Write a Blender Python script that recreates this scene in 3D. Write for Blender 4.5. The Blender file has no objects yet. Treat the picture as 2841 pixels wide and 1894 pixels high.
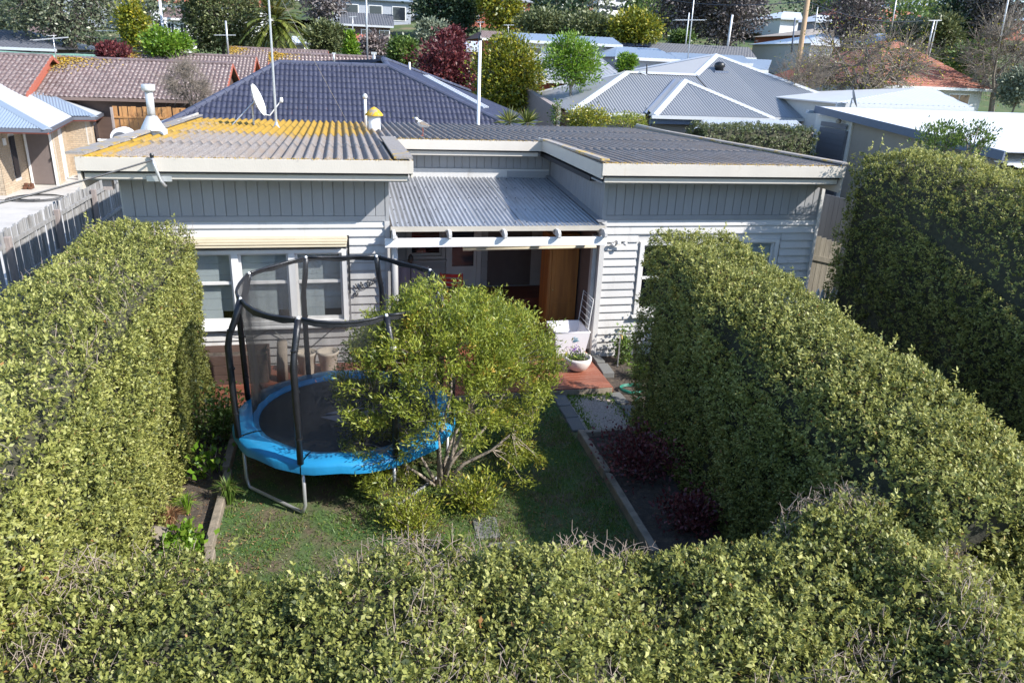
import bpy, bmesh, math, random
import numpy as np
from mathutils import Vector, Matrix
R_ = math.radians
sc = bpy.context.scene
COL = sc.collection

# ------------------------------------------------------------------ camera, sky, sun, exposure
FPX, IW, IH = 2070.0, 2841.0, 1894.0
HC = 4.9
_yaw, _pit, _rol = R_(13.186), R_(20.534), R_(2.441)
_F = np.array([math.sin(_yaw)*math.cos(_pit), math.cos(_yaw)*math.cos(_pit), -math.sin(_pit)])
_r = np.array([math.cos(_yaw), -math.sin(_yaw), 0.0]); _u = np.cross(_r, _F)
CR = math.cos(_rol)*_r + math.sin(_rol)*_u
CU = -math.sin(_rol)*_r + math.cos(_rol)*_u
CC = np.array([0.0, 0.0, HC])
cam = bpy.data.cameras.new('camera'); cam.sensor_width = 36.0; cam.lens = FPX/IW*36.0
cam.clip_start = 0.05; cam.clip_end = 2000.0
camo = bpy.data.objects.new('camera', cam); COL.objects.link(camo)
camo.matrix_world = Matrix([[CR[0], CU[0], -_F[0], 0], [CR[1], CU[1], -_F[1], 0], [CR[2], CU[2], -_F[2], HC], [0, 0, 0, 1]])
sc.camera = camo

SUN = Vector((-1.05, 0.75, -1.0)).normalized()
EL = math.asin(-SUN.z); AZ = math.atan2(-SUN.x, -SUN.y)
w = bpy.data.worlds.new('World'); sc.world = w; w.use_nodes = True
wn = w.node_tree; bg = wn.nodes['Background']
sky = wn.nodes.new('ShaderNodeTexSky'); sky.sky_type = 'NISHITA'; sky.sun_disc = False
sky.ozone_density = 4.0; sky.dust_density = 0.4; sky.sun_elevation = EL; sky.sun_rotation = AZ
wn.links.new(sky.outputs[0], bg.inputs[0]); bg.inputs[1].default_value = 0.15
sl = bpy.data.lights.new('sun', 'SUN'); sl.energy = 4.1; sl.angle = R_(0.53); sl.color = (1.0, 0.965, 0.91)
so = bpy.data.objects.new('sun', sl); COL.objects.link(so)
so.rotation_euler = SUN.to_track_quat('-Z', 'Y').to_euler(); so.location = (20, -15, 30)
sc.view_settings.view_transform = 'Standard'; sc.view_settings.look = 'None'
sc.view_settings.exposure = 1.1; sc.view_settings.gamma = 1.0
sc.view_settings.use_curve_mapping = False
sc.cycles.max_bounces = 5; sc.cycles.diffuse_bounces = 3; sc.cycles.glossy_bounces = 2; sc.cycles.transparent_max_bounces = 8
sc.cycles.use_adaptive_sampling = True; sc.cycles.use_denoising = True

# ------------------------------------------------------------------ helpers
def ray(px, py):
    return _F + (px-IW/2)/FPX*CR - (py-IH/2)/FPX*CU
def at(px, py, Y):            # the point of the place seen at a pixel, Y metres in front of the camera's plumb line
    d = ray(px, py); return CC + d*(Y/d[1])
def atz(px, py, z):
    d = ray(px, py); return CC + d*((z-HC)/d[2])
def sstep(a, b, x):
    t = np.clip((x-a)/(b-a), 0, 1); return t*t*(3-2*t)
def hgt(x, y):                # the ground: flat yards, a hill rising behind
    y0 = 43 - 13*sstep(-8, 10, x)
    d = np.asarray(y, float)-y0
    h = 0.145*(d+np.sqrt(d*d+30))/2
    h = h - 0.145*(np.sqrt((0-y0)**2+30)-y0)/2
    dip = 0.62*sstep(-5.55, -5.95, x)*sstep(2, 8, y)*(1-sstep(40, 60, y))
    near = sstep(19, 24, y)
    return h*near - dip
def empty(name, loc=(0, 0, 0), rz=0, parent=None):
    o = bpy.data.objects.new(name, None); COL.objects.link(o); o.location = loc; o.rotation_euler = (0, 0, rz)
    o.empty_display_size = 0.2
    if parent: o.parent = parent
    return o
def tag(o, label=None, cat=None, group=None, kind=None):
    if label: o['label'] = label
    if cat: o['category'] = cat
    if group: o['group'] = group
    if kind: o['kind'] = kind
    return o
def thing(name, label, cat, loc=(0, 0, 0), rz=0, group=None):
    return tag(empty(name, tuple(float(v) for v in loc), rz), label, cat, group)
def org(o):
    v = Vector((0, 0, 0))
    while o is not None:
        v = v + o.location; o = o.parent
    return v
def npmesh(name, co, faces, mat=None, smooth=False, attrs=None):
    co = np.ascontiguousarray(co, np.float32); faces = np.ascontiguousarray(faces, np.int32)
    me = bpy.data.meshes.new(name); n = len(co); m, k = faces.shape
    me.vertices.add(n); me.vertices.foreach_set('co', co.ravel())
    me.loops.add(m*k); me.loops.foreach_set('vertex_index', faces.ravel())
    me.polygons.add(m); me.polygons.foreach_set('loop_start', np.arange(0, m*k, k, dtype=np.int32))
    if smooth: me.polygons.foreach_set('use_smooth', np.ones(m, bool))
    me.update(calc_edges=True)
    for a, v in (attrs or {}).items():
        at_ = me.attributes.new(a, 'FLOAT', 'POINT'); at_.data.foreach_set('value', np.ascontiguousarray(v, np.float32))
    if mat: me.materials.append(mat)
    return me
def mkobj(name, me, parent=None, loc=None):
    o = bpy.data.objects.new(name, me); COL.objects.link(o)
    if parent: o.parent = parent
    if loc is not None: o.location = loc
    return o

class MB:
    def __init__(s): s.v = []; s.f = []
    def add(s, vs, fs):
        b = len(s.v); s.v += [tuple(map(float, v)) for v in vs]; s.f += [tuple(i+b for i in f) for f in fs]; return s
    def box(s, x0, x1, y0, y1, z0, z1):
        return s.add([(x0,y0,z0),(x1,y0,z0),(x1,y1,z0),(x0,y1,z0),(x0,y0,z1),(x1,y0,z1),(x1,y1,z1),(x0,y1,z1)],
                     [(0,3,2,1),(4,5,6,7),(0,1,5,4),(1,2,6,5),(2,3,7,6),(3,0,4,7)])
    def bar(s, a, b, w_, h_, up=(0, 0, 1)):
        a = Vector(a); b = Vector(b); d = (b-a).normalized(); up = Vector(up)
        sd = d.cross(up)
        if sd.length < 1e-4: sd = d.cross(Vector((1, 0, 0)))
        sd.normalize(); u2 = sd.cross(d).normalized(); sd = sd*w_/2; u2 = u2*h_/2
        vs = [a-sd-u2, a+sd-u2, a+sd+u2, a-sd+u2, b-sd-u2, b+sd-u2, b+sd+u2, b-sd+u2]
        return s.add(vs, [(0,1,2,3),(7,6,5,4),(0,4,5,1),(1,5,6,2),(2,6,7,3),(3,7,4,0)])
    def tube(s, pts, r, n=8, closed=False, cap=True):
        pts = [Vector(p) for p in pts]; m = len(pts)
        rr = r if hasattr(r, '__len__') else [r]*m
        b = len(s.v); prev = None
        for i, p in enumerate(pts):
            if closed: d = pts[(i+1) % m]-pts[i-1]
            else: d = pts[min(i+1, m-1)]-pts[max(i-1, 0)]
            d.normalize()
            if prev is None:
                sd = d.cross(Vector((0, 0, 1)))
                if sd.length < 1e-3: sd = d.cross(Vector((1, 0, 0)))
            else: sd = prev - d*prev.dot(d)
            if sd.length < 1e-6: sd = Vector((1, 0, 0))
            sd.normalize(); prev = sd; up = d.cross(sd)
            for k in range(n):
                a = 2*math.pi*k/n
                s.v.append(tuple(p + (sd*math.cos(a)+up*math.sin(a))*rr[i]))
        for i in range(m if closed else m-1):
            j = (i+1) % m
            for k in range(n):
                l = (k+1) % n
                s.f.append((b+i*n+k, b+i*n+l, b+j*n+l, b+j*n+k))
        if cap and not closed:
            s.f.append(tuple(b+k for k in reversed(range(n)))); s.f.append(tuple(b+(m-1)*n+k for k in range(n)))
        return s
    def lathe(s, prof, c=(0, 0, 0), n=20, cap=True):
        b = len(s.v)
        for (r, z) in prof:
            for k in range(n):
                a = 2*math.pi*k/n; s.v.append((c[0]+r*math.cos(a), c[1]+r*math.sin(a), c[2]+z))
        for i in range(len(prof)-1):
            for k in range(n):
                l = (k+1) % n
                s.f.append((b+i*n+k, b+i*n+l, b+(i+1)*n+l, b+(i+1)*n+k))
        if cap:
            s.f.append(tuple(b+k for k in reversed(range(n))))
            s.f.append(tuple(b+(len(prof)-1)*n+k for k in range(n)))
        return s
    def prism(s, poly, axis, a, b):      # a 2D outline pushed out along an axis
        def P(q, t):
            return {'x': (t, q[0], q[1]), 'y': (q[0], t, q[1]), 'z': (q[0], q[1], t)}[axis]
        n = len(poly); vs = [P(q, a) for q in poly]+[P(q, b) for q in poly]
        fs = [tuple(range(n)), tuple(range(2*n-1, n-1, -1))]+[(i, i+n, (i+1) % n+n, (i+1) % n) for i in range(n)]
        return s.add(vs, fs)
    def mesh(s, name, mat, off=(0, 0, 0), smooth=False, bevel=0.0, normals=True):
        me = bpy.data.meshes.new(name); ox, oy, oz = off
        me.from_pydata([(x-ox, y-oy, z-oz) for x, y, z in s.v], [], s.f)
        if normals or bevel:
            bm = bmesh.new(); bm.from_mesh(me)
            bmesh.ops.recalc_face_normals(bm, faces=bm.faces)
            if bevel:
                bmesh.ops.bevel(bm, geom=[e for e in bm.edges if len(e.link_faces) == 2 and e.calc_face_angle(0) > 0.6], offset=bevel, segments=1, affect='EDGES', profile=0.5)
            bm.to_mesh(me); bm.free()
        if smooth: me.polygons.foreach_set('use_smooth', [True]*len(me.polygons))
        me.materials.append(mat); return me
    def build(s, name, mat, parent=None, smooth=False, local=False, bevel=0.0, origin=None):
        off = Vector((0, 0, 0)) if (local or parent is None) else org(parent)
        if parent is None and origin is not None: off = Vector(origin)
        o = mkobj(name, s.mesh(name, mat, off, smooth, bevel), parent)
        if parent is None and origin is not None: o.location = origin
        return o
def box(name, mat, parent, x0, x1, y0, y1, z0, z1, bevel=0.0):
    return MB().box(x0, x1, y0, y1, z0, z1).build(name, mat, parent, bevel=bevel)

# ------------------------------------------------------------------ materials
def nt(m): return m.node_tree.nodes, m.node_tree.links
def pmat(name, col, rough=0.6, metal=0.0, var=0.12, scale=6.0, bump=0.0, bscale=40.0, col2=None, mix2=(0.5, 0.65), scale2=2.0, stretch=(1, 1, 1), spec=0.5, rvar=0.0, coat=0.0):
    """paint / wood / stone: base colour broken up by two sizes of noise, optional second colour in patches, fine bump"""
    m = bpy.data.materials.new(name); m.use_nodes = True; N, L = nt(m); b = N['Principled BSDF']
    b.inputs['Roughness'].default_value = rough; b.inputs['Metallic'].default_value = metal
    b.inputs['Specular IOR Level'].default_value = spec; b.inputs['Coat Weight'].default_value = coat
    g = N.new('ShaderNodeNewGeometry'); mp = N.new('ShaderNodeMapping'); mp.inputs['Scale'].default_value = stretch
    L.new(g.outputs['Position'], mp.inputs['Vector'])
    n1 = N.new('ShaderNodeTexNoise'); n1.inputs['Scale'].default_value = scale; n1.inputs['Detail'].default_value = 6
    L.new(mp.outputs[0], n1.inputs['Vector'])
    oi = N.new('ShaderNodeObjectInfo')
    add = N.new('ShaderNodeMath'); add.operation = 'MULTIPLY_ADD'; add.inputs[1].default_value = 0.45; 
    L.new(oi.outputs['Random'], add.inputs[0]); L.new(n1.outputs['Fac'], add.inputs[2])
    mr = N.new('ShaderNodeMapRange'); mr.inputs[1].default_value = 0.3; mr.inputs[2].default_value = 1.15
    mr.inputs[3].default_value = 1-var; mr.inputs[4].default_value = 1+var; L.new(add.outputs[0], mr.inputs[0])
    vm = N.new('ShaderNodeVectorMath'); vm.operation = 'SCALE'; L.new(mr.outputs[0], vm.inputs['Scale'])
    if col2 is not None:
        n2 = N.new('ShaderNodeTexNoise'); n2.inputs['Scale'].default_value = scale2; n2.inputs['Detail'].default_value = 8; n2.inputs['Roughness'].default_value = 0.65
        L.new(mp.outputs[0], n2.inputs['Vector'])
        r2 = N.new('ShaderNodeMapRange'); r2.inputs[1].default_value = mix2[0]; r2.inputs[2].default_value = mix2[1]; L.new(n2.outputs['Fac'], r2.inputs[0])
        mx = N.new('ShaderNodeMix'); mx.data_type = 'RGBA'; mx.inputs[6].default_value = (*col, 1); mx.inputs[7].default_value = (*col2, 1)
        L.new(r2.outputs[0], mx.inputs[0]); L.new(mx.outputs[2], vm.inputs[0])
    else:
        vm.inputs[0].default_value = col
    L.new(vm.outputs[0], b.inputs['Base Color'])
    if rvar:
        rr = N.new('ShaderNodeMapRange'); rr.inputs[3].default_value = rough-rvar; rr.inputs[4].default_value = rough+rvar
        L.new(n1.outputs['Fac'], rr.inputs[0]); L.new(rr.outputs[0], b.inputs['Roughness'])
    if bump:
        n3 = N.new('ShaderNodeTexNoise'); n3.inputs['Scale'].default_value = bscale; n3.inputs['Detail'].default_value = 5
        L.new(mp.outputs[0], n3.inputs['Vector'])
        bp = N.new('ShaderNodeBump'); bp.inputs['Strength'].default_value = bump; bp.inputs['Distance'].default_value = 0.02
        L.new(n3.outputs['Fac'], bp.inputs['Height']); L.new(bp.outputs[0], b.inputs['Normal'])
    return m
def leafmat(name, cols, rough=0.42, trans=0.35, spec=0.5):
    """leaves: colour drawn per leaf from a short ramp, light coming through the blade"""
    m = bpy.data.materials.new(name); m.use_nodes = True; N, L = nt(m); b = N['Principled BSDF']; out = N['Material Output']
    a = N.new('ShaderNodeAttribute'); a.attribute_name = 'rnd'
    cr = N.new('ShaderNodeValToRGB'); e = cr.color_ramp.elements
    while len(e) < len(cols): e.new(0.5)
    for i, c in enumerate(cols):
        e[i].position = c[0]; e[i].color = (*c[1], 1)
    L.new(a.outputs['Fac'], cr.inputs[0]); L.new(cr.outputs[0], b.inputs['Base Color'])
    b.inputs['Roughness'].default_value = rough; b.inputs['Specular IOR Level'].default_value = spec
    tr = N.new('ShaderNodeBsdfTranslucent'); hs = N.new('ShaderNodeHueSaturation'); hs.inputs['Value'].default_value = 1.15; hs.inputs['Hue'].default_value = 0.485
    L.new(cr.outputs[0], hs.inputs['Color']); L.new(hs.outputs[0], tr.inputs['Color'])
    mx = N.new('ShaderNodeMixShader'); mx.inputs[0].default_value = trans
    L.new(b.outputs[0], mx.inputs[1]); L.new(tr.outputs[0], mx.inputs[2]); L.new(mx.outputs[0], out.inputs[0])
    return m
def ramp3(lo, mid, hi, a=0.0, b=0.55, c=1.0): return [(a, lo), (b, mid), (c, hi)]
M = {}
M['cream'] = pmat('cream_paint', (0.49, 0.475, 0.455), 0.55, var=0.10, scale=3, bump=0.12, bscale=60, col2=(0.37, 0.345, 0.31), mix2=(0.54, 0.78), scale2=5, stretch=(1, 1, 0.3))
M['fascia'] = pmat('fascia_paint', (0.50, 0.455, 0.395), 0.5, var=0.08, scale=4, bump=0.1, bscale=50, col2=(0.40, 0.34, 0.26), mix2=(0.58, 0.8), scale2=4, stretch=(1, 1, 0.4))
M['clad'] = pmat('taupe_cladding', (0.265, 0.265, 0.27), 0.6, var=0.09, scale=5, bump=0.15, bscale=50, stretch=(1, 1, 0.3))
M['taupe_dark'] = pmat('dark_taupe_wall', (0.14, 0.11, 0.10), 0.7, var=0.15)
M['white'] = pmat('white_paint', (0.74, 0.73, 0.71), 0.45, var=0.06, scale=8, bump=0.05)
M['sash'] = pmat('sash_paint', (0.62, 0.60, 0.57), 0.45, var=0.08)
M['greyframe'] = pmat('brown_window_frame', (0.16, 0.11, 0.09), 0.5, var=0.1)
M['awning'] = pmat('awning_canvas', (0.50, 0.43, 0.31), 0.8, var=0.12, scale=5, bump=0.15, bscale=80)
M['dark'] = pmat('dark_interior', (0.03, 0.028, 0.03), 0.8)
M['blind'] = pmat('window_blind', (0.55, 0.55, 0.53), 0.7, var=0.06)
M['galv'] = pmat('galvanised_sheet', (0.34, 0.35, 0.37), 0.42, metal=0.35, var=0.18, scale=1.6, bump=0.05, col2=(0.24, 0.24, 0.25), mix2=(0.45, 0.75), scale2=5, stretch=(3, 0.5, 1), rvar=0.12)
M['zinc'] = pmat('zinc_tube', (0.5, 0.5, 0.5), 0.4, metal=0.6, var=0.12)
M['gutter'] = pmat('gutter_paint', (0.42, 0.38, 0.32), 0.45)
M['deck'] = pmat('merbau_decking', (0.235, 0.075, 0.042), 0.42, var=0.28, scale=7, bump=0.25, bscale=70, col2=(0.30, 0.15, 0.10), mix2=(0.5, 0.75), scale2=5, stretch=(0.25, 1, 1))
M['sleeper'] = pmat('weathered_sleeper', (0.25, 0.205, 0.155), 0.85, var=0.25, scale=9, bump=0.5, bscale=40, col2=(0.14, 0.12, 0.09), mix2=(0.45, 0.7), scale2=5)
M['paver'] = pmat('grey_paver', (0.15, 0.148, 0.14), 0.85, var=0.18, bump=0.35, bscale=60, col2=(0.13, 0.13, 0.10), mix2=(0.5, 0.75), scale2=6)
M['paling'] = pmat('silvered_paling', (0.30, 0.295, 0.29), 0.85, var=0.28, scale=10, bump=0.35, bscale=40, col2=(0.19, 0.175, 0.16), mix2=(0.45, 0.7), scale2=8, stretch=(1, 1, 0.15))
M['newpaling'] = pmat('orange_pine_paling', (0.42, 0.21, 0.075), 0.75, var=0.3, scale=8, bump=0.3, col2=(0.28, 0.13, 0.05), mix2=(0.45, 0.75), scale2=6, stretch=(1, 1, 0.15))
M['gatewood'] = pmat('gate_board', (0.19, 0.165, 0.125), 0.85, var=0.25, scale=8, bump=0.4, col2=(0.10, 0.085, 0.065), mix2=(0.45, 0.7), scale2=6, stretch=(1, 1, 0.15))
M['darkfence'] = pmat('dark_grey_fence_board', (0.105, 0.108, 0.115), 0.85, var=0.2, stretch=(1, 1, 0.15))
M['post'] = pmat('fence_post', (0.28, 0.235, 0.215), 0.85, var=0.2, bump=0.4, stretch=(1, 1, 0.2))
M['soil'] = pmat('garden_soil', (0.055, 0.042, 0.032), 0.95, var=0.4, scale=14, bump=0.9, bscale=30, col2=(0.12, 0.09, 0.06), mix2=(0.5, 0.7), scale2=9)
M['concrete'] = pmat('concrete', (0.47, 0.44, 0.40), 0.85, var=0.12, scale=1.5, bump=0.1, col2=(0.36, 0.34, 0.31), mix2=(0.5, 0.8), scale2=1.2)
M['brick'] = pmat('cream_brick', (0.46, 0.36, 0.255), 0.8, var=0.2, scale=12, bump=0.35, bscale=60, col2=(0.36, 0.27, 0.18), mix2=(0.5, 0.7), scale2=14)
M['mortar'] = pmat('mortar', (0.46, 0.43, 0.38), 0.9)
M['redbrick'] = pmat('red_brick', (0.32, 0.09, 0.055), 0.8, var=0.25, scale=10, bump=0.3)
M['beigewall'] = pmat('beige_render', (0.30, 0.26, 0.22), 0.85, var=0.1, scale=3, bump=0.2)
M['paleblock'] = pmat('pale_blockwork', (0.28, 0.235, 0.22), 0.85, var=0.12, bump=0.3)
M['palewall'] = pmat('pale_wall', (0.55, 0.54, 0.52), 0.7, var=0.08)
M['greywall'] = pmat('grey_wall', (0.34, 0.36, 0.40), 0.7, var=0.08)
M['whitemetal'] = pmat('pale_and_sunlit_roof', (0.60, 0.61, 0.62), 0.35, metal=0.15, var=0.05, scale=1.0)
M['greymetal'] = pmat('light_grey_metal_roof', (0.27, 0.275, 0.285), 0.55, metal=0.05, var=0.05, scale=1.0)
M['bluemetal'] = pmat('blue_grey_and_shaded_roof', (0.26, 0.31, 0.37), 0.4, metal=0.15, var=0.06)
M['ridge_metal'] = pmat('ridge_capping', (0.50, 0.51, 0.52), 0.4, metal=0.1, var=0.05)
M['bluetrim'] = pmat('grey_blue_trim', (0.10, 0.125, 0.18), 0.5)
M['navytile'] = pmat('navy_concrete_tile', (0.034, 0.038, 0.066), 0.6, spec=0.25, var=0.16, scale=6, bump=0.15, bscale=60, rvar=0.08, col2=(0.06, 0.064, 0.095), mix2=(0.52, 0.75), scale2=7)
M['navycap'] = pmat('navy_ridge_cap', (0.06, 0.065, 0.098), 0.45, var=0.15)
M['browntile'] = pmat('brown_concrete_tile', (0.135, 0.092, 0.085), 0.36, var=0.25, scale=7, bump=0.2, rvar=0.1, col2=(0.22, 0.18, 0.17), mix2=(0.45, 0.7), scale2=6)
M['darktile'] = pmat('charcoal_tile', (0.085, 0.088, 0.1), 0.5, var=0.18, scale=3, bump=0.3, bscale=8)
M['greentile'] = pmat('green_glazed_tile', (0.16, 0.27, 0.21), 0.4, var=0.15)
M['orangetile'] = pmat('orange_terracotta_tile', (0.40, 0.125, 0.065), 0.6, var=0.28, scale=9, bump=0.2, col2=(0.27, 0.10, 0.06), mix2=(0.45, 0.65), scale2=9)
M['bark'] = pmat('grey_brown_bark', (0.20, 0.165, 0.13), 0.9, var=0.3, scale=14, bump=0.5, bscale=50)
M['barkpale'] = pmat('pale_stem_bark', (0.34, 0.28, 0.22), 0.8, var=0.25, scale=14, bump=0.4, bscale=50)
M['barkdark'] = pmat('dark_bark', (0.085, 0.07, 0.06), 0.9, var=0.3, bump=0.5)
M['twig'] = pmat('dry_twig', (0.30, 0.235, 0.19), 0.85, var=0.35, scale=9)
M['core'] = pmat('hedge_dark_core', (0.05, 0.048, 0.026), 0.95, var=0.4, scale=15, bump=0.9, bscale=25)
M['black'] = pmat('black_foam_sleeve', (0.014, 0.014, 0.016), 0.38, var=0.3, scale=20, bump=0.2, bscale=60)
M['blackmetal'] = pmat('black_iron', (0.012, 0.012, 0.013), 0.4)
M['pad'] = pmat('blue_vinyl_pad', (0.018, 0.215, 0.42), 0.36, var=0.12, scale=6, bump=0.15, bscale=20)
M['mat'] = pmat('jumping_mat', (0.022, 0.022, 0.026), 0.6, var=0.2, scale=5, bump=0.1, bscale=120)
M['greyprint'] = pmat('grey_print', (0.22, 0.22, 0.25), 0.6)
M['plastic'] = pmat('white_plastic', (0.70, 0.68, 0.70), 0.4, var=0.05, scale=3)
M['teal'] = pmat('teal_print', (0.02, 0.22, 0.30), 0.5)
M['bowl'] = pmat('white_glazed_bowl', (0.68, 0.62, 0.58), 0.45, var=0.08, scale=5, bump=0.1)
M['pot'] = pmat('cream_stone_pot', (0.50, 0.43, 0.34), 0.8, var=0.15, scale=8, bump=0.25)
M['boxwood_and_shade'] = pmat('planter_boards_and_shade', (0.10, 0.062, 0.048), 0.7, var=0.2, scale=8, bump=0.3, stretch=(0.2, 1, 1))
M['wardrobe'] = pmat('honey_pine', (0.46, 0.19, 0.045), 0.5, var=0.18, scale=6, bump=0.1, stretch=(2, 2, 0.15), col2=(0.26, 0.10, 0.03), mix2=(0.45, 0.7), scale2=4)
M['red'] = pmat('red_painted_metal', (0.50, 0.03, 0.03), 0.4)
M['lilac'] = pmat('lilac_cloth', (0.42, 0.36, 0.46), 0.8)
M['hose'] = pmat('green_hose', (0.02, 0.17, 0.12), 0.4)
M['brass'] = pmat('brass_tap', (0.35, 0.25, 0.08), 0.35, metal=0.7)
M['boot'] = pmat('brown_leather', (0.11, 0.045, 0.025), 0.55)
M['dish'] = pmat('dish_paint', (0.72, 0.72, 0.72), 0.4, var=0.04)
M['flue'] = pmat('galvanised_flue', (0.58, 0.57, 0.55), 0.4, metal=0.3, var=0.12, scale=8, col2=(0.42, 0.30, 0.13), mix2=(0.6, 0.8), scale2=6)
M['timberpole'] = pmat('timber_power_pole', (0.33, 0.22, 0.13), 0.85, var=0.2, stretch=(1, 1, 0.1))
M['gravel'] = pmat('pale_gravel', (0.46, 0.37, 0.30), 0.9, var=0.4, scale=40)
M['tank'] = pmat('green_tank', (0.24, 0.36, 0.05), 0.5)
M['carpaint'] = pmat('car_paint_dark', (0.02, 0.022, 0.03), 0.25, coat=0.6)
M['carblue'] = pmat('car_paint_blue', (0.03, 0.06, 0.16), 0.25, coat=0.6)
M['carwhite'] = pmat('car_paint_white', (0.72, 0.72, 0.72), 0.25, coat=0.6)
M['tyre'] = pmat('tyre_rubber', (0.02, 0.02, 0.02), 0.8)
M['bluecloth'] = pmat('blue_tarpaulin', (0.02, 0.22, 0.55), 0.5)
M['roller'] = pmat('roller_door_paint', (0.10, 0.105, 0.125), 0.5)
M['solar'] = pmat('solar_panel', (0.012, 0.02, 0.05), 0.15, spec=0.6)
M['road'] = pmat('asphalt', (0.06, 0.06, 0.062), 0.9, var=0.2)
def glassmat():
    m = bpy.data.materials.new('window_glass'); m.use_nodes = True; N, L = nt(m); out = N['Material Output']
    N.remove(N['Principled BSDF'])
    t = N.new('ShaderNodeBsdfTransparent'); t.inputs[0].default_value = (0.9, 0.93, 0.94, 1)
    g = N.new('ShaderNodeBsdfGlossy'); g.inputs['Roughness'].default_value = 0.03
    f = N.new('ShaderNodeLayerWeight'); f.inputs[0].default_value = 0.25; fm = N.new('ShaderNodeMapRange'); fm.inputs[3].default_value = 0.05; fm.inputs[4].default_value = 0.6; L.new(f.outputs['Facing'], fm.inputs[0])
    mx = N.new('ShaderNodeMixShader'); L.new(fm.outputs[0], mx.inputs[0]); L.new(t.outputs[0], mx.inputs[1]); L.new(g.outputs[0], mx.inputs[2]); L.new(mx.outputs[0], out.inputs[0])
    return m
M['glass'] = glassmat()
M['darkglass'] = pmat('dark_window_glass', (0.02, 0.025, 0.035), 0.08, var=0.0, spec=0.7)
def netmat():
    m = bpy.data.materials.new('black_safety_net'); m.use_nodes = True; N, L = nt(m); out = N['Material Output']; b = N['Principled BSDF']
    b.inputs['Base Color'].default_value = (0.02, 0.02, 0.022, 1); b.inputs['Roughness'].default_value = 0.7
    t = N.new('ShaderNodeBsdfTransparent'); mx = N.new('ShaderNodeMixShader')
    a = N.new('ShaderNodeAttribute'); a.attribute_name = 'rnd'      # how closely the net is gathered there
    L.new(a.outputs['Fac'], mx.inputs[0]); L.new(t.outputs[0], mx.inputs[1]); L.new(b.outputs[0], mx.inputs[2]); L.new(mx.outputs[0], out.inputs[0])
    return m
M['net'] = netmat()
def roofmat():
    """old fibre-cement sheet: speckled grey, grime, yellow lichen that has spread from the back eave and the left edge"""
    m = bpy.data.materials.new('fibre_cement_sheet'); m.use_nodes = True; N, L = nt(m); b = N['Principled BSDF']; b.inputs['Roughness'].default_value = 0.85
    g = N.new('ShaderNodeNewGeometry'); sp = N.new('ShaderNodeSeparateXYZ'); L.new(g.outputs['Position'], sp.inputs[0])
    def noise(s, d=6, ro=0.6):
        n = N.new('ShaderNodeTexNoise'); n.inputs['Scale'].default_value = s; n.inputs['Detail'].default_value = d; n.inputs['Roughness'].default_value = ro; L.new(g.outputs['Position'], n.inputs['Vector']); return n.outputs['Fac']
    def mr(x, a, b_, c=0, d=1):
        r = N.new('ShaderNodeMapRange'); r.inputs[1].default_value = a; r.inputs[2].default_value = b_; r.inputs[3].default_value = c; r.inputs[4].default_value = d; L.new(x, r.inputs[0]); return r.outputs[0]
    def mth(op, x, y):
        n = N.new('ShaderNodeMath'); n.operation = op
        for i, q in enumerate((x, y)):
            if isinstance(q, (int, float)): n.inputs[i].default_value = q
            else: L.new(q, n.inputs[i])
        return n.outputs[0]
    def mix(f, c1, c2):
        n = N.new('ShaderNodeMix'); n.data_type = 'RGBA'; L.new(f, n.inputs[0])
        for i, c in ((6, c1), (7, c2)):
            if isinstance(c, tuple): n.inputs[i].default_value = (*c, 1)
            else: L.new(c, n.inputs[i])
        return n.outputs[2]
    base = mix(mr(noise(55, 4), 0.38, 0.62), (0.11, 0.092, 0.08), (0.32, 0.285, 0.26))
    base = mix(mr(noise(2.2), 0.45, 0.7), base, (0.22, 0.17, 0.13))
    x, y = sp.outputs[0], sp.outputs[1]
    nb = noise(1.3, 8, 0.65)
    # distance from back edge (Y 20.6), fading to the right of X 2.2
    lb = mth('MULTIPLY', mth('MULTIPLY', mr(y, 13.4, 17.2), mr(x, 2.0, -0.4)), mr(x, -3.3, -1.2, 0.62, 1.0))
    ll = mr(x, -2.2, -3.4)
    fr = mr(y, 11.42, 11.22)
    lich = mth('MAXIMUM', mth('MAXIMUM', mth('MULTIPLY', lb, 1.05), mth('MULTIPLY', ll, 1.0)), mth('MULTIPLY', fr, 0.55))
    lich = mth('ADD', lich, mth('MULTIPLY', mth('SUBTRACT', nb, 0.5), 1.5))
    fine = mth('ADD', lich, mth('MULTIPLY', mth('SUBTRACT', noise(26, 5), 0.5), 0.9))
    lm = mr(fine, 0.52, 0.78)
    lcol = mix(noise(9), (0.22, 0.115, 0.014), (0.47, 0.29, 0.02))
    base = mix(lm, base, lcol)
    L.new(base, b.inputs['Base Color'])
    bp = N.new('ShaderNodeBump'); bp.inputs['Strength'].default_value = 0.5; bp.inputs['Distance'].default_value = 0.01
    L.new(noise(60, 5), bp.inputs['Height']); L.new(bp.outputs[0], b.inputs['Normal'])
    return m
M['roof'] = roofmat()
M['barge'] = pmat('weathered_barge_capping', (0.26, 0.235, 0.215), 0.9, var=0.3, scale=14, bump=0.5, col2=(0.42, 0.26, 0.02), mix2=(0.54, 0.66), scale2=3.2)
M['lichen'] = pmat('lichen_crust', (0.48, 0.30, 0.02), 0.9, var=0.3, scale=20, bump=0.5, col2=(0.25, 0.22, 0.18), mix2=(0.5, 0.62), scale2=9)
def groundmat():
    m = pmat('grass_and_earth', (0.055, 0.085, 0.022), 0.95, var=0.35, scale=1.2, bump=0.6, bscale=12, col2=(0.17, 0.135, 0.075), mix2=(0.5, 0.68), scale2=0.35)
    return m
M['ground'] = groundmat()
M['lawnsoil'] = pmat('worn_lawn_earth', (0.12, 0.085, 0.055), 0.95, var=0.4, scale=9, bump=0.8, bscale=30, col2=(0.055, 0.10, 0.024), mix2=(0.36, 0.56), scale2=2.2)
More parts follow.
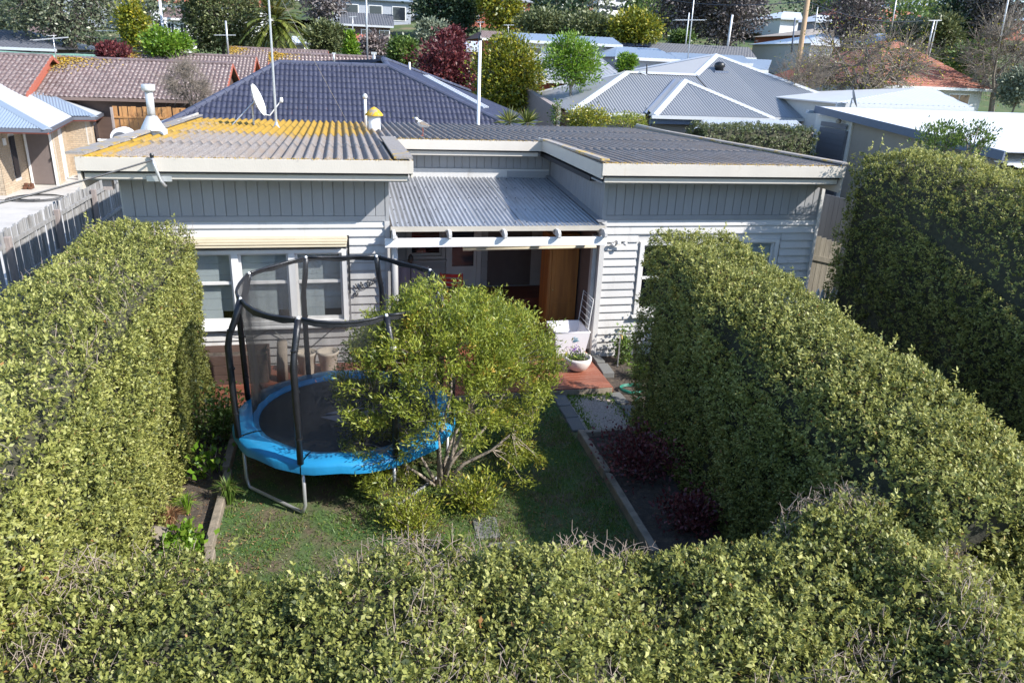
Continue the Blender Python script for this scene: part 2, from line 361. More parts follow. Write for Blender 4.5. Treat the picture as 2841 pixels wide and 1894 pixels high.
# foliage
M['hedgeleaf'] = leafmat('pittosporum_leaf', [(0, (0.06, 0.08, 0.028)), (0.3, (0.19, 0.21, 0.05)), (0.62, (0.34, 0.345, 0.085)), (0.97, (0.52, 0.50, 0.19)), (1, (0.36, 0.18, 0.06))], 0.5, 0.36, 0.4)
M['shrubleaf'] = leafmat('narrow_yellow_green_leaf', [(0, (0.08, 0.115, 0.018)), (0.45, (0.22, 0.26, 0.03)), (0.85, (0.37, 0.39, 0.055)), (1, (0.46, 0.29, 0.04))], 0.45, 0.36)
M['brightleaf'] = leafmat('bright_green_leaf', ramp3((0.066, 0.143, 0.013), (0.143, 0.264, 0.022), (0.286, 0.396, 0.055)), 0.4, 0.35)
M['grass'] = leafmat('lawn_grass_blade', ramp3((0.05, 0.105, 0.016), (0.12, 0.20, 0.03), (0.26, 0.24, 0.085), c=1.0), 0.5, 0.3)
M['gum'] = leafmat('gum_leaf', ramp3((0.053, 0.075, 0.038), (0.128, 0.150, 0.083), (0.255, 0.255, 0.165)), 0.4, 0.2)
M['gumbrown'] = leafmat('grey_mauve_leaf', ramp3((0.053, 0.045, 0.045), (0.128, 0.108, 0.105), (0.240, 0.210, 0.188)), 0.45, 0.15)
M['olive'] = leafmat('olive_leaf', ramp3((0.046, 0.065, 0.022), (0.116, 0.139, 0.050), (0.217, 0.225, 0.093)), 0.5, 0.2)
M['dark_leaf'] = leafmat('dark_conifer_leaf', ramp3((0.014, 0.031, 0.017), (0.037, 0.071, 0.034), (0.085, 0.128, 0.051)), 0.5, 0.12)
M['midleaf'] = leafmat('mid_green_leaf', ramp3((0.045, 0.083, 0.018), (0.105, 0.173, 0.036), (0.225, 0.300, 0.068)), 0.42, 0.25)
M['redleaf'] = leafmat('dark_red_leaf', ramp3((0.047, 0.011, 0.014), (0.142, 0.032, 0.035), (0.270, 0.081, 0.068)), 0.42, 0.25)
M['yellowleaf'] = leafmat('yellow_green_leaf', ramp3((0.060, 0.090, 0.012), (0.192, 0.216, 0.018), (0.504, 0.396, 0.036)), 0.42, 0.28)
M['silver'] = leafmat('silver_leaf', ramp3((0.09, 0.11, 0.07), (0.20, 0.23, 0.15), (0.34, 0.37, 0.26)), 0.55, 0.2)
M['pinkgrey'] = leafmat('pink_grey_twig', ramp3((0.10, 0.075, 0.07), (0.19, 0.15, 0.14), (0.30, 0.25, 0.23)), 0.7, 0.1)
M['palm'] = leafmat('palm_frond', ramp3((0.056, 0.084, 0.017), (0.154, 0.182, 0.035), (0.336, 0.308, 0.098)), 0.4, 0.2)
M['purple'] = leafmat('purple_petal', ramp3((0.16, 0.06, 0.30), (0.30, 0.14, 0.46), (0.4, 0.25, 0.5)), 0.6, 0.3)
M['drygrass'] = leafmat('dry_reddish_grass', ramp3((0.12, 0.05, 0.02), (0.26, 0.13, 0.06), (0.36, 0.24, 0.12)), 0.7, 0.25)
# ------------------------------------------------------------------ foliage and roof builders
def rng(s): return np.random.default_rng(s)
def unit(v):
    return v/np.maximum(np.linalg.norm(v, axis=-1, keepdims=True), 1e-9)
def leaf_arrays(P, D, Nn, Ln, Wd, g, fold=0.18):
    """one folded four-point blade per row: base, right, tip, left"""
    D = unit(D); S = unit(np.cross(D, Nn)); U = np.cross(S, D)
    n = len(P); Ln = np.broadcast_to(Ln, (n,))[:, None]; Wd = np.broadcast_to(Wd, (n,))[:, None]
    mid = P + D*Ln*0.45 + U*Wd*fold
    co = np.stack([P, mid+S*Wd*0.5, P+D*Ln - U*Wd*fold*0.5, mid-S*Wd*0.5], 1).reshape(-1, 3)
    fa = np.arange(4*n, dtype=np.int32).reshape(n, 4)
    return co, fa
def leaf_obj(name, mat, parent, P, D, Nn, Ln, Wd, rnd, g, fold=0.18, stuff=True):
    co, fa = leaf_arrays(P, D, Nn, Ln, Wd, g, fold)
    off = np.array(org(parent)) if parent else 0
    me = npmesh(name, co-off, fa, mat, attrs={'rnd': np.repeat(np.clip(rnd, 0, 1), 4)})
    o = mkobj(name, me, parent)
    if stuff: o['kind'] = 'stuff'
    return o
def lumps(P, k=1.0, ph=0.0):
    x, y, z = P[:, 0]*k, P[:, 1]*k, P[:, 2]*k
    return (np.sin(3.1*x+1.3*y+ph)+np.sin(2.7*y-1.9*z+2+ph)+np.sin(3.7*z+2.1*x+4+ph)+0.6*np.sin(7.3*x-5.1*y+3*z+ph)+0.6*np.sin(6.1*y+4.7*z-3.3*x+1+ph))/3.4
def tubes_np(A, B, ra, rb, n=4):
    """many straight tapered sticks at once"""
    d = unit(B-A); t = np.where(np.abs(d[:, 2:3]) > 0.9, np.array([[1., 0, 0]]), np.array([[0., 0, 1]]))
    s = unit(np.cross(d, t)); u = np.cross(s, d); m = len(A); vs = []
    for P, r in ((A, ra), (B, rb)):
        r = np.broadcast_to(r, (m,))[:, None]
        for k in range(n):
            a = 2*math.pi*k/n; vs.append(P+(s*math.cos(a)+u*math.sin(a))*r)
    co = np.stack(vs, 1).reshape(-1, 3)
    b = (np.arange(m)*2*n)[:, None]
    fs = [np.concatenate([b+k, b+(k+1) % n, b+n+(k+1) % n, b+n+k], 1) for k in range(n)]
    return co, np.concatenate(fs, 0)

def hedge(name, label, axis, t0, t1, lo, hi, zt, nleaf, seed, leaf=(0.042, 0.022), weights=(1, 1, 1, 0.6, 0.6), z0=0.0, rr=0.28, lump=0.07, shoots=60, mat='hedgeleaf', shrink=0.16, depth=0.05, twigs=0, dl=None, rl=1.2, gaps=0.9):
    """a clipped hedge: section from near side (lo) over the top to far side (hi), swept along x or y"""
    g = rng(seed)
    tm = (t0+t1)/2
    base = (tm, (lo(tm)+hi(tm))/2, z0) if axis == 'x' else ((lo(tm)+hi(tm))/2, tm, z0)
    th = thing(name, label, 'hedge', base)
    A = np.array([1., 0, 0]) if axis == 'x' else np.array([0., 1, 0]); B = np.array([0., 1, 0]) if axis == 'x' else np.array([1., 0, 0])
    def section(t, which, g):
        a, b, z = lo(t), hi(t), zt(t); n = len(t)
        P2 = np.zeros((n, 2)); N2 = np.zeros((n, 2)); q = g.random(n)
        for w_ in range(3):
            k = which == w_
            dk = (dl(t[k]) if dl else np.zeros(k.sum()))
            if w_ == 0: P2[k] = np.stack([a[k], z0+q[k]*(z[k]-dk-rr-z0)], 1); N2[k] = (-1, 0)
            if w_ == 2: P2[k] = np.stack([b[k], z0+q[k]*(z[k]-rr-z0)], 1); N2[k] = (1, 0)
            if w_ == 1:
                wd = b[k]-a[k]; x = q[k]*wd; e = np.minimum(x, wd-x); c = np.clip(1-e/rr, 0, 1)
                zz = z[k]-rr+rr*np.sqrt(1-c**2*0.98); nx = np.where(x < wd/2, -c, c)
                cl = np.clip(1-x/rl, 0, 1); zz = zz-dk*cl**2; nx = nx-2*dk*cl/rl; nl = np.sqrt(nx**2+1-np.minimum(c, .99)**2)
                P2[k] = np.stack([a[k]+x, zz], 1); N2[k] = np.stack([nx/nl, np.sqrt(1-np.minimum(c, .99)**2)/nl], 1)
        return P2, N2
    per = 7; nsp = nleaf//per
    wts = np.array(weights[:3], float)
    L_ = t1-t0
    ar = np.array([zt(tm)-z0, hi(tm)-lo(tm), zt(tm)-z0])*L_*wts
    endA = (hi(tm)-lo(tm))*(zt(tm)-z0)
    ar = np.append(ar, [endA*weights[3], endA*weights[4]]); pr = ar/ar.sum()
    which = g.choice(5, nsp, p=pr)
    P = np.zeros((nsp, 3)); Nn = np.zeros((nsp, 3))
    k = which < 3; t = t0+g.random(nsp)*L_
    P2, N2 = section(t[k], which[k], g)
    P[k] = t[k][:, None]*A+P2[:, :1]*B+P2[:, 1:]*np.array([0, 0, 1.]); Nn[k] = N2[:, :1]*B+N2[:, 1:]*np.array([0, 0, 1.])
    for w_, te, sg in ((3, t0, -1), (4, t1, 1)):
        k = which == w_; n = k.sum(); tt = np.full(n, te); a, b, z = lo(tt), hi(tt), zt(tt)
        P[k] = te*A+(a+g.random(n)*(b-a))[:, None]*B+(z0+g.random(n)*(z-z0-0.08))[:, None]*np.array([0, 0, 1.]); Nn[k] = sg*A
    # short leafy shoots: every shoot has its own lean and tone, leaves sit alternately along it and get smaller to the tip
    bump_ = lumps(P, 1.0, seed)*lump + lumps(P, 3.3, seed+1)*lump*0.6 + lumps(P, 8.0, seed+2)*lump*0.3
    thin = lumps(P, 2.1, seed+7); keep = g.random(nsp) < np.clip(1.15+thin*gaps, 0.12, 1)
    P, Nn, bump_, thin = P[keep], Nn[keep], bump_[keep], thin[keep]; nsp = len(P)
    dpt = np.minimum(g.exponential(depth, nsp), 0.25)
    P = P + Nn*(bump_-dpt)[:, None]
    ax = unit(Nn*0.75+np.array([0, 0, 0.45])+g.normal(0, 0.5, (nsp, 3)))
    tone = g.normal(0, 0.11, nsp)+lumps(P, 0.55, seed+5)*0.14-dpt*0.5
    slen = leaf[0]*g.uniform(1.6, 3.0, nsp)
    nleaf = nsp*per; rep = lambda v: np.repeat(v, per, 0)
    q = np.tile((np.arange(per)+0.5)/per, nsp); AX = rep(ax); NN = rep(Nn)
    sd = unit(np.cross(AX, g.normal(0, 1, (nleaf, 3))))
    P = rep(P)+AX*(q*rep(slen)-0.6*rep(slen))[:, None]+g.normal(0, 0.006, (nleaf, 3))
    D = AX*(0.35+0.7*q[:, None])+sd*0.85
    Nl = AX*0.7+NN*0.45+np.array([0, 0, 0.35])+g.normal(0, 0.4, (nleaf, 3))
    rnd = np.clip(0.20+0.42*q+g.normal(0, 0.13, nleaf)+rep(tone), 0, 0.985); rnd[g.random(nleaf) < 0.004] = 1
    sz = leaf[0]*g.uniform(0.75, 1.25, nleaf)*(1.15-0.45*q)*rep(g.uniform(0.75, 1.25, nsp))
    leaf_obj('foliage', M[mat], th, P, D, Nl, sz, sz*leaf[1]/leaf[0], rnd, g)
    # shoots that have grown past the clipping line
    if shoots:
        ps, ds, ns, ls, rs = [], [], [], [], []; sa, sb = [], []
        for i in range(shoots):
            t = t0+g.random()*L_; ta = np.array([t]); a, b, z = lo(ta)[0], hi(ta)[0], zt(ta)[0]
            o = t*A+(a+0.1+g.random()*(b-a-0.2))*B+np.array([0, 0, z-0.02]); up = unit(np.array([g.normal(0, .25), g.normal(0, .25), 1.])); h = g.uniform(0.06, 0.24)
            sa.append(o); sb.append(o+up*h)
            m = int(6+h*50); q = g.random(m)
            ps.append(o+up*h*q[:, None]); ds.append(unit(g.normal(0, 1, (m, 3)))+up*0.8); ns.append(unit(g.normal(0, 1, (m, 3)))+[0, 0, .8]); ls.append(leaf[0]*g.uniform(.7, 1.4, m)); rs.append(g.uniform(0.45, 0.95, m))
        ls = np.concatenate(ls)
        leaf_obj('shoots', M[mat], th, np.concatenate(ps), np.concatenate(ds), np.concatenate(ns), ls, ls*leaf[1]/leaf[0], np.concatenate(rs), g)
    if twigs:
        t = t0+g.random(twigs)*L_; a, b, z = lo(t), hi(t), zt(t)
        pos = t[:, None]*A+(a+g.random(twigs)*(b-a))[:, None]*B+(z-g.uniform(0.02, 0.2, twigs))[:, None]*np.array([0, 0, 1.])
        keep = lumps(pos, 1.1, seed+9) > 0.12; pos = pos[keep]
        dr = unit(g.normal(0, 0.6, (len(pos), 3))+[0, 0, 1.]); ln = g.uniform(0.04, 0.15, len(pos)); m1 = pos+dr*ln[:, None]*.55; dr2 = unit(dr+g.normal(0, .4, dr.shape)); e1 = m1+dr2*ln[:, None]*.6; sp = unit(dr+g.normal(0, .8, dr.shape)); e2 = m1+sp*ln[:, None]*.4
        co, fa = tubes_np(np.concatenate([pos-dr*0.06, m1, m1]), np.concatenate([m1, e1, e2]), np.repeat([.0032, .0022, .0018], len(pos)), np.repeat([.0022, .0014, .0012], len(pos)), 3)
        mk = mkobj('twigs', npmesh('twigs', co-np.array(base), fa, M['twig']), th); mk['kind'] = 'stuff'
    # solid core for the inner twigs, its dark colour standing for shade
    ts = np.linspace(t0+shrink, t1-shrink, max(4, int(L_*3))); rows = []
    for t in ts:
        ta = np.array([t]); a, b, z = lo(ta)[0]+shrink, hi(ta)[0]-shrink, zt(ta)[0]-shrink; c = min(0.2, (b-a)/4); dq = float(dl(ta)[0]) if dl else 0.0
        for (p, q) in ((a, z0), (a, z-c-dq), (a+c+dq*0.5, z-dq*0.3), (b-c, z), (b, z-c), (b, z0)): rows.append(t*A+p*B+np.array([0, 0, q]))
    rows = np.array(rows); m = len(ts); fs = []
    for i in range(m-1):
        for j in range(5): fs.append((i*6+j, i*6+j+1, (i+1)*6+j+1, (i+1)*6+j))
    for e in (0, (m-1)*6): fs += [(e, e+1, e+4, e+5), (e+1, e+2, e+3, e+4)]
    mkobj('dark_core', npmesh('dark_core', rows-np.array(base), np.array(fs), M['core']), th)['kind'] = 'stuff'
    return th

def tree(name, label, cat, base, cc, cr, mat='midleaf', bark='bark', tips=70, per=40, leaf=(0.22, 0.12), clump=0.35, trunk_r=0.12, seed=1, group=None, stems=1, shell=0.55, up=0.3, bare=False, wisp=0.0, flat=0.0, cone=False, twig_r=0.35, limbs=6, dens=None):
    """tapered trunk, limbs to the inside of the crown, branches to every clump, leaves in clumps through the crown's volume"""
    g = rng(seed); base = np.array(base, float); cc = np.array(cc, float); cr = np.array(cr, float)
    th = thing(name, label, cat, base, 0, group)
    # clump centres
    v = unit(g.normal(0, 1, (tips, 3))); rad = shell+(1-shell)*g.random(tips)**0.6
    T = v*rad[:, None]
    if cone:
        zz = g.random(tips)**1.5*2-1; k = (1-(zz+1)/2)**0.75*0.95+0.05; a = g.random(tips)*6.283
        rr_ = (0.6+0.4*g.random(tips)); T = np.stack([np.cos(a)*k*rr_, np.sin(a)*k*rr_, zz], 1)
    T = T*(1+0.16*lumps(T, 1.7, seed)[:, None])
    T = cc+T*cr
    T[:, 2] = np.maximum(T[:, 2], base[2]+0.08)
    # limbs
    mb = MB(); nodes = []
    fork = base*0.0+np.array([base[0]*0.55+cc[0]*0.45, base[1]*0.55+cc[1]*0.45, max(base[2]+0.15, base[2]+(cc[2]-cr[2]*0.65-base[2])*0.85)])
    for s_ in range(stems):
        b0 = base+np.array([g.normal(0, .05), g.normal(0, .05), 0])*(stems > 1)-np.array([0, 0, 0.06])
        f0 = fork+np.array([g.normal(0, cr[0]*0.18), g.normal(0, cr[1]*0.18), g.normal(0, 0.1)*cr[2]])*(stems > 1)
        mid = (b0+f0)/2+g.normal(0, 0.05, 3)*np.linalg.norm(f0-b0)
        q = trunk_r/math.sqrt(stems)
        mb.tube([b0, mid, f0], [q*1.15, q*0.95, q*0.8], 6)
        for l in range(max(2, limbs//stems)):
            a = 6.283*(l+g.random()*0.7)/max(2, limbs//stems)+s_*1.3
            e = cc+np.array([math.cos(a)*cr[0]*0.55, math.sin(a)*cr[1]*0.55, cr[2]*g.uniform(-0.15, 0.6)])
            m_ = (f0*0.55+e*0.45)+np.array([0, 0, -0.05*cr[2]])+g.normal(0, 0.06, 3)*cr
            mb.tube([f0, m_, e], [q*0.62, q*0.42, q*0.2], 5)
            nodes += [f0*0.5+m_*0.5, m_, m_*0.5+e*0.5, e]
    nodes = np.array(nodes)
    d = np.linalg.norm(T[:, None]-nodes[None], axis=2); near = nodes[d.argmin(1)]
    mb.build('trunk', M[bark], th)
    tr = trunk_r*0.16*twig_r/0.35
    if bare:
        # every clump becomes a spray of twigs
        A, B = [near], [T]; ra = [np.full(tips, tr)]
        k = per; src = np.repeat(near*0.45+T*0.55, k, 0); dirv = np.repeat(T-near, k, 0)
        ln = np.linalg.norm(dirv, axis=1, keepdims=True)
        tipp = src+dirv*g.uniform(0.4, 1.1, (len(src), 1))+g.normal(0, 1, src.shape)*np.minimum(ln, clump*3)*0.34+np.array([0, 0, up])*ln*0.3
        A.append(src+ (tipp-src)*0.0); B.append(tipp); ra.append(np.full(len(src), tr*0.5))
        s2 = np.repeat(src*0.4+tipp*0.6, 2, 0); e2 = s2+np.repeat(tipp-src, 2, 0)*0.4+g.normal(0, 1, s2.shape)*clump*0.35
        A.append(s2); B.append(e2); ra.append(np.full(len(s2), tr*0.32))
        A = np.concatenate(A); B = np.concatenate(B); ra = np.concatenate(ra)
        co, fa = tubes_np(A, B, ra, ra*0.55, 3)
        mkobj('branches', npmesh('branches', co-base, fa, M[bark]), th)['kind'] = 'stuff'
        if wisp > 0:
            n = int(len(e2)*wisp); pk = g.integers(0, len(e2), n); P = e2[pk]+g.normal(0, clump*0.25, (n, 3))
            sz = leaf[0]*g.uniform(.6, 1.3, n)
            leaf_obj('crown', M[mat], th, P, g.normal(0, 1, (n, 3)), g.normal(0, 1, (n, 3))+[0, 0, .5], sz, sz*leaf[1]/leaf[0], g.random(n), g)
        return th
    co, fa = tubes_np(near, T, np.full(tips, tr), np.full(tips, tr*0.4), 4)
    mkobj('branches', npmesh('branches', co-base, fa, M[bark]), th)['kind'] = 'stuff'
    n = tips*per
    ctr = np.repeat(T, per, 0); off = g.normal(0, 1, (n, 3)); cs = clump*np.repeat(g.uniform(0.6, 1.25, tips), per)
    P = ctr+off*cs[:, None]*np.array([0.55, 0.55, 0.45 - 0.15*flat])
    P[:, 2] = np.maximum(P[:, 2], base[2]+0.02)
    outw = unit(P-cc)
    D = unit(off)*0.6+outw*0.5+np.array([0, 0, up])+g.normal(0, 0.5, (n, 3))
    Nl = outw*0.6+np.array([0, 0, 0.5])+g.normal(0, 0.45, (n, 3))
    ctone = np.repeat(g.normal(0, 0.10, tips), per)
    rnd = np.clip(g.beta(2, 2.2, n)+ctone, 0, 1)
    sz = leaf[0]*g.uniform(0.6, 1.4, n)
    leaf_obj('crown', M[mat], th, P, D, Nl, sz, sz*leaf[1]/leaf[0], rnd, g)
    return th

def tree_px(name, label, cat, x0, y0, x1, y1, Y, ground=True, ry=0.85, **kw):
    """a tree whose crown stands Y metres off, as wide and high as it shows there; the trunk goes down to the ground"""
    c = at((x0+x1)/2, (y0+y1)/2, Y); dep = float(np.dot(c-CC, _F)); rx = (x1-x0)/2/FPX*dep; rz = (y1-y0)/2/FPX*dep/0.97
    gz = float(hgt(c[0], Y)) - 0.05
    base = (c[0], Y, gz if ground else c[2]-rz)
    if 'leaf' not in kw:
        l = max(0.10, dep*0.0042); kw['leaf'] = (l, l*0.55)
    if 'clump' not in kw: kw['clump'] = max(rx, rz)*0.30
    if 'trunk_r' not in kw: kw['trunk_r'] = max(0.05, rz*0.06)
    return tree(name, label, cat, base, c, (rx*0.88, rx*ry, rz*0.88), **kw)

# --- pitched surfaces
def frame(pts):
    p = [np.array(q, float) for q in pts]; O = p[0]; U = unit(p[1]-O); Nn = np.cross(U, p[2]-O)
    if Nn[2] < 0: Nn = -Nn
    Nn = unit(Nn); V = np.cross(Nn, U); V = V if np.dot(V, p[2]-O) > 0 else -V
    return O, U, V, Nn, [(float(np.dot(q-O, U)), float(np.dot(q-O, V))) for q in p]
def clip_bm(bm, poly):
    n = len(poly); ar = sum(poly[i][0]*poly[(i+1) % n][1]-poly[(i+1) % n][0]*poly[i][1] for i in range(n)); s = 1 if ar > 0 else -1
    for i in range(n):
        a, b = poly[i], poly[(i+1) % n]; e = (b[0]-a[0], b[1]-a[1]); L_ = math.hypot(*e)
        if L_ < 1e-6: continue
        nrm = (e[1]*s/L_, -e[0]*s/L_, 0)
        bmesh.ops.bisect_plane(bm, geom=bm.verts[:]+bm.edges[:]+bm.faces[:], plane_co=(a[0], a[1], 0), plane_no=nrm, clear_outer=True)
def corr_slope(name, pts, mat, parent, pitch=0.1, amp=0.012, seg=6, lift=0.0, trapez=False):
    """a corrugated sheet cut to the outline pts (first edge along the eave), ribs running up the slope"""
    O, U, V, Nn, poly = frame(pts)
    us = [p[0] for p in poly]; vs = [p[1] for p in poly]; u0, u1, v0, v1 = min(us), max(us), min(vs), max(vs)
    n = max(2, int((u1-u0)/pitch*seg)+1); uu = np.linspace(u0, u1, n)
    ph = uu/pitch*2*np.pi
    hh = amp*np.cos(ph) if not trapez else amp*np.clip(np.cos(ph)*3-1.6, -1, 1)
    bm = bmesh.new(); A = [bm.verts.new((u, v0, h+lift)) for u, h in zip(uu, hh)]; B = [bm.verts.new((u, v1, h+lift)) for u, h in zip(uu, hh)]
    for i in range(n-1): bm.faces.new((A[i], A[i+1], B[i+1], B[i]))
    clip_bm(bm, poly)
    Mx = Matrix([[U[0], V[0], Nn[0], O[0]], [U[1], V[1], Nn[1], O[1]], [U[2], V[2], Nn[2], O[2]], [0, 0, 0, 1]])
    bm.transform(Matrix.Translation(-org(parent)) @ Mx)
    bmesh.ops.recalc_face_normals(bm, faces=bm.faces)
    me = bpy.data.meshes.new(name); bm.to_mesh(me); bm.free()
    me.polygons.foreach_set('use_smooth', [True]*len(me.polygons)); me.materials.append(mat)
    return mkobj(name, me, parent)
def flat_slope(name, pts, mat, parent, th=0.03):
    O, U, V, Nn, poly = frame(pts); p = [np.array(q, float) for q in pts]; n = len(p)
    vs = p+[q-Nn*th for q in p]
    return MB().add(vs, [tuple(range(n)), tuple(range(2*n-1, n-1, -1))]+[(i, i+n, (i+1) % n+n, (i+1) % n) for i in range(n)]).build(name, mat, parent)
def tile_template(w_, g_, roll=0.032, lip=0.028):
    u = np.linspace(0, w_, 13); ph = u/w_*2*2*np.pi
    h = roll*np.maximum(0, np.sin(ph/2))**1.3 if False else roll*(0.5-0.5*np.cos(ph))**0.8
    bot = [(a, -0.03, b+lip) for a, b in zip(u, h)]; top = [(a, g_, b) for a, b in zip(u, h)]; low = [(a, -0.03, b+lip-0.035) for a, b in zip(u, h)]
    n = len(u); vs = bot+top+low
    fs = [(i, i+1, n+i+1, n+i) for i in range(n-1)]+[(2*n+i, 2*n+i+1, i+1, i) for i in range(n-1)]
    return vs, fs
def tile_slope(pts, mat, parent, w_=0.3, g_=0.32, nobj=300, name='roof_tile', roll=0.032):
    """roof tiles laid course by course from the eave; each tile its own piece, those at hips cut"""
    O, U, V, Nn, poly = frame(pts); po = org(parent)
    Mx = Matrix([[U[0], V[0], Nn[0], O[0]], [U[1], V[1], Nn[1], O[1]], [U[2], V[2], Nn[2], O[2]], [0, 0, 0, 1]])
    us = [p[0] for p in poly]; vs_ = [p[1] for p in poly]
    n = len(poly); ar = sum(poly[i][0]*poly[(i+1) % n][1]-poly[(i+1) % n][0]*poly[i][1] for i in range(n)); s = 1 if ar > 0 else -1
    def ins(x, y):
        for i in range(n):
            a, b = poly[i], poly[(i+1) % n]
            if ((b[0]-a[0])*(y-a[1])-(b[1]-a[1])*(x-a[0]))*s < -1e-6: return False
        return True
    vs, fs = tile_template(w_, g_, roll); tm = None; cells = []
    j = 0; v = min(vs_)
    while v < max(vs_)-0.02:
        u = min(us)-(w_/2 if j % 2 else 0)
        while u < max(us):
            c = [ins(u, v), ins(u+w_, v), ins(u+w_, v+g_), ins(u, v+g_)]
            if any(c) or ins(u+w_/2, v+g_/2):
                P = O+U*(u+w_/2)+V*(v+g_/2)
                cells.append((float(np.linalg.norm(P-CC)), u, v, all(c)))
            u += w_
        v += g_; j += 1
    cells.sort(); rest_v, rest_f = [], []
    full = bpy.data.meshes.new(name); full.from_pydata(vs, [], fs); full.polygons.foreach_set('use_smooth', [True]*len(fs)); full.materials.append(mat)
    rnd = random.Random(7)
    for k, (d, u, v, whole) in enumerate(cells):
        jig = Matrix.Translation((rnd.gauss(0, .003), rnd.gauss(0, .006), rnd.gauss(0, .002))) @ Matrix.Rotation(rnd.gauss(0, .006), 4, 'Z')
        T = Mx @ Matrix.Translation((u, v, 0)) @ jig
        if whole and k < nobj:
            o = mkobj(name, full, parent); o.matrix_local = Matrix.Translation(-po) @ T; continue
        bm = bmesh.new()
        bv = [bm.verts.new(q) for q in vs]
        for f in fs: bm.faces.new([bv[i] for i in f])
        if not whole: clip_bm(bm, [(a-u, b-v-(0.05 if b <= min(vs_)+1e-6 else 0)) for a, b in poly])
        if not bm.faces: bm.free(); continue
        if k < nobj:
            me = bpy.data.meshes.new(name); bm.to_mesh(me); me.polygons.foreach_set('use_smooth', [True]*len(me.polygons)); me.materials.append(mat)
            o = mkobj(name, me, parent); o.matrix_local = Matrix.Translation(-po) @ T
        else:
            b = len(rest_v); bm.verts.index_update()
            rest_v += [tuple(Matrix.Translation(-po) @ T @ q.co) for q in bm.verts]; rest_f += [tuple(b+q.index for q in f.verts) for f in bm.faces]
        bm.free()
    if rest_f:
        me = bpy.data.meshes.new('roof_tiles'); me.from_pydata(rest_v, [], rest_f); me.polygons.foreach_set('use_smooth', [True]*len(me.polygons)); me.materials.append(mat)
        mkobj('roof_tiles', me, parent)['kind'] = 'stuff'
def ridge_caps(a, b, mat, parent, step=0.42, r=0.11, name='ridge_cap'):
    a = Vector(a); b = Vector(b); d = b-a; L_ = d.length; d.normalize(); n = max(1, round(L_/step)); st = L_/n
    sd = d.cross(Vector((0, 0, 1))).normalized(); up = sd.cross(d).normalized()
    mb = MB(); sec = [(math.cos(t), math.sin(t)) for t in np.linspace(-0.25, math.pi+0.25, 7)]
    k = len(sec); vs = []
    for x, q in ((-0.02, 1.06), (st+0.01, 0.94)): vs += [(x, r*q*c, r*q*s_*0.75) for c, s_ in sec]
    fs = [(i, i+1, k+i+1, k+i) for i in range(k-1)]+[tuple(range(k)), tuple(range(2*k-1, k-1, -1))]
    me = MB().add(vs, fs).mesh(name, mat); po = org(parent)
    for i in range(n):
        P = a+d*st*i-po
        o = mkobj(name, me, parent); o.matrix_local = Matrix([[d.x, sd.x, up.x, P.x], [d.y, sd.y, up.y, P.y], [d.z, sd.z, up.z, P.z], [0, 0, 0, 1]])
def metal_cap(a, b, mat, parent, w_=0.28, name='ridge_capping', lift=0.02):
    a = Vector(a)+Vector((0, 0, lift)); b = Vector(b)+Vector((0, 0, lift)); d = (b-a).normalized(); sd = d.cross(Vector((0, 0, 1))).normalized()*w_/2; dn = Vector((0, 0, -w_*0.16)); up = Vector((0, 0, 0.025))
    return MB().add([a-sd+dn, a+up, a+sd+dn, b-sd+dn, b+up, b+sd+dn], [(0, 1, 4, 3), (1, 2, 5, 4), (0, 2, 1), (3, 4, 5), (0, 3, 5, 2)]).build(name, mat, parent)
def bricks(parent, O, U, Wd, Ht, openings, nobj, mat='brick', L_=0.24, H_=0.086):
    """a brick skin on the plane through O along U, standing proud of the mortar; openings are (u0,u1,z0,z1)"""
    O = np.array(O, float); U = unit(np.array(U, float)); Nn = np.cross(U, [0, 0, 1.]); po = np.array(org(parent))
    mbf = MB().box(0.006, L_-0.006, -0.012, 0.02, 0.006, H_-0.006); full = mbf.mesh('brick', M[mat])
    Rm = Matrix([[U[0], -Nn[0], 0, 0], [U[1], -Nn[1], 0, 0], [0, 0, 1, 0], [0, 0, 0, 1]])
    cut = {}; rest = MB(); cnt = 0; cells = []
    for j in range(int(Ht/H_)):
        u = -(L_/2 if j % 2 else 0)
        while u < Wd:
            a, b = max(u, 0), min(u+L_, Wd); z = j*H_; segs = [(a, b)]
            for (p, q, r, t) in openings:
                if z+H_ > r+0.01 and z < t-0.01:
                    ns = []
                    for (c, d) in segs:
                        if d <= p or c >= q: ns.append((c, d))
                        else:
                            if c < p: ns.append((c, p))
                            if d > q: ns.append((q, d))
                    segs = ns
            cells += [(c, d, z) for c, d in segs if d-c > 0.03]
            u += L_
    for c, d, z in cells:
        key = round(d-c, 3)
        if key not in cut: cut[key] = full if abs(key-L_) < 0.002 else MB().box(0.006, key-0.006, -0.012, 0.02, 0.006, H_-0.006).mesh('brick', M[mat])
        P = O+U*c+np.array([0, 0, z])
        if cnt < nobj:
            o = mkobj('brick', cut[key], parent); o.matrix_local = Matrix.Translation(Vector(P-po)) @ Rm
        else:
            q = [P+U*x-Nn*y+np.array([0, 0, h]) for x, y, h in [(0.006, -0.012, .006), (key-.006, -.012, .006), (key-.006, .02, .006), (.006, .02, .006), (.006, -.012, H_-.006), (key-.006, -.012, H_-.006), (key-.006, .02, H_-.006), (.006, .02, H_-.006)]]
            rest.add(q, [(0,3,2,1),(4,5,6,7),(0,1,5,4),(1,2,6,5),(2,3,7,6),(3,0,4,7)])
        cnt += 1
    if rest.f: rest.build('bricks', M[mat], parent)['kind'] = 'stuff'
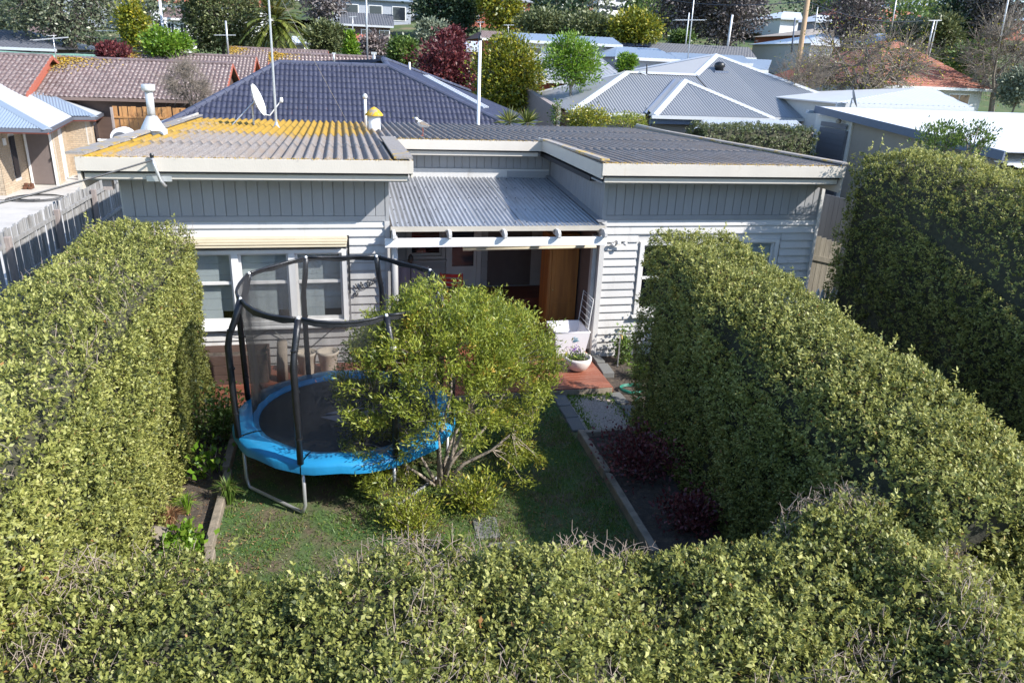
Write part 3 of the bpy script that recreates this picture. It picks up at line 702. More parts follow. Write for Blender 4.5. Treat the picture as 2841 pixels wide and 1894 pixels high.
def paling_fence(name, label, A, B, top, hgt_, mat, railmat, pw=0.1, posts=2.4, side=1, zb=None, lean=0.02, cat='fence', rails=(0.24, 0.95, 1.55), postw=0.1, proud=0.02, seed=3, post_top=0.0):
    """upright palings nailed on rails between posts, from A to B; side=+1 puts rails on the left of A->B"""
    g = random.Random(seed); A = np.array(A, float); B = np.array(B, float); L_ = float(np.linalg.norm(B-A)); U = (B-A)/L_; Nn = np.array([-U[1], U[0], 0.])*side
    th = thing(name, label, cat, A); n = int(L_/pw)
    mes = [MB().box(0.003, pw-0.003, -0.009, 0.009, 0, hgt_-d).mesh('paling', mat) for d in (0, 0.015, 0.03)]
    for i in range(n):
        P = U*i*pw+np.array([0, 0, (top-hgt_)-A[2]])
        o = mkobj('paling', g.choice(mes), th); o.location = Vector(P)+Vector((0, 0, g.uniform(-lean, lean)))
        o.rotation_euler = (g.gauss(0, .008), g.gauss(0, .008), math.atan2(U[1], U[0]))
    for rz in rails:
        a = A+Nn*0.035; z = top-rz
        MB().bar((a[0], a[1], z), (a[0]+U[0]*L_, a[1]+U[1]*L_, z), 0.04, 0.075).build('rail', railmat, th)
    k = int(L_/posts)
    for i in range(k+1):
        a = A+U*(L_*i/max(k, 1))+Nn*(0.035+postw/2)
        MB().box(a[0]-postw/2, a[0]+postw/2, a[1]-postw/2, a[1]+postw/2, top-hgt_-0.1, top+post_top-0.05).build('post', M['post'], th, bevel=0.008)
    return th
# ------------------------------------------------------------------ the ground
def build_ground():
    xs = np.concatenate([np.linspace(-170, -30, 36), np.linspace(-27, 40, 68), np.linspace(44, 190, 38)]); ys = np.concatenate([np.linspace(-40, 8, 17), np.linspace(10, 110, 81), np.linspace(114, 330, 44)])
    X, Y = np.meshgrid(xs, ys); Z = hgt(X, Y) + 0.5*sstep(60, 120, Y)*np.sin(X*0.05+1)
    co = np.stack([X, Y, Z], 2).reshape(-1, 3); nx, ny = len(xs), len(ys)
    i = np.arange(nx*ny).reshape(ny, nx); fa = np.stack([i[:-1, :-1], i[:-1, 1:], i[1:, 1:], i[1:, :-1]], 2).reshape(-1, 4)
    o = mkobj('ground', npmesh('ground', co, fa, M['ground'], True)); tag(o, kind='structure')
build_ground()
def sheet(name, x0, x1, y0, y1, z, mat, label=None, sub=0):
    o = MB().box(x0, x1, y0, y1, z-0.02, z).build(name, M[mat]); tag(o, label, kind='structure'); return o
sheet('lawn', -1.5, 3.08, 4.4, 10.25, 0.006, 'lawnsoil')
sheet('garden_bed', -3.4, -1.5, 4.4, 11.6, 0.010, 'soil')
sheet('garden_bed', 3.08, 8.0, 4.4, 8.9, 0.010, 'soil')
sheet('garden_bed', 4.12, 8.0, 8.9, 11.78, 0.008, 'soil')
sheet('gravel_path', 3.2, 4.12, 8.93, 10.25, 0.012, 'gravel')
o = MB().box(-24, -5.95, 9, 46, -0.62, -0.50).build('driveway_slab', M['concrete']); tag(o, kind='structure')
# a concrete strip beyond the right-hand house and a road on the hill
def strip(name, pts, wid, mat, lift=0.05):
    mb = MB(); P = [Vector((x, y, float(hgt(x, y))+lift)) for x, y in pts]; L1, R1 = [], []
    for i, p in enumerate(P):
        d = (P[min(i+1, len(P)-1)]-P[max(i-1, 0)]); s = Vector((d.y, -d.x, 0)).normalized()*wid/2; L1.append(p-s); R1.append(p+s)
    n = len(P); mb.add(L1+R1, [(i, i+n, i+n+1, i+1) for i in range(n-1)]); return tag(mb.build(name, M[mat]), kind='structure')
strip('road', [(-90, 96), (-40, 94), (0, 92), (30, 91), (60, 92), (100, 95)], 7, 'road', 0.3)

def grass_blades():
    g = rng(11); n = 95000
    x = g.uniform(-1.45, 3.02, n); y = g.uniform(4.5, 10.2, n); P = np.stack([x, y, np.full(n, 0.004)], 1)
    den = lumps(P*np.array([1, 1, 0]), 0.9, 3)*0.5+0.5+0.35*(x > 1.4)
    under = ((x+0.05)**2+(y-8.7)**2 < 1.25**2)
    keep = g.random(n) < np.clip(den, 0.05, 1)*np.where(under, 0.35, 1); P = P[keep]; n = len(P)
    h = g.uniform(0.03, 0.085, n)*np.clip(0.7+0.9*lumps(P*np.array([1, 1, 0]), 1.6, 5), .5, 1.7); D = unit(g.normal(0, 0.5, (n, 3))*[1, 1, 0]+[0, 0, 0.8]); N_ = g.normal(0, 1, (n, 3))
    rnd = np.clip(g.beta(2, 2.5, n)+0.25*(g.random(n) < 0.2), 0, 1)
    o = leaf_obj('grass', M['grass'], None, P, D, N_, h, 0.009, rnd, g, 0.0); tag(o, 'patchy mown grass and weeds on the back lawn', 'grass', kind='stuff')
grass_blades()
def litter():
    g = rng(14); n = 9000
    x = g.uniform(-3.2, 3.0, n); y = g.uniform(4.6, 10.1, n); P = np.stack([x, y, np.full(n, 0.018)], 1)
    k = lumps(P*np.array([1, 1, 0]), 1.2, 8) > -0.1; P = P[k]; n = len(P)
    o = leaf_obj('leaf_litter', M['drygrass'], None, P, g.normal(0, 1, (n, 3))*[1, 1, .25], np.array([0, 0, 1.])+g.normal(0, .4, (n, 3)), g.uniform(0.02, 0.05, n), 0.012, g.random(n), g); tag(o, 'brown dry leaves and clippings lying over lawn and beds', 'leaf litter', kind='stuff')
    n = 5200; P = np.stack([g.uniform(3.24, 4.1, n), g.uniform(8.95, 10.2, n), np.full(n, 0.012)], 1); s = g.uniform(0.008, 0.022, n)[:, None]
    oc = np.array([[1, 0, 0], [0, 1, 0], [-1, 0, 0], [0, -1, 0], [0, 0, .8]]); co = (P[:, None]+oc[None]*s[:, None]*g.uniform(.7, 1.2, (n, 5, 1))).reshape(-1, 3); b = (np.arange(n)*5)[:, None]
    fa = np.concatenate([b+np.array([[0, 1, 4]]), b+np.array([[1, 2, 4]]), b+np.array([[2, 3, 4]]), b+np.array([[3, 0, 4]])], 0)
    o = mkobj('gravel', npmesh('gravel', co, fa, M['gravel'])); tag(o, 'pale gravel covering the short path in front of the deck', 'gravel', kind='stuff')
    # weeds at the gravel's edges
    n = 1800; a = g.random(n); x = np.where(g.random(n) < .5, 3.3+g.exponential(.06, n), 4.05-g.exponential(.06, n)); P = np.stack([x, g.uniform(9.0, 10.22, n), np.full(n, .01)], 1)
    P[: n//3, 0] = g.uniform(3.3, 4.05, n//3); P[: n//3, 1] = 10.2-g.exponential(.07, n//3)
    o = leaf_obj('weeds', M['brightleaf'], None, P, unit(g.normal(0, .7, (n, 3))+[0, 0, .7]), g.normal(0, 1, (n, 3)), g.uniform(.03, .07, n), .014, g.random(n), g); tag(o, 'low bright weeds along the gravel path edges', 'weeds', kind='stuff')
litter()

# ------------------------------------------------------------------ hedges
c_ = lambda v: (lambda t: np.asarray(t, float)*0+v)
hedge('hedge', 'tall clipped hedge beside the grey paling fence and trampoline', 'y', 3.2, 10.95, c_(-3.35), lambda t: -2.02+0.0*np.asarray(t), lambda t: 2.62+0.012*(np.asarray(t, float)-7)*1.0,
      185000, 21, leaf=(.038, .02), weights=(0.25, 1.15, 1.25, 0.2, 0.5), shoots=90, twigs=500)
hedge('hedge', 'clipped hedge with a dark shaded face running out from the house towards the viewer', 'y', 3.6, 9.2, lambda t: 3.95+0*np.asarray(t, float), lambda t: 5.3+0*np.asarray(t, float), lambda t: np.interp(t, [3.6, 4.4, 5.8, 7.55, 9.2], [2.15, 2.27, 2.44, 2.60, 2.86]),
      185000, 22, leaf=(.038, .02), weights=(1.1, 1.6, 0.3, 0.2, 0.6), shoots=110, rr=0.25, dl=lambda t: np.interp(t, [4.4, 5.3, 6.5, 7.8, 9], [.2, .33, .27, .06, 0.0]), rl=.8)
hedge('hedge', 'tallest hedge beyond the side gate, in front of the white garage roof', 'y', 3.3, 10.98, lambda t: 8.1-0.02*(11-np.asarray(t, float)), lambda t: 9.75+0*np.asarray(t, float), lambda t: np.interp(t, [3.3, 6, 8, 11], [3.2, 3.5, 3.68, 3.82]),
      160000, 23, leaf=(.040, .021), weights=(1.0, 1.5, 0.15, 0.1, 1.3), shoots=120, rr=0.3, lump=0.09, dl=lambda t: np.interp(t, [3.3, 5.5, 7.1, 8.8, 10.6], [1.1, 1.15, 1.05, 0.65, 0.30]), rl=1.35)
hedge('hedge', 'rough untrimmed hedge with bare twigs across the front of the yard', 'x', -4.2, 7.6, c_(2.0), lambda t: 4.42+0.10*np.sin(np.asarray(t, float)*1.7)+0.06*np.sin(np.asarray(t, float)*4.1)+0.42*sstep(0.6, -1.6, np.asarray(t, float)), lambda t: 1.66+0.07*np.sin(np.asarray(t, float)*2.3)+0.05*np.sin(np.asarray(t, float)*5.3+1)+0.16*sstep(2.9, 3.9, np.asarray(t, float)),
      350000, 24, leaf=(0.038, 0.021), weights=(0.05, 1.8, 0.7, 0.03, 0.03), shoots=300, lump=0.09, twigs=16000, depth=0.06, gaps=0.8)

# ------------------------------------------------------------------ the house
FY = 11.8
house = thing('weatherboard_house', 'cream weatherboard house with flat corrugated roof and recessed back porch', 'house', (2.5, FY, 0))
def weatherboards(parent, x0, x1, Y, z0, z1, ex, mat, openings=(), seed=0):
    g = random.Random(seed); j = 0; z = z0
    while z < z1-0.02:
        t = min(z+ex, z1); segs = [(x0, x1)]
        for (p, q, r, s) in openings:
            if t > r+0.01 and z < s-0.01:
                ns = []
                for (c, d) in segs:
                    if d <= p or c >= q: ns.append((c, d))
                    else:
                        if c < p: ns.append((c, p))
                        if d > q: ns.append((q, d))
                segs = ns
        for c, d in segs:
            if d-c < 0.03: continue
            w0 = g.uniform(-.002, .002)
            MB().prism([(Y-0.034+w0, z), (Y-0.034+w0, z+0.012), (Y-0.003, t+0.006), (Y+0.004, t+0.006), (Y+0.004, z)], 'x', c, d).build('weatherboard', mat, parent)
        z += ex; j += 1
def vboards(parent, x0, x1, Y, z0, z1, wd, mat, name='cladding_board', axis='x', face=-1, seed=0):
    g = random.Random(seed); n = max(1, round((x1-x0)/wd)); st = (x1-x0)/n
    for i in range(n):
        a, b = x0+i*st+0.002, x0+(i+1)*st-0.002; p = g.uniform(-.0015, .0015)
        if axis == 'x': MB().prism([(a, Y), (a, Y-0.008+p), (a+0.006, Y-0.016+p), (b-0.006, Y-0.016+p), (b, Y-0.008+p), (b, Y)], 'z', z0, z1).build(name, mat, parent)
        else: MB().prism([(Y, a), (Y+face*(0.008+p), a), (Y+face*(0.016+p), a+0.006), (Y+face*(0.016+p), b-0.006), (Y+face*(0.008+p), b), (Y, b)], 'z', z0, z1).build(name, mat, parent)
def wall_with_holes(name, mat, parent, x0, x1, y0, y1, z0, z1, holes):
    """a wall panel built round its openings"""
    xs = sorted({x0, x1, *[h[0] for h in holes], *[h[1] for h in holes]}); mb = MB()
    for a, b in zip(xs[:-1], xs[1:]):
        zs = [(z0, z1)]
        for h in holes:
            if a < h[1]-1e-6 and b > h[0]+1e-6:
                ns = []
                for (c, d) in zs:
                    if c < h[2]: ns.append((c, min(d, h[2])))
                    if d > h[3]: ns.append((max(c, h[3]), d))
                zs = ns
        for c, d in zs: mb.box(a, b, y0, y1, c, d)
    return mb.build(name, mat, parent)
def window(parent, x0, x1, z0, z1, Y, mull, meet, fr='sash', slatspec=(), sill=True, dark='dark', label=None, jamb=0.055, depth=0.5):
    wn_ = empty('window', parent=parent); wn_.location = Vector(((x0+x1)/2, Y, z0))-org(parent)
    if label: wn_['label'] = label
    m = M[fr]; j = jamb
    MB().box(x0-0.02, x0+j, Y-0.05, Y+0.1, z0, z1).box(x1-j, x1+0.02, Y-0.05, Y+0.1, z0, z1).box(x0+j, x1-j, Y-0.05, Y+0.1, z1-j, z1).box(x0+j, x1-j, Y-0.05, Y+0.1, z0, z0+j).build('frame', m, wn_)
    edges = [x0+j]+[q for a in mull for q in (a-0.05, a+0.05)]+[x1-j]
    for a in mull: MB().box(a-0.05, a+0.05, Y-0.045, Y+0.09, z0+j, z1-j).build('mullion', m, wn_)
    for i in range(0, len(edges), 2):
        a, b = edges[i]+0.002, edges[i+1]-0.002
        mb = MB(); t = 0.035
        mb.box(a, a+t, Y+0.012, Y+0.05, z0+j, z1-j).box(b-t, b, Y+0.012, Y+0.05, z0+j, z1-j).box(a+t, b-t, Y+0.012, Y+0.05, z0+j, z0+j+t+.02).box(a+t, b-t, Y+0.012, Y+0.05, z1-j-t, z1-j)
        if meet: mb.box(a+t, b-t, Y+0.005, Y+0.055, meet-0.022, meet+0.022)
        mb.build('sash', M['sash'], wn_)
        if meet:
            MB().box(a+t, b-t, Y+0.03, Y+0.034, z0+j+t+.02, meet-.022).build('pane', M['glass'], wn_)
            MB().box(a+t, b-t, Y+0.03, Y+0.034, meet+.022, z1-j-t).build('pane', M['glass'], wn_)
        else: MB().box(a+t, b-t, Y+0.03, Y+0.034, z0+j+t+.02, z1-j-t).build('pane', M['glass'], wn_)
    for (a, b, c, d, q) in slatspec:
        nb_ = max(1, round((d-c)/0.19))
        for k_ in range(nb_): MB().box(a, b, Y+q+.004*(k_ % 2), Y+q+0.012+.004*(k_ % 2), c+(d-c)*k_/nb_+.004, c+(d-c)*(k_+1)/nb_).build('blind_slat', M['blind'], wn_)
    MB().box(x0-.05, x1+.05, Y+depth, Y+depth+.03, z0-.1, z1+.1).box(x0-.08, x0-.02, Y+.11, Y+depth, z0-.1, z1+.1).box(x1+.02, x1+.08, Y+.11, Y+depth, z0-.1, z1+.1).box(x0-.02, x1+.02, Y+.11, Y+depth, z0-.12, z0-.06).box(x0-.02, x1+.02, Y+.11, Y+depth, z1+.06, z1+.12).build('room_behind', M[dark], wn_)
    if sill: MB().prism([(Y-0.11, z0-0.05), (Y-0.11, z0-0.025), (Y+0.01, z0), (Y+0.01, z0-0.05)], 'x', x0-0.06, x1+0.06).build('sill', m, wn_)
    return wn_
EX = 0.1385
# left block front
LW = wall_with_holes('front_wall', M['cream'], house, -3.15, 0.68, FY+0.006, FY+0.10, 0.0, 3.2, [(-2.62, 0.02, 0.80, 2.06)])
weatherboards(LW, -3.13, 0.62, FY, 0.02, 2.47, EX, M['cream'], [(-2.70, 0.06, 0.78, 2.08)], 1)
vboards(LW, -3.13, 0.64, FY-0.004, 2.56, 3.16, 0.155, M['clad'], seed=1)
MB().box(-3.13, 0.64, FY-0.026, FY+0.005, 2.475, 2.555).build('band_board', M['clad'], LW)
MB().box(0.62, 0.70, FY-0.045, FY+0.12, 0.02, 2.474).build('corner_board', M['cream'], LW)
MB().box(0.64, 0.695, FY-0.03, FY+0.12, 2.475, 3.16).build('corner_board', M['clad'], LW)
window(house, -2.60, 0.0, 0.82, 2.04, FY, (-1.66, -0.82), 1.51, 'white', [(-2.55, -1.92, 0.86, 1.98, 0.11), (-1.60, -1.08, 0.86, 1.98, 0.11), (-0.77, -0.36, 0.86, 1.98, 0.11), (-2.52, -.05, 1.0, 2.0, .17)], label='wide triple window with white sashes under an awning box')  # pale slats imitate the boards reflected in these panes
aw = empty('awning', parent=house); aw.location = Vector((-1.3, FY, 2.2))-org(house)
for i, (yy, zz, r) in enumerate([(-0.10, 2.235, 0.035), (-0.135, 2.20, 0.032), (-0.16, 2.165, 0.03), (-0.175, 2.125, 0.026)]):
    MB().box(-2.72, 0.04-0.006*i, FY+yy-r, FY-0.04, zz-r*0.62, zz+r*0.5).build('canvas_fold', M['awning'], aw, bevel=0.008)
MB().box(0.042, 0.066, FY-0.07, FY-0.036, 1.32, 2.26).build('arm', M['blackmetal'], aw)
# left side wall, recess side, bodies behind
MB().box(-3.15, -3.06, FY+0.11, 20.3, 0, 3.2).build('side_wall', M['cream'], house)
MB().box(0.58, 0.68, FY+0.11, 15.2, 0, 3.2).build('side_wall', M['cream'], house)
MB().box(-3.05, 8.2, 20.2, 20.3, 0, 3.12).build('back_wall', M['cream'], house)
# right block front
RW = wall_with_holes('front_wall', M['cream'], house, 4.22, 8.29, FY+0.006, FY+0.10, 0.0, 3.2, [(4.98, 6.05, 0.82, 2.08), (6.75, 7.55, 0.9, 2.12)])
weatherboards(RW, 4.30, 8.25, FY, 0.02, 2.47, EX, M['cream'], [(4.90, 6.13, 0.80, 2.12), (6.68, 7.62, 0.84, 2.16)], 2)
vboards(RW, 4.28, 8.27, FY-0.004, 2.56, 3.16, 0.155, M['clad'], seed=2)
MB().box(4.28, 8.27, FY-0.026, FY+0.005, 2.475, 2.555).build('band_board', M['clad'], RW)
MB().box(4.21, 4.30, FY-0.045, FY+0.12, 0.02, 2.474).build('corner_board', M['cream'], RW)
MB().box(8.25, 8.31, FY-0.045, FY+0.12, 0.02, 3.16).build('corner_board', M['cream'], RW)
MB().box(4.215, 4.28, FY-0.03, FY+0.12, 2.475, 3.16).build('corner_board', M['clad'], RW)
window(house, 4.96, 6.07, 0.80, 2.10, FY, (), 1.45, 'sash', [], label='sash window half hidden behind the hedge')
window(house, 6.74, 7.56, 0.88, 2.13, FY, (), None, 'sash', [(6.78, 7.52, 1.3, 2.08, 0.06)], label='shaded window with lowered slat blind')
bl = [o_ for o_ in house.children if o_.name.startswith('window')][-1]
for k in range(12): MB().box(6.80, 7.50, FY+0.052, FY+0.058, 1.33+k*0.06, 1.335+k*0.06+0.04).build('blind_slat', M['blind'], bl)
MB().box(8.2, 8.29, FY+0.11, 20.3, 0, 3.2).build('side_wall', M['cream'], house)
# inner side wall of the right block, seen above and below the porch roof
SW = MB().box(4.23, 4.33, FY+0.11, 15.2, 0, 3.2).build('side_wall', M['cream'], house)
vboards(SW, FY-0.0, 15.2, 4.228, 2.44, 3.2, 0.155, M['clad'], axis='y', face=-1, seed=3)
MB().box(4.20, 4.229, 11.9, 15.2, 0.14, 2.38).build('porch_lining', M['taupe_dark'], SW)
# recess wall above the porch roof, and the porch's back wall with the door
BW = wall_with_holes('porch_back_wall', M['cream'], house, 0.68, 4.22, 15.24, 15.34, 0.0, 3.2, [(1.30, 2.02, 1.0, 1.75), (2.12, 2.70, 0.36, 2.2)])
vboards(BW, 0.70, 4.20, 15.236, 2.84, 3.2, 0.155, M['clad'], seed=4)
MB().box(0.70, 4.20, 15.19, 15.236, 2.62, 2.835).build('flashing_board', M['cream'], BW)
MB().box(3.3, 4.2, 15.178, 15.189, 2.64, 2.80).build('patch_board', M['clad'], BW)
weatherboards(BW, 0.70, 4.20, 15.23, 0.36, 2.55, EX, M['cream'], [(1.22, 2.06, 0.94, 1.85), (2.04, 2.82, 0.36, 2.3), (2.95, 3.9, 0.36, 2.3)], 3)
MB().box(2.95, 3.9, 15.20, 15.228, 0.36, 2.3).build('dark_screen', M['taupe_dark'], BW)
window(house, 1.26, 2.02, 0.98, 1.8, 15.22, (), None, 'sash', [], sill=True, label='porch window with a reddish reflection built as slats')
pw = [o_ for o_ in house.children if o_.name.startswith('window')][-1]
M['red_reflection'] = pmat('reddish_reflection', (0.33, 0.12, 0.10), 0.7)
for k in range(8): MB().box(1.33, 1.96, 15.29, 15.30, 1.2+k*0.07, 1.255+k*0.07).build('blind_slat', M['red_reflection'], pw)  # reddish slats put this window's reflection into colour
dr = empty('door', parent=house); dr.location = Vector((2.4, 15.22, 0.36))-org(house)
MB().box(2.06, 2.13, 15.16, 15.30, 0.36, 2.28).box(2.71, 2.80, 15.16, 15.30, 0.36, 2.28).box(2.13, 2.71, 15.16, 15.30, 2.2, 2.28).build('door_frame', M['white'], dr)
MB().box(2.135, 2.705, 15.20, 15.24, 0.37, 0.80).box(2.135, 2.19, 15.20, 15.24, .80, 2.19).box(2.65, 2.705, 15.20, 15.24, .8, 2.19).build('door_panel', M['white'], dr)
MB().box(2.19, 2.65, 15.215, 15.225, .8, 2.19).build('pane', M['darkglass'], dr)
MB().box(0.7, 4.2, 14.3, 15.19, 0.15, 0.34).build('porch_step', M['deck'], house)
# roof of corrugated fibre-cement sheets
RY0, RY1 = 11.16, 20.6
rz = lambda y: 3.455-0.021*(y-11.2)
roof = empty('roof', parent=house); roof.location = Vector((2.5, 15, 3.4))-org(house)
SWd = 11.6/11
def roof_sheet(x0, nw, y0, y1, lift, seed):
    g = rng(seed); wv = SWd/7; n = nw*8+1; u = np.linspace(0, nw*wv, n); h = 0.032*np.cos(u/wv*2*np.pi+np.pi)
    yy = np.linspace(y0, y1, 7); co = []
    for t in yy:
        z = rz(t)+lift
        co.append(np.stack([x0+u, np.full(n, t)+ (0.012*np.sin(u*9+seed) if t == yy[-1] or t == yy[0] else 0), z+h+g.normal(0, .0012, n)], 1))
    top = np.concatenate(co); bot = np.stack([co[0][:, 0], co[0][:, 1], co[0][:, 2]-0.012], 1); botb = np.stack([co[-1][:, 0], co[-1][:, 1], co[-1][:, 2]-0.012], 1)
    m = len(yy); i = np.arange(m*n).reshape(m, n); fa = np.stack([i[:-1, :-1], i[:-1, 1:], i[1:, 1:], i[1:, :-1]], 2).reshape(-1, 4)
    b = m*n; e = np.arange(n-1); fa = np.concatenate([fa, np.stack([b+e, b+e+1, e+1, e], 1), np.stack([b+n+e+1, b+n+e, (m-1)*n+e, (m-1)*n+e+1], 1)])
    co = np.concatenate([top, bot, botb])-np.array(org(roof))
    return mkobj('roof_sheet', npmesh('roof_sheet', co, fa, M['roof'], True), roof)
cuts = [RY0, 13.55, 15.95, 18.3, RY1]
for k in range(11):
    x0 = -3.44+k*SWd
    for j in range(4):
        y0, y1 = cuts[j], cuts[j+1]+(0.14 if j < 3 else 0)
        if 4 <= k <= 6:
            if y1 < 15.1: continue
            y0 = max(y0, 14.88)
        roof_sheet(x0, 7, y0, y1, 0.004*(4-j)+0.001*(k % 2), k*7+j)
# flat cappings on the edges
def capping(pts, wd, mat='roof', name='barge_capping', th=0.03):
    return MB().bar(pts[0], pts[1], wd, th).build(name, M[mat], roof)
capping([(0.88, RY0-0.02, rz(11.2)+0.075), (0.88, 14.9, rz(14.9)+0.075)], 0.27, 'barge')
for a in range(4):
    y0 = RY0+a*2.36; MB().bar((-3.46, y0, rz(y0)+0.075+0.01*(a % 2)), (-3.46, y0+2.38, rz(y0+2.38)+0.075+0.01*(a % 2)), 0.24, 0.028).build('barge_capping', M['barge'], roof)
MB().bar((8.18, RY0, rz(RY0)+0.08), (8.18, RY1, rz(RY1)+0.08), 0.16, 0.028).build('barge_capping', M['barge'], roof)
MB().bar((3.97, RY0-0.02, rz(11.2)+0.09), (3.97, 14.95, rz(14.95)+0.09), 0.13, 0.03).build('barge_capping', M['barge'], roof)
# fascias
def fascia(x0, x1, y, z1):
    MB().box(x0, x1, y-0.022, y+0.01, z1-0.185, z1).build('fascia_board', M['fascia'], roof, bevel=0.004)
    MB().box(x0+0.07, x1-0.07, y+0.05, y+0.08, z1-0.30, z1-0.215).build('lower_fascia', M['fascia'], roof, bevel=0.004)
    MB().box(x0+0.07, x1-0.07, y+0.012, y+0.11, z1-0.214, z1-0.14).build('dark_gap_strip', M['dark'], roof)  # near-black strip puts the shaded gap between the fascias into colour
    g = rng(int(x0*10)+50); n = 900; P = np.stack([g.uniform(x0, x1, n), y+g.normal(0.0, .012, n), z1+g.exponential(.006, n)], 1)
    oo = leaf_obj('lichen', M['lichen'], roof, P, g.normal(0, 1, (n, 3)), g.normal(0, 1, (n, 3)), .016, .014, g.random(n), g)
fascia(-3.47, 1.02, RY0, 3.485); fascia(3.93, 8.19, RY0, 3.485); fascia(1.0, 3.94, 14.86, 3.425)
MB().box(0.985, 1.02, RY0+.012, 14.84, 3.24, 3.47).build('verge_board', M['fascia'], roof)
MB().box(3.925, 3.96, RY0+.012, 15.2, 3.25, 3.47).build('verge_board', M['fascia'], roof)
MB().box(-3.47, -3.43, RY0+.012, RY1, 3.05, 3.40).build('verge_board', M['fascia'], roof)
MB().box(8.15, 8.19, RY0+.012, RY1, 3.05, 3.40).build('verge_board', M['fascia'], roof)
MB().box(-3.42, 0.98, RY0+.09, FY-.02, 3.165, 3.19).build('soffit', M['clad'], roof)
MB().box(3.97, 8.14, RY0+.09, FY-.02, 3.165, 3.19).build('soffit', M['clad'], roof)
MB().box(1.03, 3.92, 14.95, 15.2, 3.15, 3.18).build('soffit', M['clad'], roof)
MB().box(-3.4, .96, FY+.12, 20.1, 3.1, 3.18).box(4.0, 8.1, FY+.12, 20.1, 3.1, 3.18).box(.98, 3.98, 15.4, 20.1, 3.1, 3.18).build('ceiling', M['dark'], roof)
# porch roof
porch = empty('porch', parent=house); porch.location = Vector((2.45, 13, 0.14))-org(house)
for k in range(5):
    a, b = 0.73+k*0.698, 0.73+(k+1)*0.698+0.02
    corr_slope('roof_sheet', [(a, 11.58, 2.425+.004*(k % 2)), (b, 11.58, 2.425+.004*(k % 2)), (b, 15.2, 2.665+.004*(k % 2)), (a, 15.2, 2.665+.004*(k % 2))], M['galv'], porch, 0.076, 0.0115, 8)
    sc_ = MB()
    for yy in np.linspace(11.75, 15.0, 5):
        for t in range(4):
            x = a+0.09+t*0.17; z = 2.425+(yy-11.58)*0.0663+0.014; sc_.lathe([(0.011, 0), (0.011, 0.008), (0.004, 0.013)], (x, yy, z), 6)
    sc_.build('roof_screws', M['blackmetal'], porch)['kind'] = 'stuff'
MB().prism([(11.52, 2.44), (11.52, 2.36), (11.64, 2.36), (11.64, 2.41), (11.63, 2.41), (11.63, 2.37), (11.53, 2.37), (11.53, 2.44)], 'x', 0.70, 4.19).build('gutter', M['gutter'], porch)
for x in (0.74, 1.60, 2.48, 3.36, 4.14):
    MB().prism([(11.30, 2.30), (11.30, 2.36), (11.36, 2.40), (11.51, 2.40), (11.51, 2.34), (15.18, 2.60), (15.18, 2.50), (11.34, 2.28)], 'x', x-0.0225, x+0.0225).build('rafter', M['cream'], porch)
MB().box(0.60, 4.20, 11.40, 11.46, 2.14, 2.275).build('beam', M['white'], porch, bevel=0.004)
MB().tube([(0.76, 11.62, 0.14), (0.76, 11.62, 2.3)], 0.052, 14).build('post', M['cream'], porch, True)
for i, r in enumerate((0.026, 0.02)): MB().tube([(1.86, 11.72-i*.03, 2.06-i*.04), (4.12, 11.72-i*.03, 2.075-i*.03)], r, 8).build('rolled_blind', M['awning'], porch, True)
MB().box(4.13, 4.2, 11.86, 11.98, 0.14, 2.2).build('post', M['cream'], porch)
fl = MB().bar((4.16, 11.62, 2.48), (4.16, 15.15, 2.72), 0.12, 0.01).build('valley_flashing', M['galv'], porch)
# corner post stub and service bracket
MB().box(-3.22, -3.10, 11.30, 11.42, 3.02, 3.24).build('corner_post', M['post'], house)
br = empty('service_bracket', parent=house); br.location = Vector((-2.45, 11.12, 3.1))-org(house)
MB().tube([(-2.50, 11.10, 3.50), (-2.47, 11.09, 3.36), (-2.43, 11.11, 3.18), (-2.38, 11.15, 3.10)], 0.022, 8).build('conduit', M['zinc'], br, True)
MB().box(-2.62, -2.30, 11.18, 11.205, 3.16, 3.235).build('plate', M['zinc'], br)
MB().lathe([(0.026, 0), (0.028, 0.04), (0.018, 0.06)], (-2.50, 11.10, 3.49), 10).build('cap', M['blackmetal'], br)
# wall light, wire ornament
wl = empty('security_light', parent=house); wl.location = Vector((4.5, 11.7, 2.1))-org(house)
MB().lathe([(0.022, 0), (0.034, .02), (0.036, .05)], (4.42, 11.70, 2.05), 10).build('lamp_head', M['white'], wl, True)
MB().lathe([(0.022, 0), (0.034, .02), (0.036, .05)], (4.62, 11.66, 2.07), 10).build('lamp_head', M['white'], wl, True)
MB().box(4.49, 4.56, 11.68, 11.78, 2.08, 2.14).build('sensor_box', M['white'], wl, bevel=.01)
MB().tube([(4.43, 11.7, 2.1), (4.5, 11.72, 2.12), (4.62, 11.67, 2.12)], .012, 6).build('arm', M['blackmetal'], wl)
orn = thing('house_number', 'black wrought iron house number scroll on the wall beside the porch', 'house number', (0.3, 11.74, 1.4))
def scroll(pts, r=.007): return MB().tube(pts, r, 5)
Yo = 11.742
def op(u, v): return (0.10+u*0.42, Yo, 1.27+v*0.30)
mb = MB().tube([op(.12, .28), op(.5, .45), op(.95, .85)], .006, 5)
sp = [op(.12+.10*(1-t/14)*math.cos(-t*.62+1.2)-.03, .12+.13*(1-t/14)*math.sin(-t*.62+1.2)) for t in range(14)]
mb.tube([op(.12, .28)]+sp, .009, 5); mb.build('scroll', M['blackmetal'], orn)
for cxo, czo, ro in ((.63, .72, .045), (.86, .88, .034)):
    p0 = op(cxo, czo); MB().tube([(p0[0]+ro*math.cos(a), Yo, p0[2]+ro*math.sin(a)) for a in np.linspace(0, 6.283, 15)[:-1]], .006, 5, closed=True).build('ring', M['blackmetal'], orn)
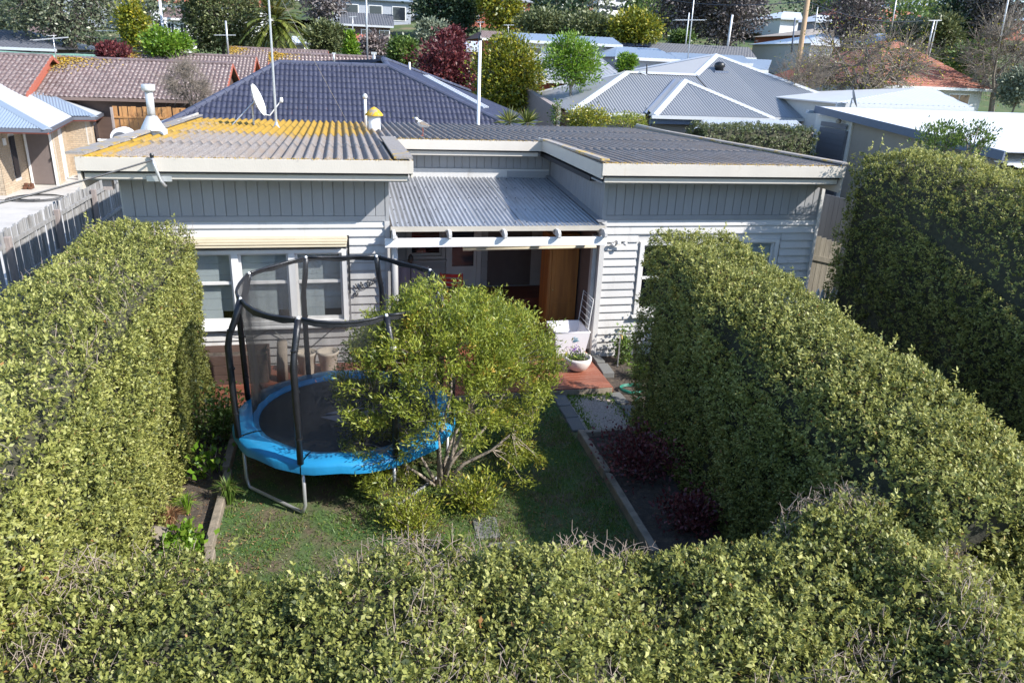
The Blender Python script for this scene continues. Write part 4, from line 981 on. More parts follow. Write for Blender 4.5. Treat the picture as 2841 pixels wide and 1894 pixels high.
def text_obj(name, body, size, mat, parent, M4, ext=0.002):
    cu = bpy.data.curves.new(name, 'FONT'); cu.body = body; cu.size = size; cu.extrude = ext; cu.align_x = 'CENTER'
    ob = bpy.data.objects.new(name, cu); COL.objects.link(ob); dg = bpy.context.evaluated_depsgraph_get(); me = bpy.data.meshes.new_from_object(ob.evaluated_get(dg)); bpy.data.objects.remove(ob)
    me.materials.clear(); me.materials.append(mat); o_ = mkobj(name, me, parent); o_.matrix_local = Matrix.Translation(-org(parent)) @ M4; return o_
p0 = op(.28, .42); text_obj('numerals', '14', 0.15, M['blackmetal'], orn, Matrix.Translation(p0) @ Matrix.Rotation(R_(-25), 4, 'Y') @ Matrix.Rotation(R_(90), 4, 'X'), .006)
p0 = op(.63, .60); text_obj('numerals', '3', 0.10, M['blackmetal'], orn, Matrix.Translation(p0) @ Matrix.Rotation(R_(-25), 4, 'Y') @ Matrix.Rotation(R_(90), 4, 'X'), .006)
# slack wire under the window
MB().tube([(-2.2, 11.73, .80), (-1.5, 11.74, .62), (-1.2, 11.74, .76), (-.9, 11.72, .50), (-.6, 11.73, .42), (-.25, 11.74, .72), (-.1, 11.75, .80)], .006, 5).build('slack_wire', M['blackmetal'], house)
# deck
deck = thing('deck', 'red brown timber deck along the back of the house', 'deck', (1, 11, 0.0))
g = random.Random(4); y = 10.22; rows = 0
while y < 14.25:
    x0, x1 = (-2.3, 4.06+ (0.05 if y > 11.5 else 0)) if y < 11.66 else (0.86, 4.10)
    cutx = g.uniform(0.2, 3.2); segs = [(x0, cutx-0.002), (cutx+.002, x1)] if rows % 2 else [(x0, x1)]
    for a, b in segs: MB().box(a, b, y, y+0.088, 0.118, 0.14+g.uniform(-.0015, .0015)).build('deck_board', M['deck'], deck, bevel=0.003)
    y += 0.093; rows += 1
MB().box(-2.3, 4.06, 10.20, 10.218, 0.02, 0.118).build('edge_board', M['sleeper'], deck)
MB().box(4.062, 4.08, 10.22, 11.75, 0.02, 0.118).build('edge_board', M['deck'], deck)
MB().box(-2.2, 4.0, 10.3, 14.2, 0.0, 0.117).build('joists', M['dark'], deck)
# ------------------------------------------------------------------ trampoline
TC = Vector((-0.05, 8.70, 0.0)); ZP = 0.70
tr = thing('trampoline', 'round trampoline with blue padding and black safety net', 'trampoline', TC)
def pol(a, r, z): return (TC.x+r*math.cos(a), TC.y+r*math.sin(a), z)
ANG = [R_(22.5+45*k) for k in range(8)]
MB().tube([pol(a, 1.30, ZP-0.05) for a in np.linspace(0, 2*math.pi, 49)[:-1]], 0.022, 8, closed=True).build('frame_ring', M['zinc'], tr, True)
mt = MB().lathe([(1.09, 0), (1.09, .008)], (TC.x, TC.y, ZP-0.025), 64).build('jumping_mat', M['mat'], tr)
em = MB(); ex0, ey0 = 0.02, 8.58
for poly in ([(-.36, .10), (-.12, .24), (.20, .22), (-.02, .16), (-.16, .10)], [(-.40, .04), (-.18, .06), (-.10, -.12), (-.06, -.22)], [(.10, .12), (.30, .20), (.26, .04), (.12, -.04)]):
    em.prism([(ex0+a, ey0+b) for a, b in poly], 'z', ZP-0.0155, ZP-0.014)
em.build('printed_emblem', M['greyprint'], mt)
for k in range(8):
    a0, a1 = ANG[k]+0.004, ANG[k]+R_(45)-0.004; mb = MB(); aa = np.linspace(a0, a1, 8)
    g = rng(60+k); prof = [(1.06, ZP-.018), (1.07, ZP+.012), (1.15, ZP+.028), (1.25, ZP+.024), (1.345, ZP+.004), (1.362, ZP-.03), (1.365, ZP-.11)]
    vs = []; n = len(prof)
    for i, a in enumerate(aa):
        sag = 0.007*math.sin(i*1.3+k)+(0.012*math.sin(i*0.9+k) if k in (4, 5) else 0)
        for j, (r, z) in enumerate(prof): vs.append(pol(a, r+(0.008*math.sin(i*2.1+k) if j > 4 else 0), z+sag*(0.4 if j < 2 else 1)))
    mb.add(vs, [(i*n+j, (i+1)*n+j, (i+1)*n+j+1, i*n+j+1) for i in range(7) for j in range(n-1)]); mb.build('pad_segment', M['pad'], tr, True)
for k in range(8):
    a = ANG[k]; g = rng(80+k); zt_ = 2.36+0.05*math.sin(a)
    p = [pol(a, 1.345, ZP+.0), pol(a, 1.355, 1.3), pol(a, 1.36, 1.82), pol(a, 1.335, 1.95), pol(a, 1.255, 2.13), pol(a, 1.185, zt_)]
    po_ = MB().tube(p, [0.036, 0.037, 0.038, 0.034, 0.037, 0.036], 10).build('pole', M['black'], tr, True)
    MB().lathe([(0.016, 0), (0.018, .012), (0.012, .028)], pol(a, 1.18, zt_-.0), 8).build('pole_cap', M['white'], po_)
    for zz in (1.0, 1.55, 2.0): MB().lathe([(0.040, 0), (0.041, .02)], pol(a, 1.348 if zz < 1.9 else 1.315, zz), 10).build('tie', M['white'] if k % 3 == 0 and zz > 1.9 else M['black'], po_)
def zring(a): return 2.37+0.05*math.sin(a)
for k in range(8):
    aa = np.linspace(ANG[k]+.03, ANG[k]+R_(45)-.03, 7)
    MB().tube([pol(a, 1.18-0.012*math.sin((i/6)*math.pi)*0, zring(a)-0.03*math.sin(i/6*math.pi)) for i, a in enumerate(aa)], 0.016, 8).build('top_ring', M['black'], tr, True)
    vs = []
    for i, a in enumerate(aa):
        z = zring(a)-0.03*math.sin(i/6*math.pi)
        vs += [pol(a, 1.185, z+.01), pol(a, 1.19, z-0.055-.01*math.sin(i*2+k))]
    MB().add(vs, [(2*i, 2*i+1, 2*i+3, 2*i+2) for i in range(6)]).build('net_hem', M['black'], tr)
for k in range(0, 8, 2):
    a0, a1 = ANG[(k+4) % 8], ANG[(k+5) % 8]
    p0, p1 = Vector(pol(a0, 1.30, ZP-.05)), Vector(pol(a1, 1.30, ZP-.05)); d = (p1-p0)*0.13
    MB().tube([p0, (p0.x, p0.y, .14), Vector((p0.x, p0.y, .035))+d*.35, Vector((p0.x, p0.y, .03))+d, Vector((p1.x, p1.y, .03))-d, Vector((p1.x, p1.y, .035))-d*.35, (p1.x, p1.y, .14), p1], 0.021, 8).build('leg', M['zinc'], tr, True)
# net: hangs from the top ring, gathered between the left-hand poles
na = 97; aa = np.linspace(0, 2*math.pi, na); zs = np.linspace(0, 1, 9); co = []; att = []
for j, t in enumerate(zs):
    for i, a in enumerate(aa):
        gat = math.exp(-((math.atan2(math.sin(a-R_(168)), math.cos(a-R_(168))))/0.22)**2)
        fold = 0.035*gat*math.sin(a*95)+0.010*math.sin(a*24+j)
        r = 1.175+t*(-0.05)+0.05*math.sin(t*math.pi)*(0.5+0.5*math.sin(a*4))*-1+fold
        z = zring(a)*(1-t)+(ZP+.03)*t-0.04*math.sin(t*math.pi)
        if -2.05 < a-2*math.pi*0 < 0: pass
        co.append(pol(a, r, z)); att.append(0.40+0.42*gat+0.12*max(0, -math.cos(a))+0.05*math.sin(a*31))
co = np.array(co); i = np.arange(9*na).reshape(9, na); fa = np.stack([i[:-1, :-1], i[:-1, 1:], i[1:, 1:], i[1:, :-1]], 2).reshape(-1, 4)
mkobj('safety_net', npmesh('safety_net', co-np.array(org(tr)), fa, M['net'], True, {'rnd': np.array(att)}), tr)

# ------------------------------------------------------------------ the shrub in front of the trampoline
def garden_tree():
    g = rng(31); base = np.array([1.02, 7.92, 0.0]); th = thing('garden_shrub', 'bushy yellow green shrub with several pale stems in front of the trampoline', 'shrub', base)
    cc = np.array([1.16, 7.95, 1.42]); cr = np.array([1.24, 1.05, 1.0])
    mb = MB(); nodes = []
    ends = [(0.25, 7.8, 1.3), (0.55, 8.3, 1.7), (0.95, 7.75, 1.75), (1.2, 8.2, 2.0), (1.55, 7.75, 1.6), (1.95, 8.1, 1.35), (2.1, 7.75, 0.95), (0.35, 7.55, 0.75), (1.3, 7.5, 1.2), (1.75, 8.35, 1.75)]
    for e in ends:
        e = np.array(e); b0 = base+np.array([g.normal(0, .04), g.normal(0, .04), -.03]); m1 = b0*.72+e*.28+np.array([g.normal(0, .04), g.normal(0, .04), .05]); m2 = b0*.4+e*.6+g.normal(0, .06, 3)
        r = g.uniform(.016, .026); mb.tube([b0, m1, m2, e], [r*1.3, r, r*.7, r*.35], 6); nodes += [m1*.5+m2*.5, m2, m2*.5+e*.5, e]
    mb.build('stems', M['barkpale'], th, True); nodes = np.array(nodes)
    n = 640; v = unit(g.normal(0, 1, (n, 3))); v[:, 2] = np.where(v[:, 2] < -0.35, np.abs(v[:, 2]), v[:, 2]); T = cc+v*cr*(0.55+0.47*g.random((n, 1))**.55)*(1+0.13*lumps(v, 2.2, 3)[:, None])
    low = g.random(n) < 0.15        # skirts that hang low on both sides
    T[low] = np.stack([np.where(g.random(low.sum()) < .45, g.uniform(-.05, .65, low.sum()), g.uniform(1.35, 2.25, low.sum())), g.uniform(7.35, 8.3, low.sum()), g.uniform(.25, .95, low.sum())], 1)
    # keep the window onto the bare stems
    op_ = (np.abs(T[:, 0]-1.3) < .55) & (T[:, 2] < 1.0); T = T[~op_]; n = len(T)
    d = np.linalg.norm(T[:, None]-nodes[None], axis=2); near = nodes[d.argmin(1)]; mid = near*.5+T*.5+g.normal(0, .03, (n, 3))
    A = np.concatenate([near, mid]); B = np.concatenate([mid, T]); co, fa = tubes_np(A, B, np.r_[np.full(n, .006), np.full(n, .004)], np.r_[np.full(n, .004), np.full(n, .002)], 4)
    mkobj('branches', npmesh('branches', co-base, fa, M['barkpale']), th)['kind'] = 'stuff'
    per = 125; N_ = n*per; axis = unit(unit(T-cc)*.7+np.array([0, 0, .65])+g.normal(0, .3, (n, 3))); q = g.random(N_)
    ax = np.repeat(axis, per, 0); P = np.repeat(T, per, 0)+ax*(q*0.26-.15)[:, None]+g.normal(0, .042, (N_, 3))
    D = ax*.75+unit(g.normal(0, 1, (N_, 3)))*.8; Nl = g.normal(0, .7, (N_, 3))+[0, 0, .9]
    sz = g.uniform(.034, .07, N_); tone = np.repeat(g.normal(0, .12, n), per)
    leaf_obj('crown', M['shrubleaf'], th, P, D, Nl, sz, sz*.26, np.clip(g.beta(2.4, 2, N_)*.9+tone, 0, 1), g, .12)
garden_tree()
# a bushy skirt of soft growth at its foot
def low_plant(name, label, c, r, h, n, leaf, mat, seed, cat='plant', stems=14, group=None, flat=.8):
    g = rng(seed); c = np.array(c, float); th = thing(name, label, cat, c, 0, group)
    e = c+np.stack([g.normal(0, r*.45, stems), g.normal(0, r*.45, stems), g.uniform(.4, .95, stems)*h], 1); co, fa = tubes_np(np.repeat(c[None], stems, 0), e, .006, .003, 4); mkobj('stems', npmesh('stems', co-c, fa, M['twig']), th)['kind'] = 'stuff'
    pk = g.integers(0, stems, n); q = g.random(n)**.5; P = c+(e[pk]-c)*q[:, None]+g.normal(0, 1, (n, 3))*np.array([r*.28, r*.28, h*.16]); P[:, 2] = np.maximum(P[:, 2], c[2]+.02)
    D = unit(P-c)*.6+g.normal(0, .6, (n, 3))+[0, 0, .2]; Nl = g.normal(0, .5, (n, 3))+[0, 0, flat]; sz = leaf[0]*g.uniform(.6, 1.35, n)
    leaf_obj('foliage', M[mat], th, P, D, Nl, sz, sz*leaf[1]/leaf[0], g.beta(2.2, 2, n), g); return th
low_plant('low_shrub', 'soft fresh green low shrub under the yellow green shrub', (0.62, 7.05, 0), .36, .42, 2400, (.045, .014), 'shrubleaf', 41, 'shrub')
low_plant('low_shrub', 'low olive spray of growth leaning over the paver edge', (1.35, 7.3, 0), .34, .5, 1700, (.06, .018), 'shrubleaf', 42, 'shrub')
low_plant('broadleaf_plant', 'bright green broad leaved plant beside the bed timber', (-1.72, 6.95, 0), .24, .4, 420, (.075, .05), 'brightleaf', 43)
low_plant('low_shrub', 'small shrub with yellowish leaves at the deck corner beside the trampoline', (-1.72, 9.45, 0), .36, .75, 1700, (.06, .03), 'midleaf', 44, 'shrub')
low_plant('broadleaf_plant', 'spindly leafy weed growing beside the trampoline leg', (-1.72, 8.55, 0), .26, .42, 170, (.08, .05), 'brightleaf', 45)
low_plant('climbing_plant', 'dark leafy climber growing round the garden tap', (4.72, 11.45, 0), .22, .62, 620, (.06, .045), 'midleaf', 46)
low_plant('maple_shrub', 'low dark red leaved shrub in the shaded bed', (3.62, 7.75, 0), .5, .55, 2200, (.05, .03), 'redleaf', 47, 'shrub')
low_plant('maple_shrub', 'second dark red leaved shrub nearer the front hedge', (3.7, 6.6, 0), .45, .45, 1500, (.05, .03), 'redleaf', 48, 'shrub')
def tuft(name, label, c, r, h, n, mat, seed, w_=.008, cat='grass tuft'):
    g = rng(seed); c = np.array(c, float); o = None
    a = g.random(n)*6.283; lean = g.uniform(.05, .8, n); P = c+np.stack([np.cos(a)*r*.25, np.sin(a)*r*.25, np.zeros(n)], 1)*g.random((n, 1)); mid = P+np.stack([np.cos(a)*r*.4*lean, np.sin(a)*r*.4*lean, h*g.uniform(.5, .8, n)], 1); tip = mid+np.stack([np.cos(a)*r*lean, np.sin(a)*r*lean, h*(.45-.8*lean)*g.uniform(.5, 1, n)], 1)
    s = np.stack([-np.sin(a), np.cos(a), np.zeros(n)], 1)*w_/2; co = np.stack([P-s, P+s, mid+s, mid-s, tip], 1).reshape(-1, 3)-c; b = (np.arange(n)*5)[:, None]
    fa = np.concatenate([b+np.array([[0, 1, 2, 3]]), b+np.array([[3, 2, 4, 4]])], 0)
    me = bpy.data.meshes.new(name); me.from_pydata(co.tolist(), [], [tuple(dict.fromkeys(f)) for f in fa.tolist()]); at_ = me.attributes.new('rnd', 'FLOAT', 'POINT'); at_.data.foreach_set('value', np.repeat(g.random(n), 5).astype(np.float32)); me.materials.append(M[mat])
    o = mkobj(name, me, None, c); tag(o, label, cat); return o
tuft('grass_tuft', 'long grass tuft growing over the bed timber', (-1.42, 7.9, 0), .22, .34, 130, 'grass', 51)
tuft('grass_tuft', 'smaller grass tuft behind the broad leaved plant', (-1.85, 7.75, 0), .2, .26, 80, 'brightleaf', 52)
tuft('grass_tuft', 'strappy bright green clump beside the deck edge', (4.75, 10.75, 0), .32, .3, 150, 'brightleaf', 53, .014)
tuft('grass_tuft', 'dark grass tuft beside the buried paver', (1.0, 6.5, 0), .3, .3, 160, 'grass', 54)
tuft('grass_tuft', 'dry reddish grass clump at the foot of the left hedge', (-1.98, 7.55, 0), .22, .22, 140, 'drygrass', 55)
# rock / stump in the left bed
def rock(name, label, c, r, mat, seed, cat='rock'):
    bm = bmesh.new(); bmesh.ops.create_icosphere(bm, subdivisions=3, radius=1); g = rng(seed); V = np.array([v.co for v in bm.verts]); k = 1+0.16*lumps(V, 1.4, seed)+0.05*lumps(V, 4, seed)
    for v, q in zip(bm.verts, k): v.co = Vector((v.co.x*r[0]*q, v.co.y*r[1]*q, max(v.co.z, -.3)*r[2]*q))
    me = bpy.data.meshes.new(name); bm.to_mesh(me); bm.free(); me.polygons.foreach_set('use_smooth', [True]*len(me.polygons)); me.materials.append(M[mat]); return tag(mkobj(name, me, None, c), label, cat)
rock('rock', 'rounded brown rock in the left garden bed', (-2.02, 7.15, .1), (.15, .13, .16), 'sleeper', 3)
# timbers and pavers
for (x, y0, y1, z, lab) in ((-1.53, 8.55, 10.1, .13, 'bed edging timber running under the trampoline side towards the deck'), (-1.50, 6.95, 8.5, .11, 'sunlit bed edging timber beside the broad leaved plant'), (-1.46, 5.2, 6.9, .10, 'bed edging timber disappearing under the front hedge'),
                          (3.12, 7.75, 8.86, .14, 'bed edging timber below the gravel path corner'), (3.09, 6.1, 7.7, .13, 'long bed edging timber in the shade beside the lawn'), (3.07, 4.6, 6.05, .12, 'bed edging timber ending at the front hedge')):
    o = MB().box(x-.045, x+.045, y0, y1, -.03, z).build('edging_timber', M['sleeper'], None, bevel=.008, origin=(x, y0, 0)); tag(o, lab, 'timber', 'edging timbers of the garden beds')
    o.rotation_euler = (0, 0, random.Random(int(y0*10)).gauss(0, .012))
o = MB().box(3.14, 4.0, 8.86, 8.93, -.02, .09).build('edging_timber', M['sleeper'], None, bevel=.008, origin=(3.5, 8.9, 0)); tag(o, 'short cross timber closing the gravel path', 'timber', 'edging timbers of the garden beds')
pv = [(3.08, 9.85, .2, .36, 'paver at the deck end of the gravel path, left edge'), (3.07, 9.45, .2, .36, 'second paver from the deck along the path left edge'), (3.06, 9.05, .2, .36, 'third paver from the deck along the path left edge'), (4.0, 9.8, .2, .40, 'paver at the deck end of the gravel path, right edge'), (4.02, 9.35, .2, .38, 'second paver from the deck along the path right edge'), (1.28, 6.75, .28, .4, 'half buried dark paver under the shrub'), (1.38, 6.25, .3, .4, 'half buried dark paver beside the front hedge'),
      (4.14, 10.85, .2, .42, 'paver lying against the right edge of the deck'), (4.18, 11.35, .16, .32, 'raised brick coloured block beside the deck and tap')]
for i, (x, y, wx, wy, lab) in enumerate(pv):
    o = MB().box(x, x+wx, y, y+wy, -.03, .045 if i < 5 else .022 if i < 7 else .1).build('paver', M['paver'], None, bevel=.01, origin=(x+wx/2, y+wy/2, 0)); tag(o, lab, 'paver', 'concrete pavers edging path and lawn'); o.rotation_euler = (random.Random(i).gauss(0, .02), random.Random(i+9).gauss(0, .02), random.Random(i+5).gauss(0, .05))
# ------------------------------------------------------------------ things on the deck
tub = thing('storage_tub', 'white plastic storage tub with a blue green label on the deck', 'tub', (3.72, 11.78, .14))
def frus(mb, x0, x1, y0, y1, z0, x2, x3, y2, y3, z1, inner=False):
    v = [(x0,y0,z0),(x1,y0,z0),(x1,y1,z0),(x0,y1,z0),(x2,y2,z1),(x3,y2,z1),(x3,y3,z1),(x2,y3,z1)]
    return mb.add(v, [(0,3,2,1),(0,1,5,4),(1,2,6,5),(2,3,7,6),(3,0,4,7)])
mb = MB(); frus(mb, 3.49, 3.98, 11.48, 11.98, .14, 3.42, 4.05, 11.42, 12.04, .62); frus(mb, 3.50, 3.97, 11.49, 11.97, .15, 3.435, 4.035, 11.435, 12.025, .62); mb.build('bin', M['plastic'], tub)
MB().tube([(3.425, 11.425, .62), (4.045, 11.425, .62), (4.045, 12.035, .62), (3.425, 12.035, .62)], .014, 8, closed=True).build('rim', M['plastic'], tub, True)
MB().tube([(3.41, 11.6, .56), (3.385, 11.68, .54), (3.385, 11.78, .54), (3.41, 11.86, .56)], .01, 6).build('handle', M['blackmetal'], tub)
Tm = lambda x, z: Matrix.Translation((x, 11.445-(z-.4)*.12, z)) @ Matrix.Rotation(R_(90-7), 4, 'X')
text_obj('label_text', 'Fay', .06, M['teal'], tub, Matrix.Translation((3.80, 11.424, .50)) @ Matrix.Rotation(R_(96), 4, 'X'), .001)
for i in range(3): MB().box(3.755, 3.755+(.09, .11, .05)[i], 11.4275+i*.003, 11.432+i*.003, .478-i*.018, .482-i*.018).build('label_line', M['teal'], tub)
bw = thing('bowl_planter', 'shallow white bowl planter with purple flowers on the deck', 'planter', (3.70, 10.95, .14))
MB().lathe([(.10, 0), (.17, .05), (.215, .13), (.232, .20), (.228, .235), (.20, .235), (.19, .19), (.12, .17), (0.005, .17)], (3.70, 10.95, .14), 32, cap=False).build('bowl', M['bowl'], bw, True)
MB().lathe([(.19, 0), (.005, .02)], (3.70, 10.95, .325), 24, cap=False).build('soil', M['soil'], bw)
g = rng(71); n = 420; P = np.array([3.70, 10.96, .34])+np.stack([g.normal(0, .085, n), g.normal(0, .08, n), np.abs(g.normal(0, .06, n))], 1)
leaf_obj('leaves', M['midleaf'], bw, P, g.normal(0, 1, (n, 3))+[0, 0, .5], g.normal(0, 1, (n, 3)), .035, .018, g.random(n), g)
n = 110; P = np.array([3.66, 11.0, .46])+np.stack([g.normal(0, .06, n), g.normal(0, .05, n), g.normal(0, .045, n)], 1)
leaf_obj('flowers', M['purple'], bw, P, g.normal(0, 1, (n, 3)), g.normal(0, 1, (n, 3)), .026, .022, g.random(n), g)
MB().bar((3.79, 11.0, .33), (3.74, 10.99, .50), .03, .004).build('plant_tag', M['white'], bw)
rk = thing('clothes_airer', 'folded wire clothes airer leaning at the porch side wall', 'airer', (4.05, 11.7, .14))
def rackpt(s, t): return Vector((4.0+.12*s*0+.10*t, 11.55+.55*s, .16+1.0*t))
fr = MB(); fr.tube([rackpt(0, 0), rackpt(0, 1), rackpt(1, 1), rackpt(1, 0)], .009, 6); fr.build('frame', M['white'], rk)
for t in np.linspace(.12, .95, 9): MB().tube([rackpt(0, t), rackpt(1, t)], .004, 5).build('rod', M['white'], rk)
wd = thing('wardrobe', 'honey coloured timber wardrobe standing inside the porch', 'wardrobe', (3.9, 12.9, .14))
MB().box(3.60, 4.17, 12.74, 13.25, .14, 2.02).build('carcass', M['wardrobe'], wd)
for a, b in ((3.61, 3.66), (3.665, 4.165)):
    dd = MB().box(a, b, 12.712, 12.738, .18, 1.98).build('door', M['wardrobe'], wd, bevel=.004)
    if b-a > .2:
        for z0, z1 in ((.24, .74), (.84, 1.92)):
            MB().box(a+.07, b-.07, 12.702, 12.711, z0, z1).build('panel', M['wardrobe'], dd, bevel=.004)
MB().lathe([(.012, 0), (.016, .012), (.008, .03)], (3.70, 12.70, .98), 8).build('knob', M['brass'], wd)
# red table and chairs, lilac cloth, pole
tb = thing('round_table', 'red round metal table behind the net on the porch', 'table', (1.28, 13.1, .14))
MB().lathe([(.33, 0), (.34, .012), (.33, .024)], (1.28, 13.1, .80), 32).build('table_top', M['red'], tb)
for k in range(3):
    a = k*2.094+.4; MB().tube([(1.28+.05*math.cos(a), 13.1+.05*math.sin(a), .80), (1.28+.28*math.cos(a), 13.1+.28*math.sin(a), .14)], .012, 6).build('leg', M['red'], tb)
def chair(c, rz_, lab):
    t = thing('folding_chair', lab, 'chair', c, rz_, 'red folding chairs on the porch')
    for k in range(4): MB().box(-.2, .2, -.19+k*.1, -.11+k*.1, .44, .455).build('seat_slat', M['red'], t, local=True)
    for k in range(3): MB().box(-.2, .2, .235+.02*k, .247+.02*k, .60+k*.085, .665+k*.085).build('back_slat', M['red'], t, local=True)
    for s in (-1, 1):
        MB().tube([(s*.21, -.24, 0), (s*.21, .22, .5), (s*.21, .28, .86)], .011, 6).build('leg', M['red'], t, local=True)
        MB().tube([(s*.19, .26, 0), (s*.19, -.2, .45)], .011, 6).build('leg', M['red'], t, local=True)
chair((1.95, 13.7, .14), R_(-12), 'red slatted folding chair in front of the porch door'); chair((1.75, 12.6, .14), R_(150), 'red folding chair half hidden behind the yellow green shrub')
cl = thing('draped_cloth', 'pale lilac sheet hanging over an airer behind the red table', 'cloth', (1.22, 14.0, .14))
vs = []; nn = 14
for i in range(nn):
    x = .92+.62*i/(nn-1); yv = 14.0+.03*math.sin(i*1.7)
    vs += [(x, yv, 1.12+.01*math.sin(i)), (x+.01, yv-.03, .62)]
MB().add(vs, [(2*i, 2*i+1, 2*i+3, 2*i+2) for i in range(nn-1)]).build('sheet', M['lilac'], cl, True)
MB().tube([(.9, 14.02, .14), (.9, 14.02, 1.13), (1.56, 14.02, 1.13), (1.56, 14.02, .14)], .01, 6).build('stand', M['white'], cl)
ps = thing('garden_torch', 'black garden torch pole standing beside the red table', 'torch', (1.12, 12.85, .14))
MB().tube([(1.12, 12.85, .14), (1.12, 12.85, 1.52)], .011, 6).build('pole', M['blackmetal'], ps); MB().lathe([(.02, 0), (.05, .06), (.045, .13), (.015, .17)], (1.12, 12.85, 1.5), 10).build('lamp_head', M['blackmetal'], ps, True)
# pots and planter box
for i, (x, y, s, lab) in enumerate(((-.66, 11.35, 1.0, 'cream tapered stone pot nearer the planter box'), (-.33, 11.32, 1.04, 'cream tapered stone pot behind the shrub'))):
    t = thing('stone_pot', lab, 'pot', (x, y, .14), 0, 'pair of cream stone pots on the deck')
    MB().lathe([(.105*s, 0), (.150*s, .30*s), (.168*s, .325*s), (.168*s, .36*s), (.145*s, .36*s), (.135*s, .30*s), (.01, .29*s)], (x, y, .14), 28, cap=False).build('body', M['pot'], t, True)
pb = thing('planter_box', 'long brown timber planter box against the house wall', 'planter', (-1.8, 11.3, .14))
for k in range(3): MB().box(-2.35, -1.22, 11.02, 11.045, .145+k*.155, .145+k*.155+.15).build('board', M['boxwood_and_shade'], pb, bevel=.003)
for k in range(3): MB().box(-2.35, -1.22, 11.475, 11.50, .145+k*.155, .145+k*.155+.15).build('board', M['boxwood_and_shade'], pb, bevel=.003)
for x in (-2.35, -1.245): MB().box(x, x+.025, 11.047, 11.473, .145, .605).build('end_board', M['boxwood_and_shade'], pb)
MB().box(-2.3, -1.27, 11.06, 11.46, .2, .5).build('soil', M['soil'], pb)
lg = thing('mottled_log', 'mottled pale log stood on end beside the planter box', 'log', (-1.02, 11.1, .14)); MB().tube([(-1.02, 11.1, .14), (-1.01, 11.1, .45), (-.99, 11.09, .78)], [.085, .08, .075], 12).build('log', M['barkpale'], lg, True)
# tap and hose
tp = thing('garden_tap', 'garden tap on an upright pipe beside the deck', 'tap', (4.55, 11.3, 0)); MB().tube([(4.55, 11.3, 0), (4.55, 11.3, .62)], .012, 8).build('pipe', M['zinc'], tp); MB().tube([(4.55, 11.3, .6), (4.55, 11.24, .6), (4.55, 11.21, .55)], .014, 8).build('spout', M['brass'], tp); MB().bar((4.51, 11.3, .66), (4.59, 11.3, .66), .012, .012).build('handle', M['brass'], tp)
hp = [(4.42+.19*math.cos(t)*(1+.05*math.sin(3*t)), 10.28+.15*math.sin(t), .03+.012*(t/6.28)) for t in np.linspace(0, 22, 90)]
o = MB().tube(hp+[(4.5, 10.05, .03), (4.3, 9.85, .03), (4.35, 9.6, .03)], .009, 6).build('garden_hose', M['hose'], None, True, origin=(4.4, 10.2, 0)); tag(o, 'dark green garden hose coiled at the deck corner', 'hose')
# ------------------------------------------------------------------ side fences and gate
paling_fence('paling_fence', 'weathered silver paling fence along the left boundary', (-5.8, 24.3, 0), (-5.8, 9.3, 0), 1.82, 2.5, M['paling'], M['paling'], 0.1, 2.15, 1, rails=(0.26, 0.95, 1.55), post_top=-.06)
gt = thing('side_gate', 'weathered brown board gate beside the house corner', 'gate', (8.33, 11.95, 0))
for k in range(6):
    a = 8.33+k*.112; tz = 2.16-.034*k; MB().box(a, a+.106, 11.95, 11.972, 0.05, tz).build('board', M['gatewood'], gt)
for z in (1.72, .5): MB().bar((8.33, 11.935, z+.04), (9.0, 11.935, z-.10), .03, .09, up=(0, 0, 1)).build('rail', M['gatewood'], gt)
pf = thing('picket_panel', 'short white picket panel in front of the side gate', 'fence', (8.3, 11.2, 0))
for k in range(6):
    a = 8.12+k*.1; MB().prism([(a, .05), (a+.07, .05), (a+.07, 1.28), (a+.035, 1.36), (a, 1.28)], 'y', 11.2, 11.22).build('picket', M['white'], pf)
MB().box(8.1, 8.75, 11.221, 11.25, 1.0, 1.06).build('rail', M['white'], pf)
dk = thing('board_fence', 'tall dark board fence behind the side gate', 'fence', (9.3, 13, 0))
for k in range(14):
    a = 12.35+k*.15; MB().box(9.62, 9.64, a, a+.143, 0, 2.66-.005*k).build('board', M['darkfence'], dk)
MB().box(9.641, 9.68, 12.35, 14.4, 2.1, 2.18).build('rail', M['darkfence'], dk)
# ------------------------------------------------------------------ things on the roof
def roof_pt(px, py, z): p = atz(px, py, z); return Vector(p)
p = roof_pt(767, 352, 3.31); ms = thing('antenna_mast', 'tall thin antenna mast on the lichen covered roof beside the dish', 'antenna', p)
tpnt = Vector(at(742, -60, p.y+.05)); MB().tube([p-Vector((0, 0, .1)), p*.5+tpnt*.5, tpnt], [.028, .024, .02], 8).build('mast', M['zinc'], ms)
MB().lathe([(.09, 0), (.05, .05), (.03, .12)], p-Vector((0, 0, .02)), 10).build('base_flashing', M['zinc'], ms)
w2 = roof_pt(962, 336, 3.28); MB().tube([Vector(at(752, -55, p.y)), w2], .006, 4).build('guy_wire', M['zinc'], ms)
d0 = Vector(at(718, 277, 18.6)); ds = thing('satellite_dish', 'white satellite dish on the lichen covered roof', 'satellite dish', (d0.x, d0.y, 3.3))
nrm = Vector((0.93, -0.16, 0.33)).normalized(); sx = nrm.cross(Vector((0, 0, 1))).normalized(); sz_ = sx.cross(nrm)
mb = MB(); rings = 6; ns = 28; vs = []
for i in range(rings+1):
    q = i/rings; r = .36*q
    for k in range(ns): a = 6.283*k/ns; vs.append(d0+sx*math.cos(a)*r*.92+sz_*math.sin(a)*r+nrm*(.085*q*q-.085))
for side in (0, 1):
    off = -nrm*.012*side; mb.add([v+off for v in vs], [(i*ns+k, i*ns+(k+1) % ns, (i+1)*ns+(k+1) % ns, (i+1)*ns+k) for i in range(rings) for k in range(ns)])
mb.build('reflector', M['dish'], ds, True)
